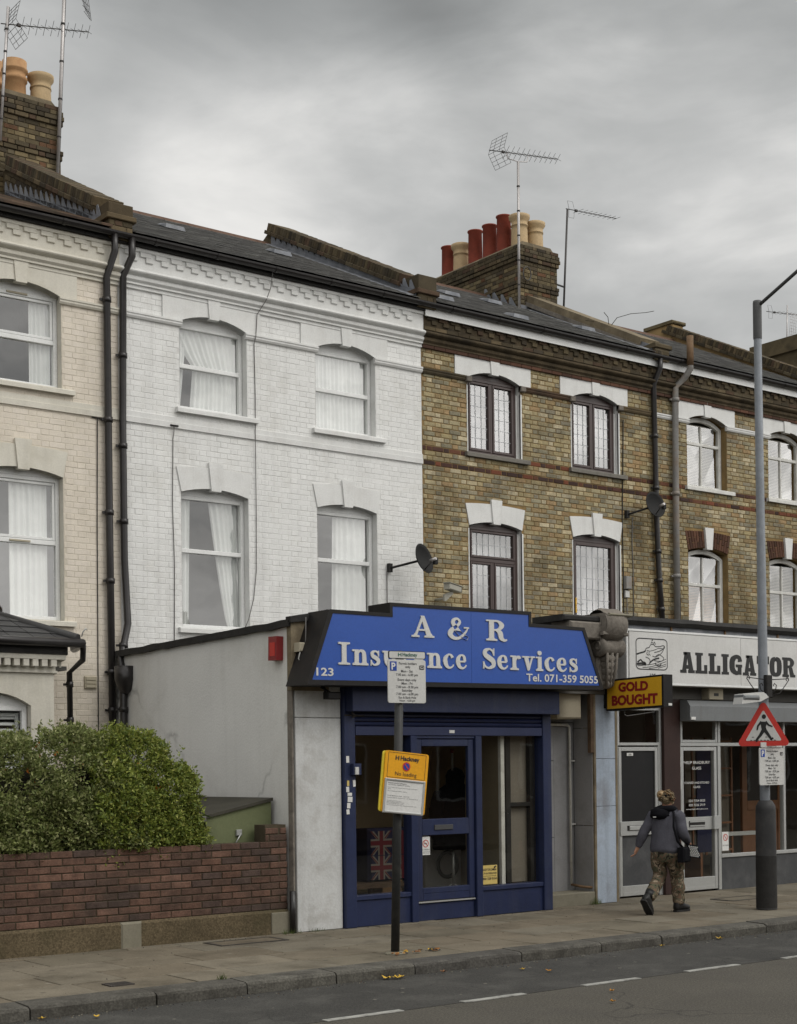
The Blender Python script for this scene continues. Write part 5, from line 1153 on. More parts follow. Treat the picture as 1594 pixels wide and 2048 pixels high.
b = MB(); b.lathe((0, 0, 0), [(.17, 0), (.19, .01), (.19, .03), (.15, .035), (.14, .01)], 20, 'riser_grey', Matrix.Translation((12.60, 15.5, .50)) @ Matrix.Rotation(pi / 2, 4, 'X')); b.build('drum_door', wm)
b = MB(); b.bev(12.30, 12.50, 15.485, 15.5, .88, .95, .003, 'red_plastic'); b.bev(12.38, 12.44, 15.485, 15.5, .70, .80, .003, 'dark_panel'); b.build('control_panel', wm)
bx = thing('cardboard_box', 'tall cardboard box on the shop floor beside the washing machine', 'box', (11.55, 15.3, .14)); b = MB(); b.bev(11.30, 11.62, 15.2, 15.5, .14, .98, .005, 'cardboard'); b.build('carton', bx); b = MB(); b.box(11.43, 11.48, 15.195, 15.1995, .3, .75, 'flag_red'); b.box(11.33, 11.59, 15.196, 15.199, .80, .90, 'dark_panel'); b.build('print', bx)
fl = thing('flag_cushion', 'red white and blue union flag bag standing in the left shop window', 'bag', (10.6, 14.55, .6))
b = MB(); fx0, fx1, fz0, fz1 = 10.66, 11.36, .42, 1.06; fy = 14.6
b.bev(fx0, fx1, fy, fy + .3, fz0, fz1, .04, 'flag_navy'); b.build('bag_body', fl)
b = MB()
for (u, v_) in ((0, 0), (.5, 0), (0, .5), (.5, .5)):
    x0, z0, w_, h_ = fx0 + .02 + u * .66, fz0 + .02 + v_ * .60, .32, .29; xm, zm = x0 + w_ / 2, z0 + h_ / 2
    for d_, tw, mt, yy in ((1, .05, 'flag_white', .003), (1, .02, 'flag_red', .005), (-1, .05, 'flag_white', .004), (-1, .02, 'flag_red', .006)):
        b.add([(x0, fy - yy, zm - d_ * h_ / 2 - tw / 2 * 0 + (0)), (x0 + tw, fy - yy, zm - d_ * h_ / 2), (x0 + w_, fy - yy, zm + d_ * h_ / 2), (x0 + w_ - tw, fy - yy, zm + d_ * h_ / 2)], [(0, 1, 2, 3)], mt)
    for tw, mt, yy in ((.10, 'flag_white', .007), (.055, 'flag_red', .0085)):
        b.box(x0, x0 + w_, fy - yy - .0006, fy - yy, zm - tw / 2, zm + tw / 2, mt); b.box(xm - tw / 2, xm + tw / 2, fy - yy - .0012, fy - yy - .0007, z0, z0 + h_, mt)
b.build('flag_print', fl)
tb = thing('display_table', 'low dark table inside the left part of the shop', 'table', (10.4, 14.75, .14)); b = MB(); b.box(10.0, 11.05, 14.4, 15.1, .36, .41, 'old_wood'); b.build('table_top', tb)
for (x, y) in ((10.04, 14.44), (11.0, 14.44), (10.04, 15.05), (11.0, 15.05)): b = MB(); b.box(x - .02, x + .02, y - .02, y + .02, .14, .36, 'old_wood'); b.build('leg', tb)

# ---- the blue fascia sign
sg = thing('fascia_sign', 'large stepped blue sign reading A & R Insurance Services', 'sign', (11.1, 13.5, 2.7))
SY = 13.34; face = [(8.93, 2.70), (13.40, 2.74), (13.08, 3.505), (12.19, 3.515), (12.19, 3.655), (10.06, 3.645), (10.06, 3.525), (9.24, 3.525)]
m_ = MB(); m_.prism([(p[0], p[1]) for p in face], 'y', SY + .004, SY + .40, 'black_trim'); m_.build('sign_box', sg)
cx_, cz_ = 11.15, 3.15
inn = [(9.005, 2.755), (13.33, 2.792), (13.045, 3.465), (12.15, 3.475), (12.15, 3.615), (10.10, 3.605), (10.10, 3.485), (9.285, 3.485)]
m_ = MB(); L1 = [p for p in inn if p[0] < 11.2]; 
pa = [(9.005, 2.755), (11.247, 2.774), (11.247, 3.610), (10.10, 3.605), (10.10, 3.485), (9.285, 3.485)]; pb = [(11.250, 2.774), (13.33, 2.792), (13.045, 3.465), (12.15, 3.475), (12.15, 3.615), (11.250, 3.610)]
for pp in (pa, pb): q = MB(); q.prism(pp, 'y', SY - .004, SY + .003, 'blue_sign_vinyl'); q.build('sign_panel', sg)
q = MB(); n = len(face)     # raised trim round the face
for i in range(n):
    a, b = face[i], face[(i + 1) % n]; c, d = inn[i], inn[(i + 1) % n]; q.add([(a[0], SY - .012, a[1]), (b[0], SY - .012, b[1]), (d[0], SY - .012, d[1]), (c[0], SY - .012, c[1]), (c[0], SY + .003, c[1]), (d[0], SY + .003, d[1]), (a[0], SY + .003, a[1]), (b[0], SY + .003, b[1])], [(0, 1, 2, 3), (3, 2, 5, 4), (0, 6, 7, 1)], 'black_trim')
q.build('sign_trim', sg)
lt = MB(); o_ = (0, SY - .005, 0); XD, ZD = (1, 0, 0), (0, 0, 1)
ad = (1, 0, .010)
glyph_text(lt, GL, 'A', (10.36, SY - .004, 3.275), XD, ZD, .33, .245, 'sign_letter', each=sg); glyph_text(lt, GL, '&', (10.88, SY - .004, 3.28), XD, ZD, .33, .245, 'sign_letter', each=sg); glyph_text(lt, GL, 'R', (11.465, SY - .004, 3.28), XD, ZD, .335, .245, 'sign_letter', each=sg)
glyph_text(lt, GL, 'Insurance', (9.34, SY - .004, 2.93), XD, ZD, 1.84, .245, 'sign_letter', each=sg); glyph_text(lt, GL, 'Services', (11.40, SY - .004, 2.945), XD, ZD, 1.56, .245, 'sign_letter', each=sg)
put_text(lt, '123', (9.06, SY - .004, 2.80), XD, ZD, .225, .088, 'sign_letter', .02, .006); lt.build('number_lettering', sg); lt = MB(); put_text(lt, 'Tel. 071-359 5055', (12.10, SY - .004, 2.815), XD, ZD, 1.20, .095, 'sign_letter', .02, .006)
lt.build('lettering', sg)
fx = thing('floodlight', 'small black floodlight hanging under the left end of the blue sign', 'lamp', (9.4, 13.6, 2.68)); b = MB(); b.bev(9.33, 9.50, 13.50, 13.60, 2.56, 2.64, .01, 'black_trim', None); b.tube([(9.36, 13.62, 2.70), (9.36, 13.6, 2.60)], .012, 6, 'black_trim'); b.tube([(9.30, 13.60, 2.70), (9.46, 13.52, 2.58)], .014, 6, 'black_trim'); b.build('lamp_body', fx)
jb = thing('junction_box', 'broken yellowed junction box with loose wires left of the blue sign', 'junction box', (9.08, 13.65, 3.1)); b = MB(); b.bev(9.04, 9.15, 13.62, 13.74, 3.08, 3.18, .01, 'beige_box', None); b.build('box_body', jb); b = MB(); b.tube([(9.06, 13.64, 3.08), (9.03, 13.63, 3.0), (9.07, 13.63, 2.95), (9.11, 13.65, 3.0), (9.10, 13.66, 3.08)], .007, 5, 'cable_white'); b.tube([(9.13, 13.62, 3.08), (9.14, 13.62, 2.98), (9.20, 13.62, 2.96)], .005, 5, 'cable_grey'); b.tube([(9.14, 13.64, 3.46), (9.12, 13.62, 3.2), (9.05, 13.6, 2.9), (8.98, 13.62, 2.72)], .006, 5, 'cable_grey'); b.build('wire', jb)
al = thing('alarm_box', 'faded red alarm bell box on the grey rendered side wall', 'alarm', (8.98, 14.02, 3.0)); b = MB(); b.prism([(13.92, 3.0), (14.09, 3.005), (14.08, 3.27), (13.91, 3.265)], 'x', 8.93, 9.018, 'red_plastic'); b.build('alarm_case', al); b = MB(); b.prism([(13.95, 3.05), (14.05, 3.05), (14.05, 3.20), (13.95, 3.20)], 'x', 8.926, 8.9298, 'no_waiting_red'); b.build('alarm_label', al)
dpipe = MB(); dpipe.tube([(8.99, 13.74, 0), (8.99, 13.74, .46)], .035, 8, 'black_plastic'); tag(dpipe.build('pipe_stub'), 'short black pipe stub in the corner between red garden wall and white pier', 'pipe')

# ================================================================== ALLIGATOR SHOP
sh2 = thing('shop_building', 'shop with a long white alligator fascia and aluminium glazing', 'shop', (17, 14.3, 0)); AY = 14.22; X1 = 21.6
m_ = MB(); m_.box(14.2, X1, 13.98, 17.98, 3.60, 3.72, 'grey_roof_felt'); m_.build('roof', sh2)
vs = []; n = 40; c = MB()
for i in range(n + 1):
    x = 14.16 + (X1 - 14.16) * i / n; w = .012 * noise.noise(Vector((x * 2.2, 0, 3)))
    vs += [(x, 13.86, 3.66 + w), (x, 13.83, 3.71 + w), (x, 13.86, 3.765 + w), (x, 13.99, 3.785 + w), (x, 14.02, 3.66 + w)]
c.add(vs, [(5 * i + k, 5 * i + (k + 1) % 5, 5 * i + 5 + (k + 1) % 5, 5 * i + 5 + k) for i in range(n) for k in range(5)] + [(0, 1, 2, 3, 4)], 'bitumen'); c.build('roof_roll', sh2)
m_ = MB(); m_.box(14.2, X1, 13.90, 14.0, 3.50, 3.665, 'lead_sheet'); m_.build('lead_apron', sh2)
for x in (15.25, 16.35, 17.5): q = MB(); q.bev(x, x + .03, 13.88, 13.90, 3.56, 3.66, .003, 'rusty_pipe'); q.build('sign_bracket', sh2)
m_ = MB()
for z0, z1, mt in ((2.7, 2.88, 'dark_interior'),): m_.box(14.22, X1, 14.16, 14.3, z0, z1, mt)
m_.box(14.22, X1, 14.04, 14.3, 2.87, 3.6, 'dark_interior'); m_.build('fascia_backing', sh2)
q = MB(); q.bev(16.17, 16.47, 14.02, 14.16, 2.70, 2.86, .008, 'beige_box'); q.box(16.27, 16.36, 14.015, 14.0195, 2.75, 2.79, 'riser_grey'); q.build('security_box', sh2)
# door A
al_ = 'aluminium'
def alu_frame(mb, x0, x1, z0, z1, t=.05, y=AY, d=.06): ring(mb, x0, x1, z0, z1, t, y, y + d, al_, .004)
m_ = MB(); m_.bev(14.22, 14.54, AY + .02, AY + .1, 0, 2.7, .004, 'riser_grey'); m_.bev(15.40, 15.73, AY - .05, AY + .3, 0, 2.72, .004, 'maroon_pier'); m_.build('pier', sh2)
m_ = MB(); alu_frame(m_, 14.54, 15.40, 2.06, 2.58, .04); fr = m_.build('fanlight', sh2); q = MB(); pane_mesh(q, 14.58, 15.36, 2.10, 2.54, AY + .03, 'shop_glass'); q.build('pane', fr)
m_ = MB(); m_.bev(15.33, 15.40, AY - .002, AY + .07, 0, 2.06, .004, al_); m_.bev(14.54, 14.555, AY, AY + .07, 0, 2.06, .004, al_); m_.build('door_frame', sh2)
m_ = MB(); alu_frame(m_, 14.56, 15.325, .02, 2.04, .055); m_.bev(14.615, 15.27, AY + .002, AY + .05, .02, .16, .003, al_); m_.bev(14.57, 15.30, AY - .012, AY + .05, .84, 1.03, .004, al_); da = m_.build('door', sh2)
q = MB(); q.box(14.615, 15.27, AY + .02, AY + .04, 1.03, 1.985, 'dark_panel'); q.box(14.615, 15.27, AY + .02, AY + .04, .16, .84, 'riser_grey'); q.build('door_panel', da)
q = MB(); q.bev(14.70, 15.02, AY - .022, AY - .012, .905, .975, .004, 'bitumen'); q.bev(14.73, 15.01, AY - .030, AY - .022, .91, .97, .006, 'aluminium'); q.build('letterbox', da)
q = MB(); q.box(14.73, 14.85, AY + .010, AY + .0195, 1.92, 1.96, 'paper_white'); centred(q, '125a', (14.79, AY + .010, 1.929), XD, ZD, .022, 'dark_sign_text', .01); q.build('number_plate', da)
# door B
m_ = MB(); m_.bev(15.735, 15.785, AY - .004, AY + .07, 0, 2.10, .004, 'old_white_timber'); alu_frame(m_, 15.79, 16.56, 2.10, 2.44, .04); m_.bev(15.786, 19.9, AY - .004, AY + .066, 2.05, 2.098, .004, al_); m_.build('door_frame', sh2); q = MB(); pane_mesh(q, 15.83, 16.52, 2.14, 2.40, AY + .03, 'shop_glass'); q.build('fanlight_pane', sh2)
m_ = MB(); alu_frame(m_, 15.79, 16.54, .02, 2.04, .055); m_.bev(15.845, 16.485, AY + .002, AY + .05, .02, .20, .003, al_); m_.bev(15.81, 16.52, AY - .010, AY + .05, .87, 1.05, .004, al_); db = m_.build('door', sh2)
q = MB(); q.bev(16.42, 16.55, AY - .05, AY - .012, .87, 1.06, .004, 'aluminium'); q.build('door_handle', db)
q = MB(); q.bev(15.93, 16.26, AY - .018, AY - .012, .915, 1.0, .003, 'bitumen'); q.box(15.94, 16.25, AY - .024, AY - .018, .98, .998, 'aluminium'); q.box(15.94, 16.25, AY - .024, AY - .018, .92, .938, 'aluminium'); q.build('letterbox', db)
for z0, z1 in ((.20, .87), (1.05, 1.985)): q = MB(); pane_mesh(q, 15.845, 16.485, z0, z1, AY + .03, 'shop_glass'); q.build('pane', db)
q = MB()
for t_, z, h, w in (('PHILIP BRADBURY', 1.80, .040, .56), ('GLASS', 1.72, .040, .19), ('STAINED AND ETCHED', 1.52, .030, .52), ('GLASS', 1.46, .030, .14), ('020 7354 0025', 1.265, .032, .34), ('020 7226 2919', 1.205, .032, .34), ('www.philipbradburyglass.co.uk', 1.155, .018, .46)): centred(q, t_, (16.14, AY + .026, z), XD, ZD, h, 'paper_white', .005, w=w)
q.build('glass_lettering', db)
for i, (z, h) in enumerate(((1.93, .05), (1.85, .05), (1.76, .06), (1.67, .07), (1.52, .06), (1.45, .10), (1.30, .05))): q = MB(); q.box(15.738, 15.738 + rng.uniform(.025, .045), AY - .008 - i * .0004, AY - .0045, z, z + h, 'paper_white', None); q.build('poster_scrap', sh2)
# main window
m_ = MB(); m_.bev(16.56, 16.62, AY - .004, AY + .07, 0, 2.049, .004, al_); m_.bev(16.62, 21.4, AY - .010, AY + .066, .455, .505, .004, al_); m_.bev(16.62, 21.4, AY, AY + .06, 2.40, 2.44, .004, al_)
for x in (18.02, 19.6): m_.bev(x, x + .05, AY - .004, AY + .07, .505, 2.049, .004, al_)
for x in (16.57, 18.02, 19.6): m_.bev(x, x + .05, AY - .004, AY + .07, 2.10, 2.40, .004, al_)
m_.build('window_frame', sh2)
for a, b in ((16.62, 18.02), (18.07, 19.6), (19.65, 21.4)):
    q = MB(); pane_mesh(q, a, b, .505, 2.05, AY + .03, 'shop_glass'); q.build('shop_window_pane', sh2); q = MB(); pane_mesh(q, a, b, 2.10, 2.40, AY + .03, 'shop_glass'); q.build('shop_window_pane', sh2)
m_ = MB(); m_.bev(16.60, 21.4, AY + .01, AY + .2, -.05, .455, .004, 'riser_grey'); m_.build('stall_riser', sh2)
m_ = MB(); pr_ = [(14.16, 2.40), (13.98, 2.40), (13.975, 2.60), (14.03, 2.68), (14.16, 2.69)]; m_.profx(pr_, 15.72, 21.4, 'shutter_grey'); m_.build('shutter_box', sh2)
q = MB(); q.bev(15.73, 15.82, 13.962, 13.974, 2.41, 2.45, .003, 'paper_white'); q.build('shutter_label', sh2)
ns = MB(); ns.box(16.66, 16.80, AY + .02, AY + .026, .55, .82, 'paper_white'); disc(ns, (16.73, .74), .05, AY + .018, 'no_waiting_red', rin=.04); ns.add([(16.695, AY + .018, .77), (16.702, AY + .018, .777), (16.765, AY + .018, .71), (16.758, AY + .018, .703)], [(0, 1, 2, 3)], 'no_waiting_red'); centred(ns, 'NO SMOKING', (16.73, AY + .02, .62), XD, ZD, .014, 'dark_sign_text'); tag(ns.build('no_smoking_sticker'), 'white no smoking sticker low in the window of the alligator shop', 'sticker')
# interior
m_ = MB(); m_.box(14.3, 21.3, 17.6, 17.7, 0, 3.5, 'room_wall'); m_.box(14.3, 14.34, 14.4, 17.6, 0, 3.5, 'dark_interior'); m_.box(15.5, 15.55, 14.55, 17.6, 0, 3.5, 'room_wall'); m_.box(21.3, 21.4, AY + .1, 17.6, 0, 3.5, 'room_wall'); m_.box(14.3, 21.3, 14.35, 17.6, 2.95, 3.0, 'room_wall'); m_.build('interior_wall', sh2)
m_ = MB(); m_.box(14.3, 21.3, 14.35, 17.6, -.1, .03, 'shop_floor'); m_.build('shop_floor', sh2)
bd = thing('display_board', 'dark blue display board with a pale frame inside the alligator shop window', 'board', (17.0, 14.7, .5)); b = MB(); b.box(16.72, 17.18, 14.75, 14.78, .5, 2.05, 'flag_navy'); b.build('panel', bd); b = MB(); b.bev(17.19, 17.23, 14.73, 14.79, .5, 2.05, .003, al_); b.bev(17.23, 18.0, 14.73, 14.79, .72, .78, .003, al_); b.build('frame', bd)
wd = thing('interior_door', 'brown panelled wooden door standing inside the alligator shop', 'door', (19.3, 15.6, .05)); b = MB(); ring(b, 18.75, 19.75, .05, 2.2, .12, 15.6, 15.65, 'wood_door'); b.bev(18.87, 19.63, 15.6, 15.65, 1.05, 1.2, .004, 'wood_door'); b.bev(19.22, 19.29, 15.6, 15.65, .17, 1.05, .004, 'wood_door'); b.box(18.87, 19.63, 15.62, 15.64, .17, 1.05, 'wood_door'); b.build('door_leaf', wd); b = MB(); b.box(18.87, 19.63, 15.62, 15.63, 1.2, 2.08, 'dark_panel'); b.build('door_glass', wd)
ws = thing('window_screen', 'white glazing-bar screen of old windows leaning inside the alligator shop', 'window', (18.1, 15.4, .3)); b = MB()
for i in range(4): b.box(17.35 + i * .3, 17.38 + i * .3, 15.4, 15.43, .4, 2.2, 'wood_door')
for i in range(5): b.box(17.35, 18.28, 15.398, 15.428, .45 + i * .42, .48 + i * .42, 'wood_door')
b.build('glazing_bars', ws); b = MB(); b.box(17.3, 18.3, 15.5, 15.52, .4, 2.2, 'room_wall'); b.build('backing', ws)
cb = thing('work_bench', 'cluttered red and brown bench behind the glass door of the alligator shop', 'bench', (16.6, 15.6, .05)); b = MB(); b.box(16.1, 17.6, 15.4, 16.2, .80, .86, 'wood_door'); b.build('bench_top', cb)
for x in (16.14, 17.54): b = MB(); b.box(x, x + .05, 15.42, 16.1, .05, .80, 'wood_door'); b.build('leg', cb)
for i in range(6):
    x = 16.15 + i * .23; h = rng.uniform(.12, .4); b = MB(); b.bev(x, x + rng.uniform(.1, .18), 15.5, 15.7, .861, .86 + h, .005, rng.choice(['cardboard', 'red_plastic', 'paper_yellow', 'room_wall', 'flag_navy'])); tag(b.build('storage_carton'), 'small %s carton on the bench inside the alligator shop' % ['first', 'second', 'third', 'fourth', 'fifth', 'sixth'][i], 'box', 'cartons on the bench')
# fascia sign
fs = thing('fascia_sign', 'long white sign reading ALLIGATOR with an alligator drawing', 'sign', (18, 13.9, 2.87)); FY = 13.86
m_ = MB(); m_.bev(14.36, 21.4, FY + .02, FY + .18, 2.865, 3.60, .004, 'white_sign_panel'); m_.build('sign_box', fs)
for a, b in ((14.42, 16.66), (16.665, 19.0), (19.005, 21.34)): q = MB(); q.bev(a, b, FY + .002, FY + .019, 2.895, 3.565, .003, 'white_sign_panel'); q.build('sign_panel', fs)
m_ = MB(); ring(m_, 14.36, 21.4, 2.865, 3.60, .03, FY - .004, FY + .018, 'upvc_white', .004); m_.build('sign_trim', fs)
q = MB()
glyph_text(q, GK, 'ALLIGATOR', (15.40, FY + .002, 3.045), XD, ZD, 2.46, .285, 'black_letter', .003, .05, each=fs)
centred(q, '125', (14.86, FY + .002, 2.955), XD, ZD, .06, 'black_letter', .02); q.build('lettering', fs)
# line drawing of an alligator in a rounded square
lg = MB(); ox, oz, s = 14.545, 3.07, .60; sz_ = .41
def ln(pts, w=.012, curve=True):
    p = rib([(ox + a * s, oz + b * sz_, w * .8) for a, b in pts] if not curve else [(x, y, w * .75) for x, y in [(ox + a * s, oz + b * sz_) for a, b in [(t[0], t[1]) for t in cat([(a, b) for a, b in pts])]]])
    n = len(p); lg.k = getattr(lg, 'k', 0) + 1
    h = n // 2; vs = [(x, FY + .0005 - lg.k * .00002, z) for x, z in p]
    lg.add(vs, [(i, i + 1, n - 2 - i, n - 1 - i) for i in range(h - 1)], 'black_letter')
rr = .12; fr = []
for (cx, cz, a0) in ((1 - rr, rr, -90), (1 - rr, 1 - rr, 0), (rr, 1 - rr, 90), (rr, rr, 180)):
    for i in range(6): t = radians(a0 + 90 * i / 5); fr.append((cx + rr * cos(t), cz + rr * sin(t)))
ln(fr + [fr[0]], .018, False)
for pts, w in (([(.02, .48), (.12, .52), (.24, .56), (.30, .60)], .03), ([(.30, .60), (.32, .68), (.42, .72), (.46, .80), (.56, .82), (.62, .76), (.74, .76), (.88, .80), (.92, .74), (.86, .68), (.72, .60), (.58, .56)], .016), ([(.90, .78), (.86, .62), (.76, .50), (.62, .42), (.52, .44)], .014), ([(.34, .62), (.44, .60), (.58, .64), (.72, .70), (.86, .70)], .012),
    ([(.48, .84), (.50, .90), (.54, .86)], .014), ([(.56, .84), (.59, .90), (.62, .82)], .014), ([(.50, .94), (.54, .97)], .02), ([(.36, .58), (.34, .50), (.40, .46)], .016), ([(.42, .58), (.41, .50), (.46, .46)], .014), ([(.04, .22), (.14, .30), (.20, .24), (.30, .20)], .03), ([(.02, .16), (.16, .18), (.30, .16), (.24, .22)], .045),
    ([(.30, .40), (.42, .34), (.44, .22), (.38, .14)], .016), ([(.42, .20), (.52, .30), (.64, .36), (.74, .38)], .03), ([(.60, .40), (.72, .50), (.88, .40), (.84, .30), (.70, .28), (.58, .30)], .014), ([(.04, .10), (.30, .14), (.60, .20), (.96, .36)], .012), ([(.20, .06), (.50, .10), (.96, .28)], .012), ([(.40, .03), (.66, .08), (.96, .20)], .012), ([(.60, .22), (.66, .14), (.76, .14), (.80, .2)], .02), ([(.70, .05), (.96, .14)], .012)): ln(pts, w)
lg.build('alligator_drawing', fs)

# GOLD BOUGHT projecting box
gb = thing('projecting_sign', 'yellow projecting box sign reading GOLD BOUGHT with black sides', 'sign', (14.0, 13.4, 2.5)); GX = 13.95
m_ = MB(); m_.prism([(13.84, 2.50), (12.84, 2.52), (12.84, 2.925), (13.84, 2.905)], 'x', GX + .004, GX + .17, 'black_trim'); m_.build('sign_case', gb)
m_ = MB(); m_.prism([(13.815, 2.525), (12.87, 2.54), (12.87, 2.90), (13.815, 2.88)], 'x', GX - .002, GX + .0035, 'yellow_sign'); m_.build('sign_face', gb)
m_ = MB(); YD = (0, -1, 0); put_text(m_, 'GOLD', (GX - .002, 13.61, 2.735), YD, ZD, .52, .125, 'dark_red_letter', .05, .003); m_.build('lettering', gb); m_ = MB(); put_text(m_, 'BOUGHT', (GX - .002, 13.73, 2.562), YD, ZD, .80, .135, 'dark_red_letter', .05, .003); m_.build('lettering', gb)
q = MB(); q.box(GX + .09, GX + .15, 12.832, 12.8395, 2.535, 2.565, 'paper_white'); q.build('sticker', gb)
q = MB(); q.box(GX + .02, GX + .14, 13.84, 13.90, 2.54, 2.88, 'black_trim'); q.tube([(GX + .1, 13.6, 2.5), (GX + .3, 13.8, 2.46), (14.5, 14.0, 2.45), (15.2, 14.15, 2.52)], .006, 5, 'cable_grey'); q.build('wall_bracket', gb)

# ================================================================== GARDEN WALL, SHED, HEDGE
gw = thing('garden_wall', 'low red brick garden wall on a pebbled concrete plinth', 'wall', (6, 13.9, 0))
m_ = MB(); m_.box(-3, 8.965, 13.83, 14.02, .2, 1.005, 'garden_mortar'); m_.box(8.70, 8.965, 13.83, 14.05, 1.0, 1.19, 'garden_mortar'); m_.build('wall_core', gw)
P = Pieces(); bricks(P, -3, 8.975, .262, 1.01, face_y(13.82, .0, .05), [], 'garden_brick', bond='stretcher', depth=.05, j=.011, jit=.003, bev=.005, course=.075, L=.232)
bricks(P, 8.70, 8.975, 1.01, 1.20, face_y(13.82, .0, .23), [], 'garden_brick', bond='stretcher', depth=.23, j=.011, jit=.003, bev=.006, L=.232)
P.finish(gw, 'brick', 'far_bricks', 300)
P = Pieces(); x = -3
while x < 8.68: P.put((.102, .215, .062), 'garden_brick', Matrix.Translation((x + .05, 13.93, .978)), .004) if False else None; x += .112
m_ = MB(); m_.prism([(13.79, -.1), (13.79, .235), (13.815, .262), (14.06, .262), (14.06, -.1)], 'x', -3, 6.94, 'pebble_render'); m_.prism([(13.79, -.1), (13.79, .235), (13.815, .262), (14.06, .262), (14.06, -.1)], 'x', 7.17, 8.97, 'pebble_render'); m_.build('plinth', gw)
m_ = MB(); m_.bev(6.935, 7.175, 13.775, 14.0, -.05, .258, .02, 'cement_patch'); m_.bev(8.74, 8.975, 13.775, 13.79, 0, .235, .006, 'cement_patch'); m_.build('cement_patch', gw)
gs = MB(); gs.box(-10, 9.0, 14.0, 17.99, -.1, .12, 'soil'); struct(gs, 'garden_soil')
sd_ = thing('meter_shed', 'small green shed with a sloping dark lid against the grey wall', 'shed', (8.6, 14.3, .12))
m_ = MB(); m_.prism([(8.13, .1), (8.965, .1), (8.965, 1.44), (8.13, 1.275)], 'y', 14.12, 14.15, 'green_shed'); m_.build('side_panel', sd_)
m_ = MB(); m_.box(8.13, 8.18, 14.15, 15.7, .1, 1.27, 'shed_lid'); m_.build('door_panel', sd_)
m_ = MB(); m_.prism([(8.10, 1.272), (8.975, 1.448), (8.975, 1.482), (8.10, 1.305)], 'y', 14.09, 15.75, 'shed_lid'); m_.bev(8.07, 8.12, 14.085, 15.75, 1.24, 1.30, .006, 'grey_pipe'); m_.build('lid', sd_)
m_ = MB(); m_.bev(8.50, 8.57, 14.09, 14.118, 1.075, 1.14, .006, 'aluminium'); m_.tube([(8.55, 14.08, 1.10), (8.46, 14.07, .98)], .007, 6, 'aluminium'); m_.build('latch', sd_)

nr = np.random.RandomState(5)
def foliage(name, parent, centres, dirs, n_per, leaf, spread, mt, aspect=.5, kind='stuff'):
    """twig tips: every centre carries n_per pointed leaves fanned along its outward direction"""
    K = len(centres) * n_per; c = np.repeat(centres, n_per, 0); d = np.repeat(dirs, n_per, 0)
    along = nr.uniform(-.5, 1., (K, 1)) * spread; c = c + d * along + nr.normal(0, spread * .28, (K, 3))
    l = d * nr.uniform(.1, .9, (K, 1)) + nr.normal(0, .75, (K, 3)); l /= np.linalg.norm(l, axis=1)[:, None]
    w = np.cross(l, nr.normal(0, 1, (K, 3)) + np.array([0, 0, .8])); w /= np.linalg.norm(w, axis=1)[:, None]; nrm = np.cross(l, w)
    s = leaf * nr.uniform(.6, 1.25, (K, 1)); a = c; b = c + l * s * .5 + w * s * aspect * .5 + nrm * s * .08; e = c + l * s; f = c + l * s * .5 - w * s * aspect * .5 + nrm * s * .08
    v = np.stack([a, b, e, f], 1).reshape(-1, 3); me = bpy.data.meshes.new(name); me.vertices.add(4 * K); me.vertices.foreach_set('co', v.ravel().astype('f'))
    me.loops.add(6 * K); idx = np.arange(K)[:, None] * 4 + np.array([0, 1, 2, 0, 2, 3])[None]; me.loops.foreach_set('vertex_index', idx.ravel().astype('i')); me.polygons.add(2 * K); me.polygons.foreach_set('loop_start', np.arange(0, 6 * K, 3).astype('i')); me.polygons.foreach_set('loop_total', np.full(2 * K, 3, 'i'))
    me.materials.append(M[mt]); me.update(calc_edges=True); o = bpy.data.objects.new(name, me); COL.objects.link(o); o.parent = parent; o.location = -wl(parent)
    if kind: o['kind'] = kind
    return o
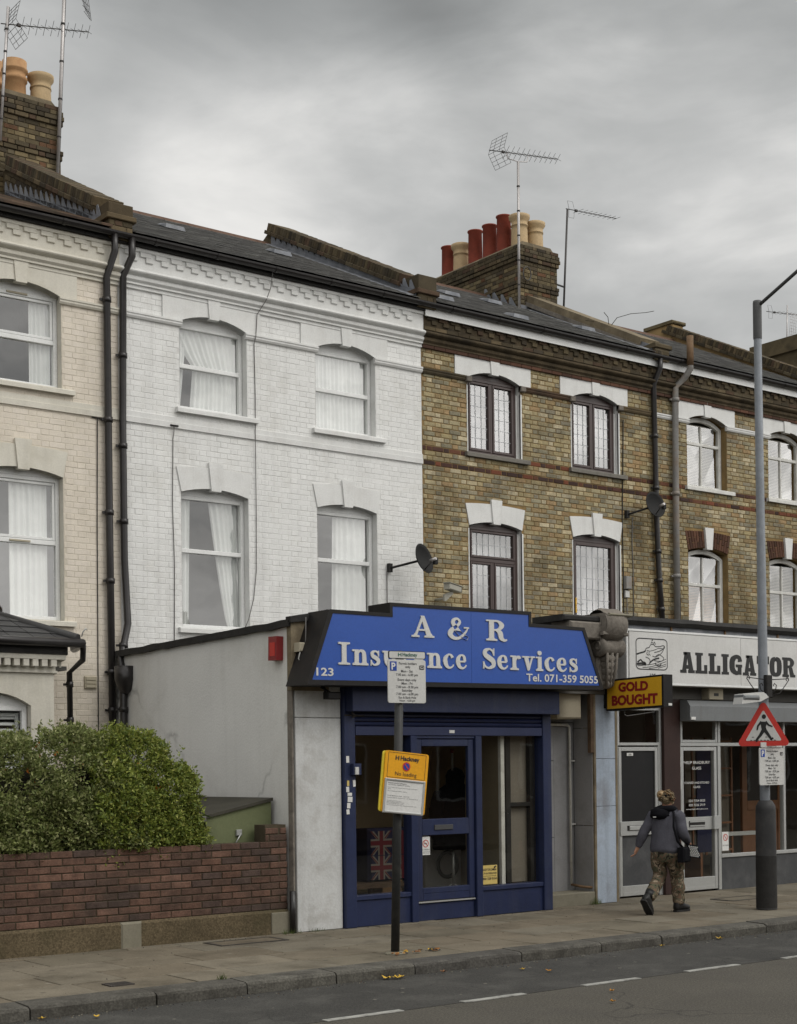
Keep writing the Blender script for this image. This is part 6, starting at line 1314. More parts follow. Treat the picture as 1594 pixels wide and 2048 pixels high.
def hedge(label, x0, x1, y0, y1, ztop, mt, n, seed, rnd_end=None, leaf=.042):
    t = thing('garden_hedge', label, 'hedge', ((x0 + x1) / 2, (y0 + y1) / 2, .12), group='hedges behind the garden wall'); cs = []; ds = []; rr = random.Random(seed); zb = .25
    cx, cy, cz = (x0 + x1) / 2, (y0 + y1) / 2, (zb + ztop(.5)) / 2
    while len(cs) < n:
        u = rr.random(); x = x0 + (x1 - x0) * u; zt = ztop(x); q = rr.random()
        a = rr.uniform(0, 1); th = a * pi * .58 - .10       # section: front bulging then over the top
        ry, rz = (y1 - y0) / 2, zt - .95
        yy = cy - ry * cos(th) ** .8 if cos(th) > 0 else cy; zz = .95 + rz * sin(th)
        if rr.random() < .42: zz = rr.uniform(.96, 1.0 + rz * .5); th = max(0, (zz - .95) / max(rz, .1)); yy = cy - ry * (1 - .25 * th * th)
        if noise.noise(Vector((x * 4.5, zz * 4.5, seed + 9))) < -.30 and rr.random() < .6: continue
        ns_ = noise.noise(Vector((x * 2.6, zz * 2.6, seed))) * .16 + noise.noise(Vector((x * 7, zz * 7, seed + 3))) * .06
        d = Vector(((x - cx) / (x1 - x0) * .5, -cos(th) - .15, sin(th) * 1.1 + .25)).normalized()
        if rnd_end and x > rnd_end: d = (d + Vector((1.2 * (x - rnd_end) / (x1 - rnd_end), 0, 0))).normalized()
        dp_ = rr.uniform(0, .16) ** 1.3
        p = Vector((x, yy, zz)) + d * (ns_ - dp_)
        if p.z < 1.02 and p.y < 13.9: p.z = 1.02 + rr.uniform(0, .08)
        cs.append(p); ds.append(d)
    o = foliage('foliage', t, np.array([tuple(c) for c in cs]), np.array([tuple(d) for d in ds]), 22, leaf, .075, mt)
    sc = []; sd2 = []
    for k in range(int((x1 - x0) * 16)):      # stray shoots standing out of the clipped top
        x = rr.uniform(x0 + .1, x1 - .1); hh = rr.uniform(.03, .20); b0 = Vector((x, rr.uniform(y0 + .15, y1 - .4), ztop(x) - .04))
        for q in range(4): sc.append(b0 + Vector((rr.uniform(-.02, .02), rr.uniform(-.02, .02), hh * q / 3))); sd2.append(Vector((0, -.2, 1)).normalized())
    foliage('shoots', t, np.array([tuple(c) for c in sc]), np.array([tuple(d) for d in sd2]), 6, leaf * .9, .03, mt)
    big = [rr.randrange(len(cs)) for _ in range(len(cs) // 5)]
    foliage('large_leaves', t, np.array([tuple(cs[i]) for i in big]), np.array([tuple(ds[i]) for i in big]), 6, leaf * 1.6, .07, mt)
    core = MB(); n_ = 24; vs = []; m2 = 10       # dark woody inside that keeps light from passing straight through
    for i in range(n_ + 1):
        x = x0 + .06 + (x1 - x0 - .12) * i / n_; zt = ztop(x) - .32
        for j in range(m2 + 1):
            th = pi * j / m2; vs.append((x, (y0 + y1) / 2 - ((y1 - y0) / 2 - .28) * cos(th), max(.2, .4 + (zt - .4) * sin(th) ** .5)))
    core.add(vs, [(i * (m2 + 1) + j, (i + 1) * (m2 + 1) + j, (i + 1) * (m2 + 1) + j + 1, i * (m2 + 1) + j + 1) for i in range(n_) for j in range(m2)], 'twig'); core.build('branch_mass', t, kind='stuff')
    return t
def ztl(x): return 2.14 + .05 * sin(x * 3) + .04 * sin(x * 7.3)
def ztr(x):
    u = (x - 6.9) / 1.28; return 2.13 - .04 * u - .95 * max(0, u - .42) ** 1.9 * 1.9
HM = None
t1 = hedge('grey green bushy hedge behind the left part of the red garden wall', 2.2, 7.25, 13.90, 15.3, ztl, 'leaf_grey', 5800, 3)
t2 = hedge('bright green bushy hedge beside the grey rendered wall', 6.75, 8.0, 13.88, 15.2, ztr, 'leaf_bright', 1900, 8, rnd_end=7.4)
oc = np.array([(nr.uniform(5.8, 7.6), 14.0 + nr.uniform(0, .35), nr.uniform(1.55, 2.1)) for _ in range(16)]); foliage('orange_shoots', t1, oc[:16], np.tile([[0, -.8, .6]], (16, 1)), 5, .035, .03, 'leaf_orange')
lp = thing('laurel_bush', 'young broad leaved shrub with pale veined leaves between hedge and green shed', 'shrub', (8.1, 14.2, .12))
for i in range(9):
    b0 = Vector((8.02 + rng.uniform(-.12, .1), 14.15 + rng.uniform(-.12, .2), .3)); b1 = b0 + Vector((rng.uniform(-.2, .22), rng.uniform(-.15, .05), rng.uniform(.75, 1.3))); q = MB(); q.tube([b0, b0.lerp(b1, .5) + Vector((.03, 0, 0)), b1], [.012, .009, .005], 5, 'twig'); q.build('stem', lp)
    for k in range(9):
        p = b0.lerp(b1, .45 + .55 * k / 8); an = k * 2.4 + i; d = Vector((cos(an), sin(an) * .6 - .3, rng.uniform(-.1, .6))).normalized(); w = d.cross(Vector((0, 0, 1))).normalized(); L = rng.uniform(.10, .17); up_ = w.cross(d)
        q = MB(); a = [p, p + d * L * .35 + w * L * .17 + up_ * .01, p + d * L * .7 + w * L * .12 - up_ * .005, p + d * L - up_ * .03, p + d * L * .7 - w * L * .12 - up_ * .005, p + d * L * .35 - w * L * .17 + up_ * .01, p + d * L * .5 - up_ * .01]
        q.add(a, [(0, 1, 6), (1, 2, 6), (2, 3, 6), (3, 4, 6), (4, 5, 6), (5, 0, 6)], 'leaf_laurel'); q.build('leaf', lp)

# ================================================================== STREET FURNITURE
def rplate(mb, x0, x1, z0, z1, y0, y1, mt, r=.02, M4=None):
    pts = []
    for (cx, cz, a0) in ((x1 - r, z0 + r, -90), (x1 - r, z1 - r, 0), (x0 + r, z1 - r, 90), (x0 + r, z0 + r, 180)):
        for i in range(5): t = radians(a0 + 90 * i / 4); pts.append((cx + r * cos(t), cz + r * sin(t)))
    mb.prism(pts, 'y', y0, y1, mt, M4)
LINES = [('Permit holders', .375, .030), ('only', .342, .030), ('Mon - Sat', .298, .030), ('7.00 am - 6.00 pm', .262, .030), ('Event days only', .212, .030), ('Mon - Fri', .176, .030), ('7.00 am - 8.30 pm', .140, .030), ('Saturday', .106, .030), ('7.00 am - 6.00 pm', .070, .030), ('Sun & Bank Hols', .036, .026), ('Noon - 4.30 pm', .006, .024)]
def parking_plate(label, loc, rz, w=.43, h=.42):
    t = thing('parking_sign', label, 'sign', loc, (0, 0, rz)); XL, ZL = (1, 0, 0), (0, 0, 1)
    b = MB(); rplate(b, -w / 2, w / 2, 0, h, -.006, .006, 'sign_white', .02); b.build('sign_plate', t, True)
    b = MB()
    for t_, z, ch in LINES: centred(b, t_, (0 if z < .33 else .01, -.006, z * h / .42 * .97 + .008), XL, ZL, ch * .8 * h / .42, 'dark_sign_text', .008, .002)
    b.build('lettering', t, True)
    b = MB(); b.box(-w / 2 + .022, -w / 2 + .098, -.0085, -.0065, h - .11, h - .02, 'parking_blue'); centred(b, 'P', (-w / 2 + .060, -.009, h - .098), XL, ZL, .065, 'paper_white', .03, .002); b.build('parking_symbol', t, True)
    b = MB(); rplate(b, w / 2 - .072, w / 2 - .018, h - .093, h - .052, -.0085, -.0065, 'black_letter', .008); centred(b, 'G2', (w / 2 - .045, -.009, h - .085), XL, ZL, .024, 'paper_white', .01, .002); b.build('zone_symbol', t, True)
    return t
pp = thing('sign_post', 'slim black post on the pavement carrying parking and loading signs', 'post', (8.73, 11.55, 0)); b = MB(); b.tube([(8.73, 11.55, 0), (8.775, 11.55, 1.3), (8.83, 11.55, 2.90)], .042, 14, 'post_black'); b.lathe((8.83, 11.55, 2.90), [(.044, 0), (.044, .02), (.02, .035), (.0, .036)], 12, 'post_black'); b.build('pole', pp)
b = MB(); b.lathe((8.73, 11.55, 0), [(.10, .001), (.085, .015), (.045, .02)], 14, 'cement_patch'); b.build('footing', pp)
PYS = 11.495
parking_plate('white permit holders parking plate at the top of the slim black post', (8.87, PYS, 2.425), -.10)
b = MB(); tt = thing('borough_plate', 'small white plate with green Hackney lettering above the permit sign', 'sign', (8.875, PYS, 2.853), (0, -.005, -.10)); rplate(b, -.21, .21, 0, .075, -.006, .006, 'black_trim', .014); rplate(b, -.203, .203, .006, .069, -.0075, -.0061, 'sign_white', .012); b.build('plate', tt, True); b = MB(); centred(b, 'Hackney', (.03, -.008, .025), XD, ZD, .034, 'sign_green_text', .02, .002); b.box(-.105, -.097, -.010, -.008, .022, .058, 'sign_green_text'); b.box(-.075, -.067, -.010, -.008, .022, .058, 'sign_green_text'); b.box(-.097, -.075, -.0095, -.008, .036, .044, 'sign_green_text'); b.build('lettering', tt, True)
ys = thing('loading_notice', 'tilted orange No loading notice in a clip frame on the slim black post', 'sign', (8.765, 11.47, 1.36), (0, .105, -.14))
b = MB(); rplate(b, -.245, .245, .0, .585, .012, .03, 'sign_yellow_edge', .025); b.build('back_board', ys, True)
b = MB(); rplate(b, -.225, .255, -.005, .59, -.006, .008, 'sign_orange', .025); b.build('orange_board', ys, True)
b = MB()
for q in ((-.195, .225, .575, .578), (-.195, .225, .335, .338), (-.195, -.192, .335, .578), (.222, .225, .335, .578)): b.box(q[0], q[1], -.0085, -.0065, q[2], q[3], 'dark_sign_text')
centred(b, 'Hackney', (.045, -.007, .508), XD, ZD, .042, 'dark_sign_text', .03, .002); b.box(-.115, -.105, -.009, -.007, .505, .548, 'dark_sign_text'); b.box(-.085, -.075, -.009, -.007, .505, .548, 'dark_sign_text'); b.box(-.105, -.085, -.009, -.007, .522, .530, 'dark_sign_text')
centred(b, 'No loading', (.012, -.007, .358), XD, ZD, .038, 'dark_sign_text', .0, .002); b.build('lettering', ys, True)
b = MB(); disc(b, (.012, .45), .044, -.009, 'no_waiting_red', 24); disc(b, (.012, .45), .033, -.0105, 'parking_blue', 24); b.add([(-.018, -.0115, .474), (-.011, -.0115, .481), (.042, -.0115, .426), (.035, -.0115, .419)], [(0, 3, 2, 1)], 'no_waiting_red'); b.build('no_waiting_symbol', ys, True)
b = MB(); ring(b, -.215, .235, -.01, .325, .022, -.022, -.007, 'aluminium', .006); b.build('clip_frame', ys, True)
b = MB(); b.box(-.195, .215, -.0105, -.0085, .01, .305, 'paper_white'); b.build('notice_paper', ys, True)
b = MB()
for t_, z, w_ in (('PARKING FUNDING SUSPENSION', .275, .20), ('NO LOADING, STOPPING OR WAITING', .258, .24), ('Date: Tuesday 14th October 2012 to Monday 5th November', .232, .33), ('2012', .218, .03), ('Hours of suspension: 08.00 to 18.00hrs', .198, .21), ('Street: Blackstock Road    Zone: G2', .155, .24), ('Location: Opposite Number 121 - 133 Blackstock Road', .135, .34), ('Any vehicle parked in this bay will be', .105, .16), ('liable to a penalty charge notice and may be', .092, .19), ('removed. For further information please call', .079, .18), ('the council parking services team during working hours on the number shown', .064, .33)):
    put_text(b, t_, (-.175, -.0107, z), XD, ZD, w_, .010, 'dark_sign_text', 0, .001)
b.build('notice_print', ys, True)
rb = MB(); rb.tube([(8.78, 11.50, 1.70), (8.78, 11.53, 1.75)], .05, 10, 'aluminium'); 

lp_ = thing('lamp_post', 'tall galvanised street lamp post with a thick dark base at the kerb', 'lamp post', (14.73, 11.93, 0)); LX_, LY_ = 14.77, 11.93
b = MB(); b.lathe((LX_, LY_, 0), [(.128, 0), (.126, .60), (.122, 1.22), (.118, 1.27), (.085, 1.33), (.06, 1.345), (.06, 1.40)], 20, 'post_base_black'); b.build('base', lp_)
q = MB(); q.lathe((LX_, LY_, .02), [(.1285, 0), (.1275, .64)], 20, 'bitumen'); q.build('base_band', lp_)
b = MB(); b.lathe((0, 0, 0), [(.062, 1.34), (.06, 2.7), (.052, 5), (.047, 7.1)], 16, 'galvanised', Matrix.Translation((LX_, LY_, 0)) @ Matrix.Rotation(-.006, 4, 'Y')); b.build('column', lp_)
b = MB(); b.lathe((LX_ - .043, LY_, 7.02), [(.052, 0), (.054, .02), (.054, .44), (.05, .47), (.0, .475)], 16, 'post_grey'); b.build('sleeve', lp_)
b = MB(); b.tube([(LX_ - .04, LY_, 7.42), (LX_ - .02, 11.30, 7.72), (LX_, 10.4, 8.12), (LX_, 9.9, 8.25), (LX_, 9.6, 8.28)], .022, 8, 'post_grey'); b.build('bracket_arm', lp_)
b = MB(); b.bev(LX_ - .12, LX_ + .12, 8.9, 9.65, 8.22, 8.36, .03, 'post_grey'); b.build('lantern', lp_)
b = MB(); rodz = 2.78; b.tube([(14.60, 11.86, 2.82), (14.32, 11.86, 2.85)], .006, 5, 'bitumen')
def scroll(mb, sx_):
    pts = [(14.76 + sx_ * .08, 11.86, 2.64), (14.76 + sx_ * .22, 11.86, 2.66), (14.76 + sx_ * .33, 11.86, 2.76), (14.76 + sx_ * .40, 11.86, 2.83), (14.76 + sx_ * .37, 11.86, 2.87), (14.76 + sx_ * .34, 11.86, 2.84), (14.76 + sx_ * .36, 11.86, 2.82)]; mb.tube(pts, .006, 5, 'bitumen')
    mb.tube([(14.76 + sx_ * .40, 11.86, 2.845), (14.76 + sx_ * .06, 11.86, 2.825)], .006, 5, 'bitumen'); mb.tube([(14.76 + sx_ * .07, 11.86, 2.66), (14.76 + sx_ * .14, 11.86, 2.70), (14.76 + sx_ * .16, 11.86, 2.76), (14.76 + sx_ * .12, 11.86, 2.78), (14.76 + sx_ * .10, 11.86, 2.75)], .006, 5, 'bitumen')
b = MB(); scroll(b, -1); scroll(b, 1); b.bev(14.69, 14.80, 11.82, 11.87, 2.60, 2.88, .01, 'bitumen'); b.build('scroll_bracket', lp_)
b = MB(); b.bev(14.12, 14.42, 11.70, 11.86, 2.56, 2.62, .02, 'shutter_grey'); b.prism([(14.10, 2.51), (14.13, 2.63), (14.50, 2.66), (14.60, 2.60), (14.45, 2.545)], 'y', 11.72, 11.86, 'sign_white'); b.tube([(14.55, 11.8, 2.62), (14.75, 11.86, 2.64)], .02, 6, 'galvanised'); tag(b.build('sign_light'), 'grey hooded sign light fixed to the lamp post above the triangle', 'lamp')
tr = thing('crossing_sign', 'red bordered triangular pedestrian crossing sign on the lamp post', 'sign', (14.60, 11.81, 2.035), (0, 0, -.80))
def tri(mb, s, y, mt, y1=None, r=.04):
    h = .60; cz = h / 3; A_ = [(-.30, -.01), (.30, -.01), (0, .51)]; c_ = (0, .163); pts = []
    for (x, z) in A_:
        x, z = c_[0] + (x - c_[0]) * s, c_[1] + (z - c_[1]) * s; d = Vector((c_[0] - x, c_[1] - z)).normalized(); cx, cz = x + d.x * r * 1.2, z + d.y * r * 1.2; a0 = atan2(-d.y, -d.x)
        for i in range(5): t = a0 - radians(60) + radians(120) * i / 4; pts.append((cx + r * cos(t), cz + r * sin(t)))
    mb.prism(pts, 'y', y, y1 if y1 is not None else y + .004, mt)
b = MB(); tri(b, 1., -.004, 'no_waiting_red', .004); b.build('sign_plate', tr, True); b = MB(); tri(b, .70, -.0065, 'sign_white', -.0045, .012); b.build('white_field', tr, True)
b = MB(); kk = 0
def stick(pts, w):
    global kk
    kk += 1; pts = [(x * .77, z * .77 + .004, w_ * .77) for x, z, w_ in pts]; p = rib([(x, z, w_) for (x, z, w_) in pts]); b.prism(p, 'y', -.0085 - kk * .0001, -.0067, 'black_letter')
stick([(.005, .345, .10), (.0, .26, .075), (.01, .215, .075)], 0); stick([(.005, .225, .06), (-.05, .13, .045), (-.11, .055, .035)], 0); stick([(.01, .225, .06), (.07, .14, .045), (.12, .065, .035)], 0); stick([(-.03, .345, .04), (-.085, .28, .03), (-.10, .21, .022)], 0); stick([(.03, .345, .04), (.08, .29, .03), (.14, .265, .022)], 0); stick([(.105, .062, .03), (.15, .085, .03)], 0); stick([(-.12, .062, .03), (-.10, .03, .03)], 0)
q_ = [(.006 + .026 * cos(t * pi / 6), .331 + .029 * sin(t * pi / 6)) for t in range(12)]; b.prism(q_, 'y', -.0085, -.0066, 'black_letter')
for z, x0, x1 in ((.078, -.14, .14), (.040, -.16, .16)):
    x = x0
    while x < x1: b.box(x, x + .025, -.0080, -.0066, z, z + .008, 'black_letter') if not (-.14 < x < .16 and z > .06) or int(x * 100) % 2 else None; x += .04
b.build('pedestrian_symbol', tr, True)
parking_plate('white permit holders parking plate under the crossing triangle on the lamp post', (14.73, 11.80, 1.53), .0, .46, .455)
tt = thing('borough_plate', 'small white plate under the red crossing triangle', 'sign', (14.72, 11.79, 1.99), (0, .0, .0)); b = MB(); rplate(b, -.20, .20, 0, .062, -.006, .006, 'sign_white', .012); b.build('plate', tt, True); b = MB(); centred(b, 'Hackney', (.02, -.008, .018), XD, ZD, .03, 'sign_green_text', .02, .002); b.build('lettering', tt, True)

# ================================================================== AERIALS, DISHES, CAMERA
def yagi(mb, o, d, L, n, el=.14, mt='aerial_dark', r=.008, grid=True, er=.0035, xshape=True):
    """television aerial: boom from o along d, crossed directors, folded dipole and mesh reflector at the tail"""
    o = Vector(o); d = Vector(d).normalized(); sd_ = d.cross(Vector((0, 0, 1))).normalized(); u = sd_.cross(d)
    mb.tube([o, o + d * L], r, 6, mt)
    for i in range(n):
        p = o + d * (L * (.24 + .76 * i / (n - 1))); e = el * (1 - .25 * i / n)
        if xshape:
            for a in (1, -1): mb.tube([p - (sd_ * .8 * a + u * .6) * e, p + (sd_ * .8 * a + u * .6) * e], er, 4, mt)
        else: mb.tube([p - sd_ * e, p + sd_ * e], er, 4, mt)
    mb.bev(-.03, .03, -.02, .02, -.02, .02, .004, mt, Matrix.Translation(o + d * L * .2))
    if grid:
        for s in (1, -1):
            a = o + d * L * .10; tip = d * .13 + u * s * .27
            for k in range(5): q = a + tip * (k / 4); mb.tube([q - sd_ * .22, q + sd_ * .22], er, 4, mt)
            for k in (-1, -.4, .4, 1): mb.tube([a + sd_ * .22 * k, a + tip + sd_ * .22 * k], er, 4, mt)
    else:
        a = o + d * L * .06
        for s in (1, -1): mb.tube([a, a + u * s * .16 - d * .03, a + u * s * .16 + d * .12, a + d * .16], er, 4, mt)
def aerial(label, base, top, mast_r, mt, boom, bd, L, n, grid=True, mt2='aerial_dark', xs=True, cradle=False, bands=True):
    t = thing('television_aerial', label, 'aerial', base, group='television aerials on the chimneys'); b = MB(); b.tube([base, top], mast_r, 8, mt); b.build('mast', t)
    if bands:
        b = MB(); k = 6
        for i in range(1, k): p = Vector(base).lerp(Vector(top), i / k); b.tube([p - Vector((0, 0, .012)), p + Vector((0, 0, .012))], mast_r * 1.3, 8, 'aerial_dark')
        b.tube([Vector(base) + Vector((mast_r * 1.2, 0, .1)), Vector(top) + Vector((mast_r * 1.2, 0, 0))], .004, 4, 'aerial_dark'); b.build('cable_tie', t)
    b = MB(); yagi(b, boom, bd, L, n, mt=mt2, grid=grid, xshape=xs); b.build('antenna', t)
    if cradle: b = MB(); d = Vector(bd).normalized(); o = Vector(boom); b.tube([o + d * .42, o + d * .46 - Vector((0, 0, .11)), Vector(top), o + d * .95 - Vector((0, 0, .13)), o + d * .98], .009, 6, mt); b.build('cradle', t)
    return t
aerial('silver mast with a large crossed aerial on the middle chimney stack', (18.86, 20.85, 10.35), (18.90, 20.88, 13.14), .024, 'aerial_alloy', (18.16, 20.85, 13.17), (1.0, .0, .14), 1.75, 11, mt2='aerial_dark', cradle=True)
br = MB(); br.tube([(18.88, 20.88, 10.95), (19.02, 21.0, 10.98)], .012, 6, 'aerial_alloy'); pts = [(19.14 + .10 * cos(i * pi / 6), 20.93, 11.10 + .13 * sin(i * pi / 6)) for i in range(13)]; br.tube(pts, .012, 6, 'aerial_dark', cap=False); tag(br.build('lashing_bracket'), 'grey lashing bracket holding the silver mast to the middle stack', 'bracket')
aerial('thin dark mast with a plain yagi aerial right of the middle stack', (20.38, 21.28, 10.2), (20.57, 21.3, 12.74), .020, 'aerial_dark', (20.53, 21.3, 12.74), (1.0, .06, .10), 1.5, 9, grid=False, xs=False, bands=False)
ab = MB(); ab.tube([(19.98, 21.3, 11.22), (20.46, 21.29, 11.18)], .018, 6, 'aerial_dark'); tag(ab.build('mast_bracket'), 'dark wall bracket joining the thin mast to the middle stack', 'bracket')
aerial('tall silver mast rising from the left chimney stack out of the frame', (9.77, 21.22, 10.9), (9.95, 21.22, 14.4), .028, 'aerial_alloy', (10.1, 21.1, 14.02), (-.8, .5, .1), 1.4, 7)
b = MB()
for i in range(5): b.tube([(10.10 + .045 * i, 21.2, 14.0 - .02 * i), (10.24 + .022 * i, 21.15, 13.50 - .03 * i)], .004, 4, 'aerial_dark')
for i in range(6): b.tube([(10.12 + .022 * i, 21.2, 13.95 - .085 * i), (10.29 + .007 * i, 21.17, 13.90 - .10 * i)], .004, 4, 'aerial_dark')
tag(b.build('aerial_reflector'), 'small wire grid reflector hanging beside the tall silver mast', 'aerial')
aerial('leaning silver mast with a long horizontal aerial at the left edge', (8.87, 21.25, 11.2), (9.02, 21.25, 13.25), .022, 'aerial_alloy', (8.90, 21.24, 12.96), (1.0, 0, .20), 1.45, 10)
tr_ = aerial('small distant aerial on the far right stack', (30.75, 24, 12.0), (30.80, 24, 13.35), .015, 'aerial_alloy', (29.98, 24, 13.05), (1, .05, .12), 1.7, 9, grid=False, xs=False, bands=False)
b = MB(); Mg = Matrix.Translation((31.15, 23.9, 12.75))
for i in range(13): b.tube([(31.15 - .45 + .075 * i, 23.9, 12.75 - .35), (31.15 - .45 + .075 * i, 23.8, 12.75 + .35)], .004, 4, 'aerial_alloy')
for i in range(10): b.tube([(30.7, 23.85, 12.42 + .075 * i), (31.6, 23.85, 12.42 + .075 * i)], .004, 4, 'aerial_alloy')
tag(b.build('grid_aerial'), 'square wire grid aerial at the right edge beside the small aerial', 'aerial')
def dish(label, c, d, r, wallpt, lnb=True):
    t = thing('satellite_dish', label, 'dish', wallpt, group='satellite dishes on the house fronts'); c = Vector(c); d = Vector(d).normalized(); Mr = Matrix.Translation(c) @ d.to_track_quat('Z', 'Y').to_matrix().to_4x4()
    b = MB(); prof = [(0.001, 0), (r * .3, .008), (r * .6, .030), (r * .85, .062), (r, .088), (r * 1.015, .080), (r * .85, .052), (r * .5, .012), (.001, -.008)]
    b.lathe((0, 0, 0), prof, 24, 'dish_grey', Mr @ Matrix.Scale(1.08, 4, (0, 1, 0))); b.build('reflector', t)
    b = MB(); w = Vector(wallpt); b.tube([w, w + (c - w) * .5 + Vector((0, -.03, 0)), c - d * .02], .018, 6, 'bitumen'); b.bev(w.x - .035, w.x + .035, w.y - .005, w.y + .05, w.z - .06, w.z + .07, .004, 'bitumen'); b.build('bracket', t)
    tip = c + d * r * 1.15 - Vector((0, 0, r * .35)); b = MB(); b.tube([c - Vector((0, 0, r * .85)) + d * .06, tip], .010, 6, 'aerial_dark'); b.build('feed_arm', t)
    b = MB(); b.tube([tip - d * .06, tip + d * .05], [.030, .024], 8, 'aerial_alloy'); b.bev(tip.x + .01, tip.x + .07, tip.y - .03, tip.y + .03, tip.z - .07, tip.z + .03, .005, 'dish_grey'); b.build('receiver', t)
dish('dark grey satellite dish at the right end of the white house above the blue sign', (13.86, 17.60, 4.90), (.30, -.90, .26), .215, (13.56, 17.93, 4.80))
dish('dark mesh satellite dish in front of the black drainpipe on the brown house', (19.06, 17.74, 6.23), (-.05, -.96, .25), .215, (18.66, 17.93, 6.08))
cc = thing('security_camera', 'beige box security camera on a wall bracket above the blue sign', 'camera', (14.45, 17.9, 4.4)); b = MB(); Mr = Matrix.Translation((14.62, 17.74, 4.54)) @ Matrix.Rotation(.35, 4, 'Z') @ Matrix.Rotation(.08, 4, 'Y'); b.bev(-.20, .16, -.055, .055, -.045, .045, .012, 'camera_beige', Mr); b.bev(-.22, .20, -.065, .065, .047, .060, .006, 'camera_beige', Mr); b.build('housing', cc); b = MB(); b.bev(.161, .19, -.045, .045, -.035, .035, .004, 'dark_panel', Mr); b.build('lens_window', cc)
b = MB(); b.prism([(14.44, 4.34), (14.47, 4.34), (14.62, 4.46), (14.60, 4.50), (14.44, 4.44)], 'y', 17.74, 17.78, 'camera_beige'); b.tube([(14.46, 17.76, 4.38), (14.46, 17.99, 4.38)], .02, 6, 'camera_beige'); b.build('wall_bracket', cc)
pg = thing('roof_weed', 'dry weed sprig growing on the parapet right of the middle chimney', 'weed', (19.4, 18.9, 9.5)); b = MB(); b.tube([(19.4, 19.05, 9.66), (19.55, 19.0, 9.86), (19.8, 18.9, 9.95), (20.1, 18.8, 10.0), (20.25, 18.75, 10.04)], .007, 4, 'twig'); b.tube([(19.4, 19.05, 9.66), (19.32, 19.0, 9.83), (19.22, 19.0, 9.90)], .006, 4, 'twig'); b.tube([(19.35, 19.1, 9.66), (19.2, 19.2, 9.78), (19.05, 19.3, 9.8)], .005, 4, 'twig'); b.build('stem', pg)

# ================================================================== LITTER AND WEEDS
def leaf_litter(label, x, y, z, s, rz, cat_='leaf'):
    b = MB(); pts = []; n = 10
    for i in range(n): t = 2 * pi * i / n; r = s * (.55 + .45 * (i % 2)) * (1 + .2 * sin(t * 3 + x)); pts.append((r * cos(t) , r * .8 * sin(t), .012 + .35 * s * abs(sin(t * 1.5 + x)) * (i % 2)))
    pts.append((0, 0, .004)); b.add(pts, [(i, (i + 1) % n, n) for i in range(n)], 'autumn_leaf', Matrix.Translation((x, y, z)) @ Matrix.Rotation(rz, 4, 'Z')); return tag(b.build('fallen_leaf'), label, cat_, 'fallen autumn leaves')
LV = [(8.05, 10.77, -.1, .055, 'orange fallen leaf in the gutter just left of the sign post foot'), (8.13, 10.74, -.1, .05, 'brown curled fallen leaf in the gutter by the sign post'), (8.20, 10.76, -.1, .045, 'small orange fallen leaf touching the kerb by the sign post'), (8.69, 10.76, -.1, .035, 'single yellow fallen leaf in the gutter right of the sign post'), (9.34, 10.39, -.1, .03, 'fallen leaf on the dark asphalt strip, nearer the kerb of two'), (9.45, 10.15, -.1, .035, 'fallen leaf on the dark asphalt strip, nearer the white dashes of two'), (5.12, 10.60, -.1, .035, 'orange fallen leaf on the dark road near the bottom left'), (4.76, 10.80, -.1, .03, 'orange fallen leaf against the kerb at the bottom left corner'), (12.55, 10.78, -.1, .05, 'red brown fallen leaf against the kerb before the lamp post'), (11.62, 10.76, -.1, .03, 'pale yellow fallen leaf in the gutter below the walking woman'), (9.0, 8.9, -.1, .03, 'yellow fallen leaf on the lighter lane between two dashes'), (10.9, 7.9, -.1, .04, 'yellow fallen leaf alone on the lighter lane at the lower right'), (8.6, 8.5, -.1, .03, 'small yellow fallen leaf far out on the lighter lane')]
for i, (x, y, z, s, l) in enumerate(LV): leaf_litter(l, x, y, z, s * 1.15, i * 1.7)
fl_ = MB(); rr = random.Random(4)
for i in range(34):
    x = 8.74 + rr.uniform(-.1, .45); y = 11.47 + rr.uniform(-.07, .09); s = rr.uniform(.012, .035); n = 6; M4 = Matrix.Translation((x, y, .006 + rr.uniform(0, .01))) @ Matrix.Rotation(rr.uniform(0, 6), 4, 'Z') @ Matrix.Rotation(rr.uniform(-.5, .5), 4, 'X')
    fl_.add([(s * cos(k * pi / 3), s * .7 * sin(k * pi / 3), .3 * s * (k % 2)) for k in range(n)], [tuple(range(n))], 'autumn_leaf' if i % 3 else 'bitumen', M4)
fo = tag(fl_.build('leaf_litter', kind='stuff'), 'small drift of leaves and litter at the foot of the slim post', 'litter')
def tuft(label, x, y, n=26, h=.07, sp=.06):
    b = MB(); rr = random.Random(int(x * 100))
    for i in range(n):
        a = rr.uniform(0, 6.3); r = rr.uniform(0, sp); hh = h * rr.uniform(.4, 1); px, py = x + r * cos(a), y + r * .5 * sin(a); dx, dy = rr.uniform(-.03, .03), rr.uniform(-.02, .02); b.add([(px - .003, py, 0), (px + .003, py, 0), (px + dx, py + dy, hh)], [(0, 1, 2)], 'grass_blade')
    tag(b.build('weed_tuft', kind='stuff'), label, 'weeds')
tuft('green weed tuft at the kerb edge left of the slim post', 6.55, 11.14); tuft('weeds growing at the foot of the pale blue pilaster', 13.74, 13.86, 60, .12, .10); tuft('weeds at the corner of the garden wall and white pier', 8.95, 13.72, 50, .07, .16); tuft('tiny weeds under the white pier of the blue shop', 9.3, 13.73, 24, .05, .1)
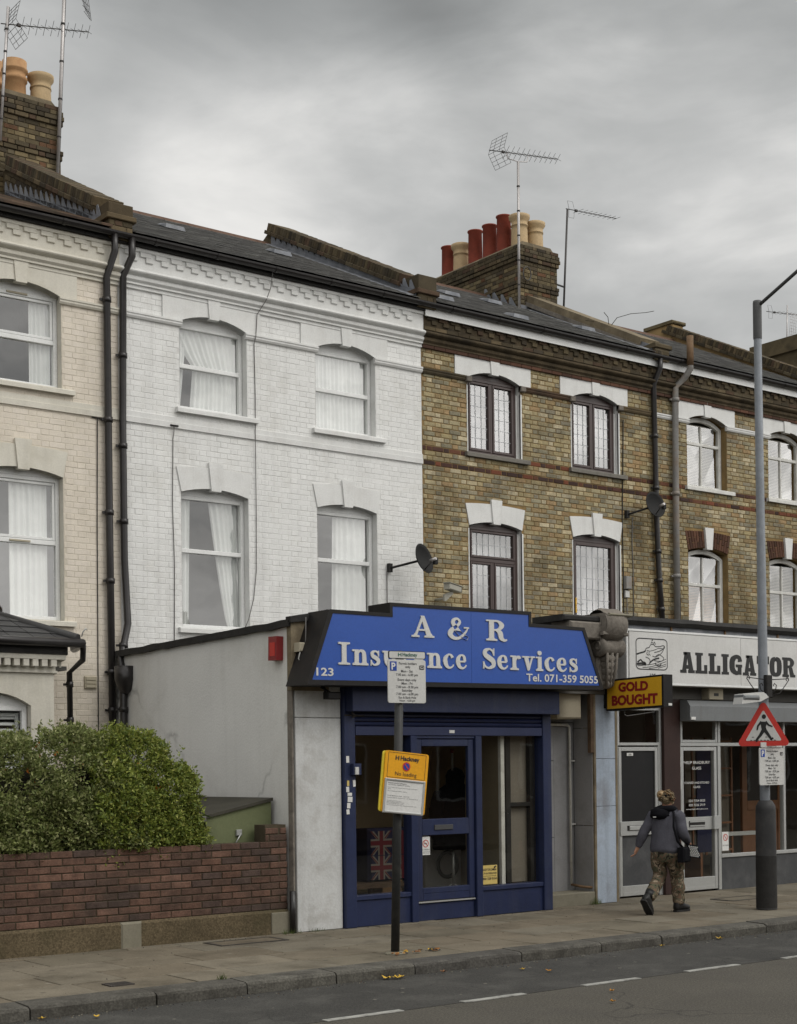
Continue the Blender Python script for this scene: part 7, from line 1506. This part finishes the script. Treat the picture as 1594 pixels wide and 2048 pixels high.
# scattered grit in the gutter and on the paving
gt = MB(); rr = random.Random(12)
for i in range(900):
    if rr.random() < .6: x, y, z = rr.uniform(4, 15), 10.84 - abs(rr.gauss(0, .09)), -.106
    else: x, y, z = rr.uniform(5, 16), rr.choice([13.70 - abs(rr.gauss(0, .05)), rr.uniform(11.2, 13.7)]), .0
    s = rr.uniform(.003, .009); a = rr.uniform(0, 6)
    gt.add([(x + s * cos(a), y + s * sin(a), z), (x + s * cos(a + 2.1), y + s * sin(a + 2.1), z), (x + s * cos(a + 4.2), y + s * sin(a + 4.2), z), (x, y, z + s)], [(0, 1, 3), (1, 2, 3), (2, 0, 3)], rr.choice(['cement_patch', 'bitumen', 'kerb_granite', 'old_wood']))
tag(gt.build('grit', kind='stuff'), 'fine grit and specks lying along the gutter and paving', 'grit')

# ================================================================== PERSON
def skin_mesh(name, verts, edges, radii, mt, root_i=0, levels=2, parent=None, label=None, xform=None):
    me = bpy.data.meshes.new(name); me.from_pydata([tuple(v) for v in verts], edges, []); o = bpy.data.objects.new(name, me); COL.objects.link(o)
    me.skin_vertices or o.modifiers.new('s', 'SKIN')
    if not any(md.type == 'SKIN' for md in o.modifiers): o.modifiers.new('s', 'SKIN')
    if not me.skin_vertices:
        bpy.context.view_layer.objects.active = o
    sv = me.skin_vertices[0].data
    for i, r in enumerate(radii):
        sv[i].radius = r if isinstance(r, (tuple, list)) else (r, r); sv[i].use_root = (i == root_i)
    o.modifiers['s'].use_smooth_shade = True; sb = o.modifiers.new('u', 'SUBSURF'); sb.levels = levels; sb.render_levels = levels
    dg = bpy.context.evaluated_depsgraph_get(); ev = o.evaluated_get(dg); nm = bpy.data.meshes.new_from_object(ev); nm.name = name
    bpy.data.objects.remove(o); nm.materials.clear(); nm.materials.append(M[mt]) if isinstance(mt, str) else nm.materials.append(mt)
    nm.polygons.foreach_set('use_smooth', [True] * len(nm.polygons))
    ob = bpy.data.objects.new(name, nm); COL.objects.link(ob)
    if parent is not None: ob.parent = parent; ob.location = -wl(parent)
    if label: ob['label'] = label
    return ob
PO = Vector((13.52, 12.45, 0)); hd = radians(20); pf = Vector((cos(hd), sin(hd), 0)); pl = Vector((-sin(hd), cos(hd), 0))
def J(f, l, z): return PO + pf * f + pl * l + Vector((0, 0, z))
per = thing('person', 'woman in grey hooded top and camouflage trousers walking away with a bag', 'person', (13.52, 12.45, 0))
pel, wai, che, nek, hea, crn = J(0, .0, .80), J(.02, 0, .95), J(.05, 0, 1.12), J(.075, 0, 1.25), J(.10, .0, 1.375), J(.11, 0, 1.43)
hL, kL, aL, tL = J(-.01, .085, .74), J(.05, .09, .43), J(-.30, .085, .20), J(-.20, .09, .035)
hR, kR, aR, tR = J(.01, -.085, .74), J(.19, -.08, .43), J(.23, -.08, .10), J(.34, -.08, .035)
sL, eL, wL = J(.05, .165, 1.17), J(-.05, .255, .96), J(-.06, .325, .79)
sR, eR, wR = J(.05, -.165, 1.17), J(.0, -.235, .97), J(.17, -.235, .85)
V = [pel, wai, che, nek, hea, crn, hL, kL, aL, hR, kR, aR, sL, eL, wL, sR, eR, wR]; E_ = [(0, 1), (1, 2), (2, 3), (3, 4), (4, 5), (0, 6), (6, 7), (7, 8), (0, 9), (9, 10), (10, 11), (2, 12), (12, 13), (13, 14), (2, 15), (15, 16), (16, 17)]
Rr = [.10, .10, .11, .045, .082, .06, .07, .05, .035, .07, .05, .035, .05, .037, .025, .05, .037, .025]
def hand(w, elbow, curl):
    """palm and five fingers appended to the body graph"""
    d = (w - elbow).normalized(); side = d.cross(Vector((0, 0, 1))).normalized() if abs(d.z) < .95 else pf.copy(); nrm = side.cross(d); i0 = V.index(w); p = w + d * .045; V.append(p); Rr.append((.026, .016)); E_.append((i0, len(V) - 1)); pi_ = len(V) - 1
    for k, (off, L) in enumerate(((-.024, .060), (-.008, .068), (.008, .064), (.023, .052))):
        a = p + d * .035 + side * off; b_ = a + d * L * .5 + nrm * curl * .012; c = b_ + d * L * .35 + nrm * curl * .028; n0 = len(V); V.extend([a, b_, c]); Rr.extend([.0085, .0075, .0065]); E_.extend([(pi_, n0), (n0, n0 + 1), (n0 + 1, n0 + 2)])
    a = p - side * .028 + nrm * .008; b_ = a - side * .014 + d * .028; n0 = len(V); V.extend([a, b_]); Rr.extend([.010, .008]); E_.extend([(pi_, n0), (n0, n0 + 1)])
hand(wL, eL, 1.); hand(wR, eR, 1.)
# feet
nf = len(V); V.extend([J(-.27, .085, .07), J(.33, -.08, .045)]); Rr.extend([.03, .03]); E_.extend([(8, nf), (11, nf + 1)])
skin_mesh('body', V, E_, Rr, 'skin', 0, 2, per)
face = MB()
for s in (-1, 1): face.lathe((0, 0, 0), [(.001, -.01), (.016, -.006), (.020, 0), (.016, .006), (.001, .01)], 8, 'skin', Matrix.Translation(hea + pl * s * .085 + Vector((0, 0, .005))) @ Matrix.Rotation(hd, 4, 'Z') @ Matrix.Rotation(pi / 2, 4, 'X') @ Matrix.Scale(1.5, 4, (0, 1, 0)))
face.build('ear', per)
face = MB(); nb = hea + pf * .085; face.tube([nb + Vector((0, 0, .03)), nb + pf * .02 - Vector((0, 0, .0)), nb + pf * .028 - Vector((0, 0, .015)), nb - Vector((0, 0, .02))], [.008, .011, .013, .006], 8, 'skin'); face.build('nose', per)
for s in (-1, 1): face = MB(); face.lathe((0, 0, 0), [(.001, -.009), (.007, -.005), (.009, 0), (.007, .005), (.001, .009)], 8, 'paper_white', Matrix.Translation(hea + pf * .078 + pl * s * .032 + Vector((0, 0, .02)))); face.build('eye', per)
face = MB(); face.tube([hea + pf * .080 + pl * .022 - Vector((0, 0, .042)), hea + pf * .088 - Vector((0, 0, .045)), hea + pf * .080 - pl * .022 - Vector((0, 0, .042))], .006, 6, 'no_waiting_red'); face.build('mouth', per)
def limb(mb, pts, mt, n=18, fold=.012, fs=9., seed=0, sub=5):
    """cloth tube through (centre, lateral radius, depth radius) with soft folds; rings stay level enough to join"""
    P3 = cat([(p.x, p.y, p.z, a, b) for p, a, b in pts], sub); vs = []; prev = None
    C = [Vector(q[:3]) for q in P3]
    for i, q in enumerate(P3):
        d = (C[min(i + 1, len(C) - 1)] - C[max(i - 1, 0)]).normalized(); a = (pl - d * pl.dot(d)).normalized(); b = d.cross(a)
        for k in range(n):
            t = 2 * pi * k / n; o_ = a * cos(t) * q[3] + b * sin(t) * q[4]; v = C[i] + o_
            f = noise.noise(Vector((v.x * fs * .6, v.y * fs * .6, v.z * fs + seed))) * fold + noise.noise(Vector((v.x * 25, v.y * 25, v.z * 30 + seed))) * fold * .35
            vs.append(v + o_.normalized() * f)
    m2 = len(P3); fs_ = [(i * n + k, i * n + (k + 1) % n, (i + 1) * n + (k + 1) % n, (i + 1) * n + k) for i in range(m2 - 1) for k in range(n)] + [tuple(range(n))[::-1], tuple((m2 - 1) * n + k for k in range(n))]
    mb.add(vs, fs_, mt, smooth=True)
q = MB(); limb(q, [(J(.0, 0, .69), .150, .125), (J(.0, 0, .715), .158, .132), (J(.005, 0, .75), .180, .155), (J(.02, 0, .86), .182, .150), (J(.035, 0, .98), .182, .142), (J(.05, 0, 1.09), .186, .132), (J(.055, 0, 1.17), .178, .112), (J(.065, 0, 1.225), .12, .085), (J(.075, 0, 1.265), .062, .06)], 'hoodie', 26, .011, 7., 1)
q.build('hooded_top', per)
for (sh, el, wr, sd0) in ((sL, eL, wL, 3), (sR, eR, wR, 5)):
    q = MB(); iw = (J(.05, 0, 1.15) - sh) * .35
    limb(q, [(sh + iw + Vector((0, 0, .01)), .060, .070), (sh, .074, .076), (sh.lerp(el, .5), .066, .066), (el, .060, .058), (el.lerp(wr, .5), .054, .052), (wr + (el - wr) * .14, .044, .042), (wr + (el - wr) * .04, .034, .034)], 'hoodie', 16, .010, 14., sd0); q.build('sleeve', per)
q = MB(); limb(q, [(J(.0, 0, .80), .145, .120), (J(.0, 0, .74), .160, .135), (J(.0, 0, .68), .160, .130), (J(.0, 0, .62), .12, .10)], 'camouflage', 22, .010, 9., 8)
q.build('camouflage_trousers', per)
for (hp_, kn, an, sd0) in ((hL, kL, aL, 11), (hR, kR, aR, 14)):
    q = MB(); sh_ = (hp_ - J(0, 0, .74)) * -.15
    limb(q, [(hp_ + sh_ + Vector((0, 0, .0)), .098, .105), (hp_.lerp(kn, .3), .098, .105), (hp_.lerp(kn, .65), .088, .095), (kn, .080, .086), (kn.lerp(an, .35), .078, .084), (kn.lerp(an, .7), .074, .080), (kn.lerp(an, .93), .070, .074), (an + (kn - an) * .0, .060, .062)], 'camouflage', 18, .014, 13., sd0); q.build('trouser_leg', per)
q = MB(); pc = J(.10, -.185, .60)
q.bev(-.05, .05, -.02, .02, -.08, .08, .012, 'camouflage', Matrix.Translation(pc) @ Matrix.Rotation(hd + .2, 4, 'Z')); q.build('cargo_pocket', per)
def boot(ank, toe_dir, pitch, name='boot'):
    """laced boot: shaped sole and upper, toe along local +x"""
    Mb = Matrix.Translation(ank) @ Matrix.Rotation(toe_dir, 4, 'Z') @ Matrix.Rotation(pitch, 4, 'Y'); b = MB(); n = 14; rings = []
    secs = [(-.075, .034, -.095, -.03), (-.06, .042, -.1, .03), (-.02, .045, -.1, .07), (.02, .044, -.1, .045), (.06, .045, -.1, .0), (.11, .050, -.1, -.025), (.155, .046, -.1, -.035), (.19, .030, -.095, -.048), (.20, .012, -.09, -.06)]
    vs = []
    for (x, hw, zb, zt) in secs:
        for i in range(n):
            t = 2 * pi * i / n; vs.append((x, hw * cos(t) * (1 if sin(t) < 0 else .92), (zb + zt) / 2 + (zt - zb) / 2 * (max(-1, min(1, sin(t) * 1.15)))))
    fs = [(j * n + i, j * n + (i + 1) % n, (j + 1) * n + (i + 1) % n, (j + 1) * n + i) for j in range(len(secs) - 1) for i in range(n)] + [tuple(range(n))[::-1], tuple((len(secs) - 1) * n + i for i in range(n))]
    b.add(vs, fs, 'boot_black', Mb, True); b.tube([Mb @ Vector((-.015, 0, .0)), Mb @ Vector((-.02, 0, .09))], [.05, .055], 12, 'boot_black'); o = b.build(name, per)
    s = MB(); so = [(-.078, -.03), (-.05, -.046), (.02, -.044), (.10, -.053), (.17, -.045), (.205, -.015), (.205, .015), (.17, .045), (.10, .053), (.02, .044), (-.05, .046), (-.078, .03)]; s.prism(so, 'z', -.118, -.095, 'bitumen', Mb); so_ = s.build('sole', o, local=True); so_.location = (0, 0, 0)
    return o
boot(J(.225, -.08, .118), hd - .25, .0); boot(J(-.315, .085, .205), hd - .1, .85)
hr = MB()
def blob(mb, c, r, sc, mt, seed, n=16, m_=12, amp=.10):
    vs = []; c = Vector(c)
    for j in range(m_ + 1):
        ph = pi * j / m_
        for i in range(n):
            t = 2 * pi * i / n; d = Vector((sin(ph) * cos(t), sin(ph) * sin(t), cos(ph))); k = 1 + amp * noise.noise(d * 2.5 + Vector((seed, 0, 0))) * 1.5; vs.append(c + Vector((d.x * sc[0], d.y * sc[1], d.z * sc[2])) * r * k)
    mb.add(vs, [(j * n + i, j * n + (i + 1) % n, (j + 1) * n + (i + 1) % n, (j + 1) * n + i) for j in range(m_) for i in range(n)], mt, smooth=True)
blob(hr, hea + Vector((0, 0, .012)) - pf * .012, .090, (1, .96, 1.0), 'hair_blonde', 1, amp=.16)
hrr = random.Random(3)
for k in range(70):      # swept-up strands
    a = hrr.uniform(0, 2 * pi); e = hrr.uniform(-.5, .95); d0 = (pf * cos(a) + pl * sin(a)) * cos(e) + Vector((0, 0, sin(e))); d1 = (d0 + pl * hrr.uniform(.1, .5) - pf * hrr.uniform(0, .4) + Vector((0, 0, hrr.uniform(.1, .5)))).normalized(); d2 = (d1 + pl * .3 - pf * .3).normalized(); c0 = hea + Vector((0, 0, .012)) - pf * .012
    if d0.dot(pf) > .75: continue
    hr.tube([c0 + d0 * .088, c0 + d1 * hrr.uniform(.094, .104), c0 + d2 * hrr.uniform(.088, .10)], [.009, .011, .004], 5, hrr.choice(['hair_blonde', 'hair_ochre', 'hair_dark', 'hair_blonde'])); hro = hr.build('hair', per)
b = MB(); bc = hea + pl * .055 - pf * .07 + Vector((0, 0, .055))
for k in range(3): pts = [bc + (pl * cos(t) + Vector((0, 0, 1)) * sin(t)) * (.042 - .012 * k) - pf * .012 * k for t in [2 * pi * i / 12 for i in range(13)]]; b.tube(pts, .014, 6, 'hair_ochre' if k != 1 else 'hair_blonde', cap=False)
b.build('hair_bun', hro, local=True)
b = MB(); b.tube([hea - pf * .09 + pl * -.0 + Vector((0, 0, .07)), hea - pf * .10 - pl * .03 + Vector((0, 0, .03))], .014, 6, 'black_cloth'); b.tube([hea - pf * .085 - pl * .05 + Vector((0, 0, .07)), hea - pf * .075 - pl * .07 - Vector((0, 0, .01))], .008, 6, 'black_cloth'); b.build('hair_clip', hro, local=True)
b = MB(); blob(b, J(.0, .045, 1.20), .12, (1.0, 1.15, .72), 'black_cloth', 5, amp=.18); pts = [J(.06 + .10 * cos(t), .10 * sin(t), 1.255 + .015 * sin(2 * t)) for t in [2 * pi * i / 14 for i in range(15)]]; b.tube(pts, .040, 8, 'black_cloth', cap=False); b.build('black_hood', per)
b = MB(); b.bev(-.02, .02, -.002, .002, -.006, .006, .001, 'paper_white', Matrix.Translation(J(-.135, .07, 1.165)) @ Matrix.Rotation(hd - pi / 2 , 4, 'Z')); b.build('hood_label', per)
sb = thing('shoulder_bag', 'black shoulder bag with a dotted pouch hanging at the woman\'s hip', 'bag', tuple(J(.08, -.22, .74)))
b = MB(); b.tube([J(.04, -.10, 1.235), J(-.06, -.145, 1.20), J(-.12, -.165, 1.05), J(-.09, -.20, .88), J(.02, -.235, .78)], .014, 8, 'black_cloth'); b.tube([J(.04, -.10, 1.235), J(.14, -.15, 1.15), J(.16, -.20, .95), J(.10, -.25, .80)], .012, 8, 'black_cloth'); b.build('strap', sb)
b = MB(); Mb = Matrix.Translation(J(.02, -.24, .72)) @ Matrix.Rotation(hd, 4, 'Z'); b.bev(-.10, .12, -.045, .045, -.10, .08, .02, 'black_cloth', Mb); b.build('bag_body', sb)
Mb = Matrix.Translation(J(.13, -.29, .745)) @ Matrix.Rotation(hd - 1.2, 4, 'Z') @ Matrix.Rotation(.15, 4, 'Y'); b = MB(); b.prism([(-.05, .08), (.06, .08), (.12, -.07), (-.12, -.07)], 'y', -.03, .03, 'black_cloth', Mb); po = b.build('dotted_pouch', sb); b = MB()
for r_ in range(7):
    for k in range(8):
        x = -.085 + k * .024 + (r_ % 2) * .012; z = -.05 + r_ * .018; lim = .11 - .055 * (z + .06) / .13
        if abs(x) < lim: b.lathe((0, 0, 0), [(.0085, 0), (.006, .002), (.0001, .003)], 6, 'paper_white', Mb @ Matrix.Translation((x, -.0305, z)) @ Matrix.Rotation(pi / 2, 4, 'X'))
b.build('dots', po, local=True)
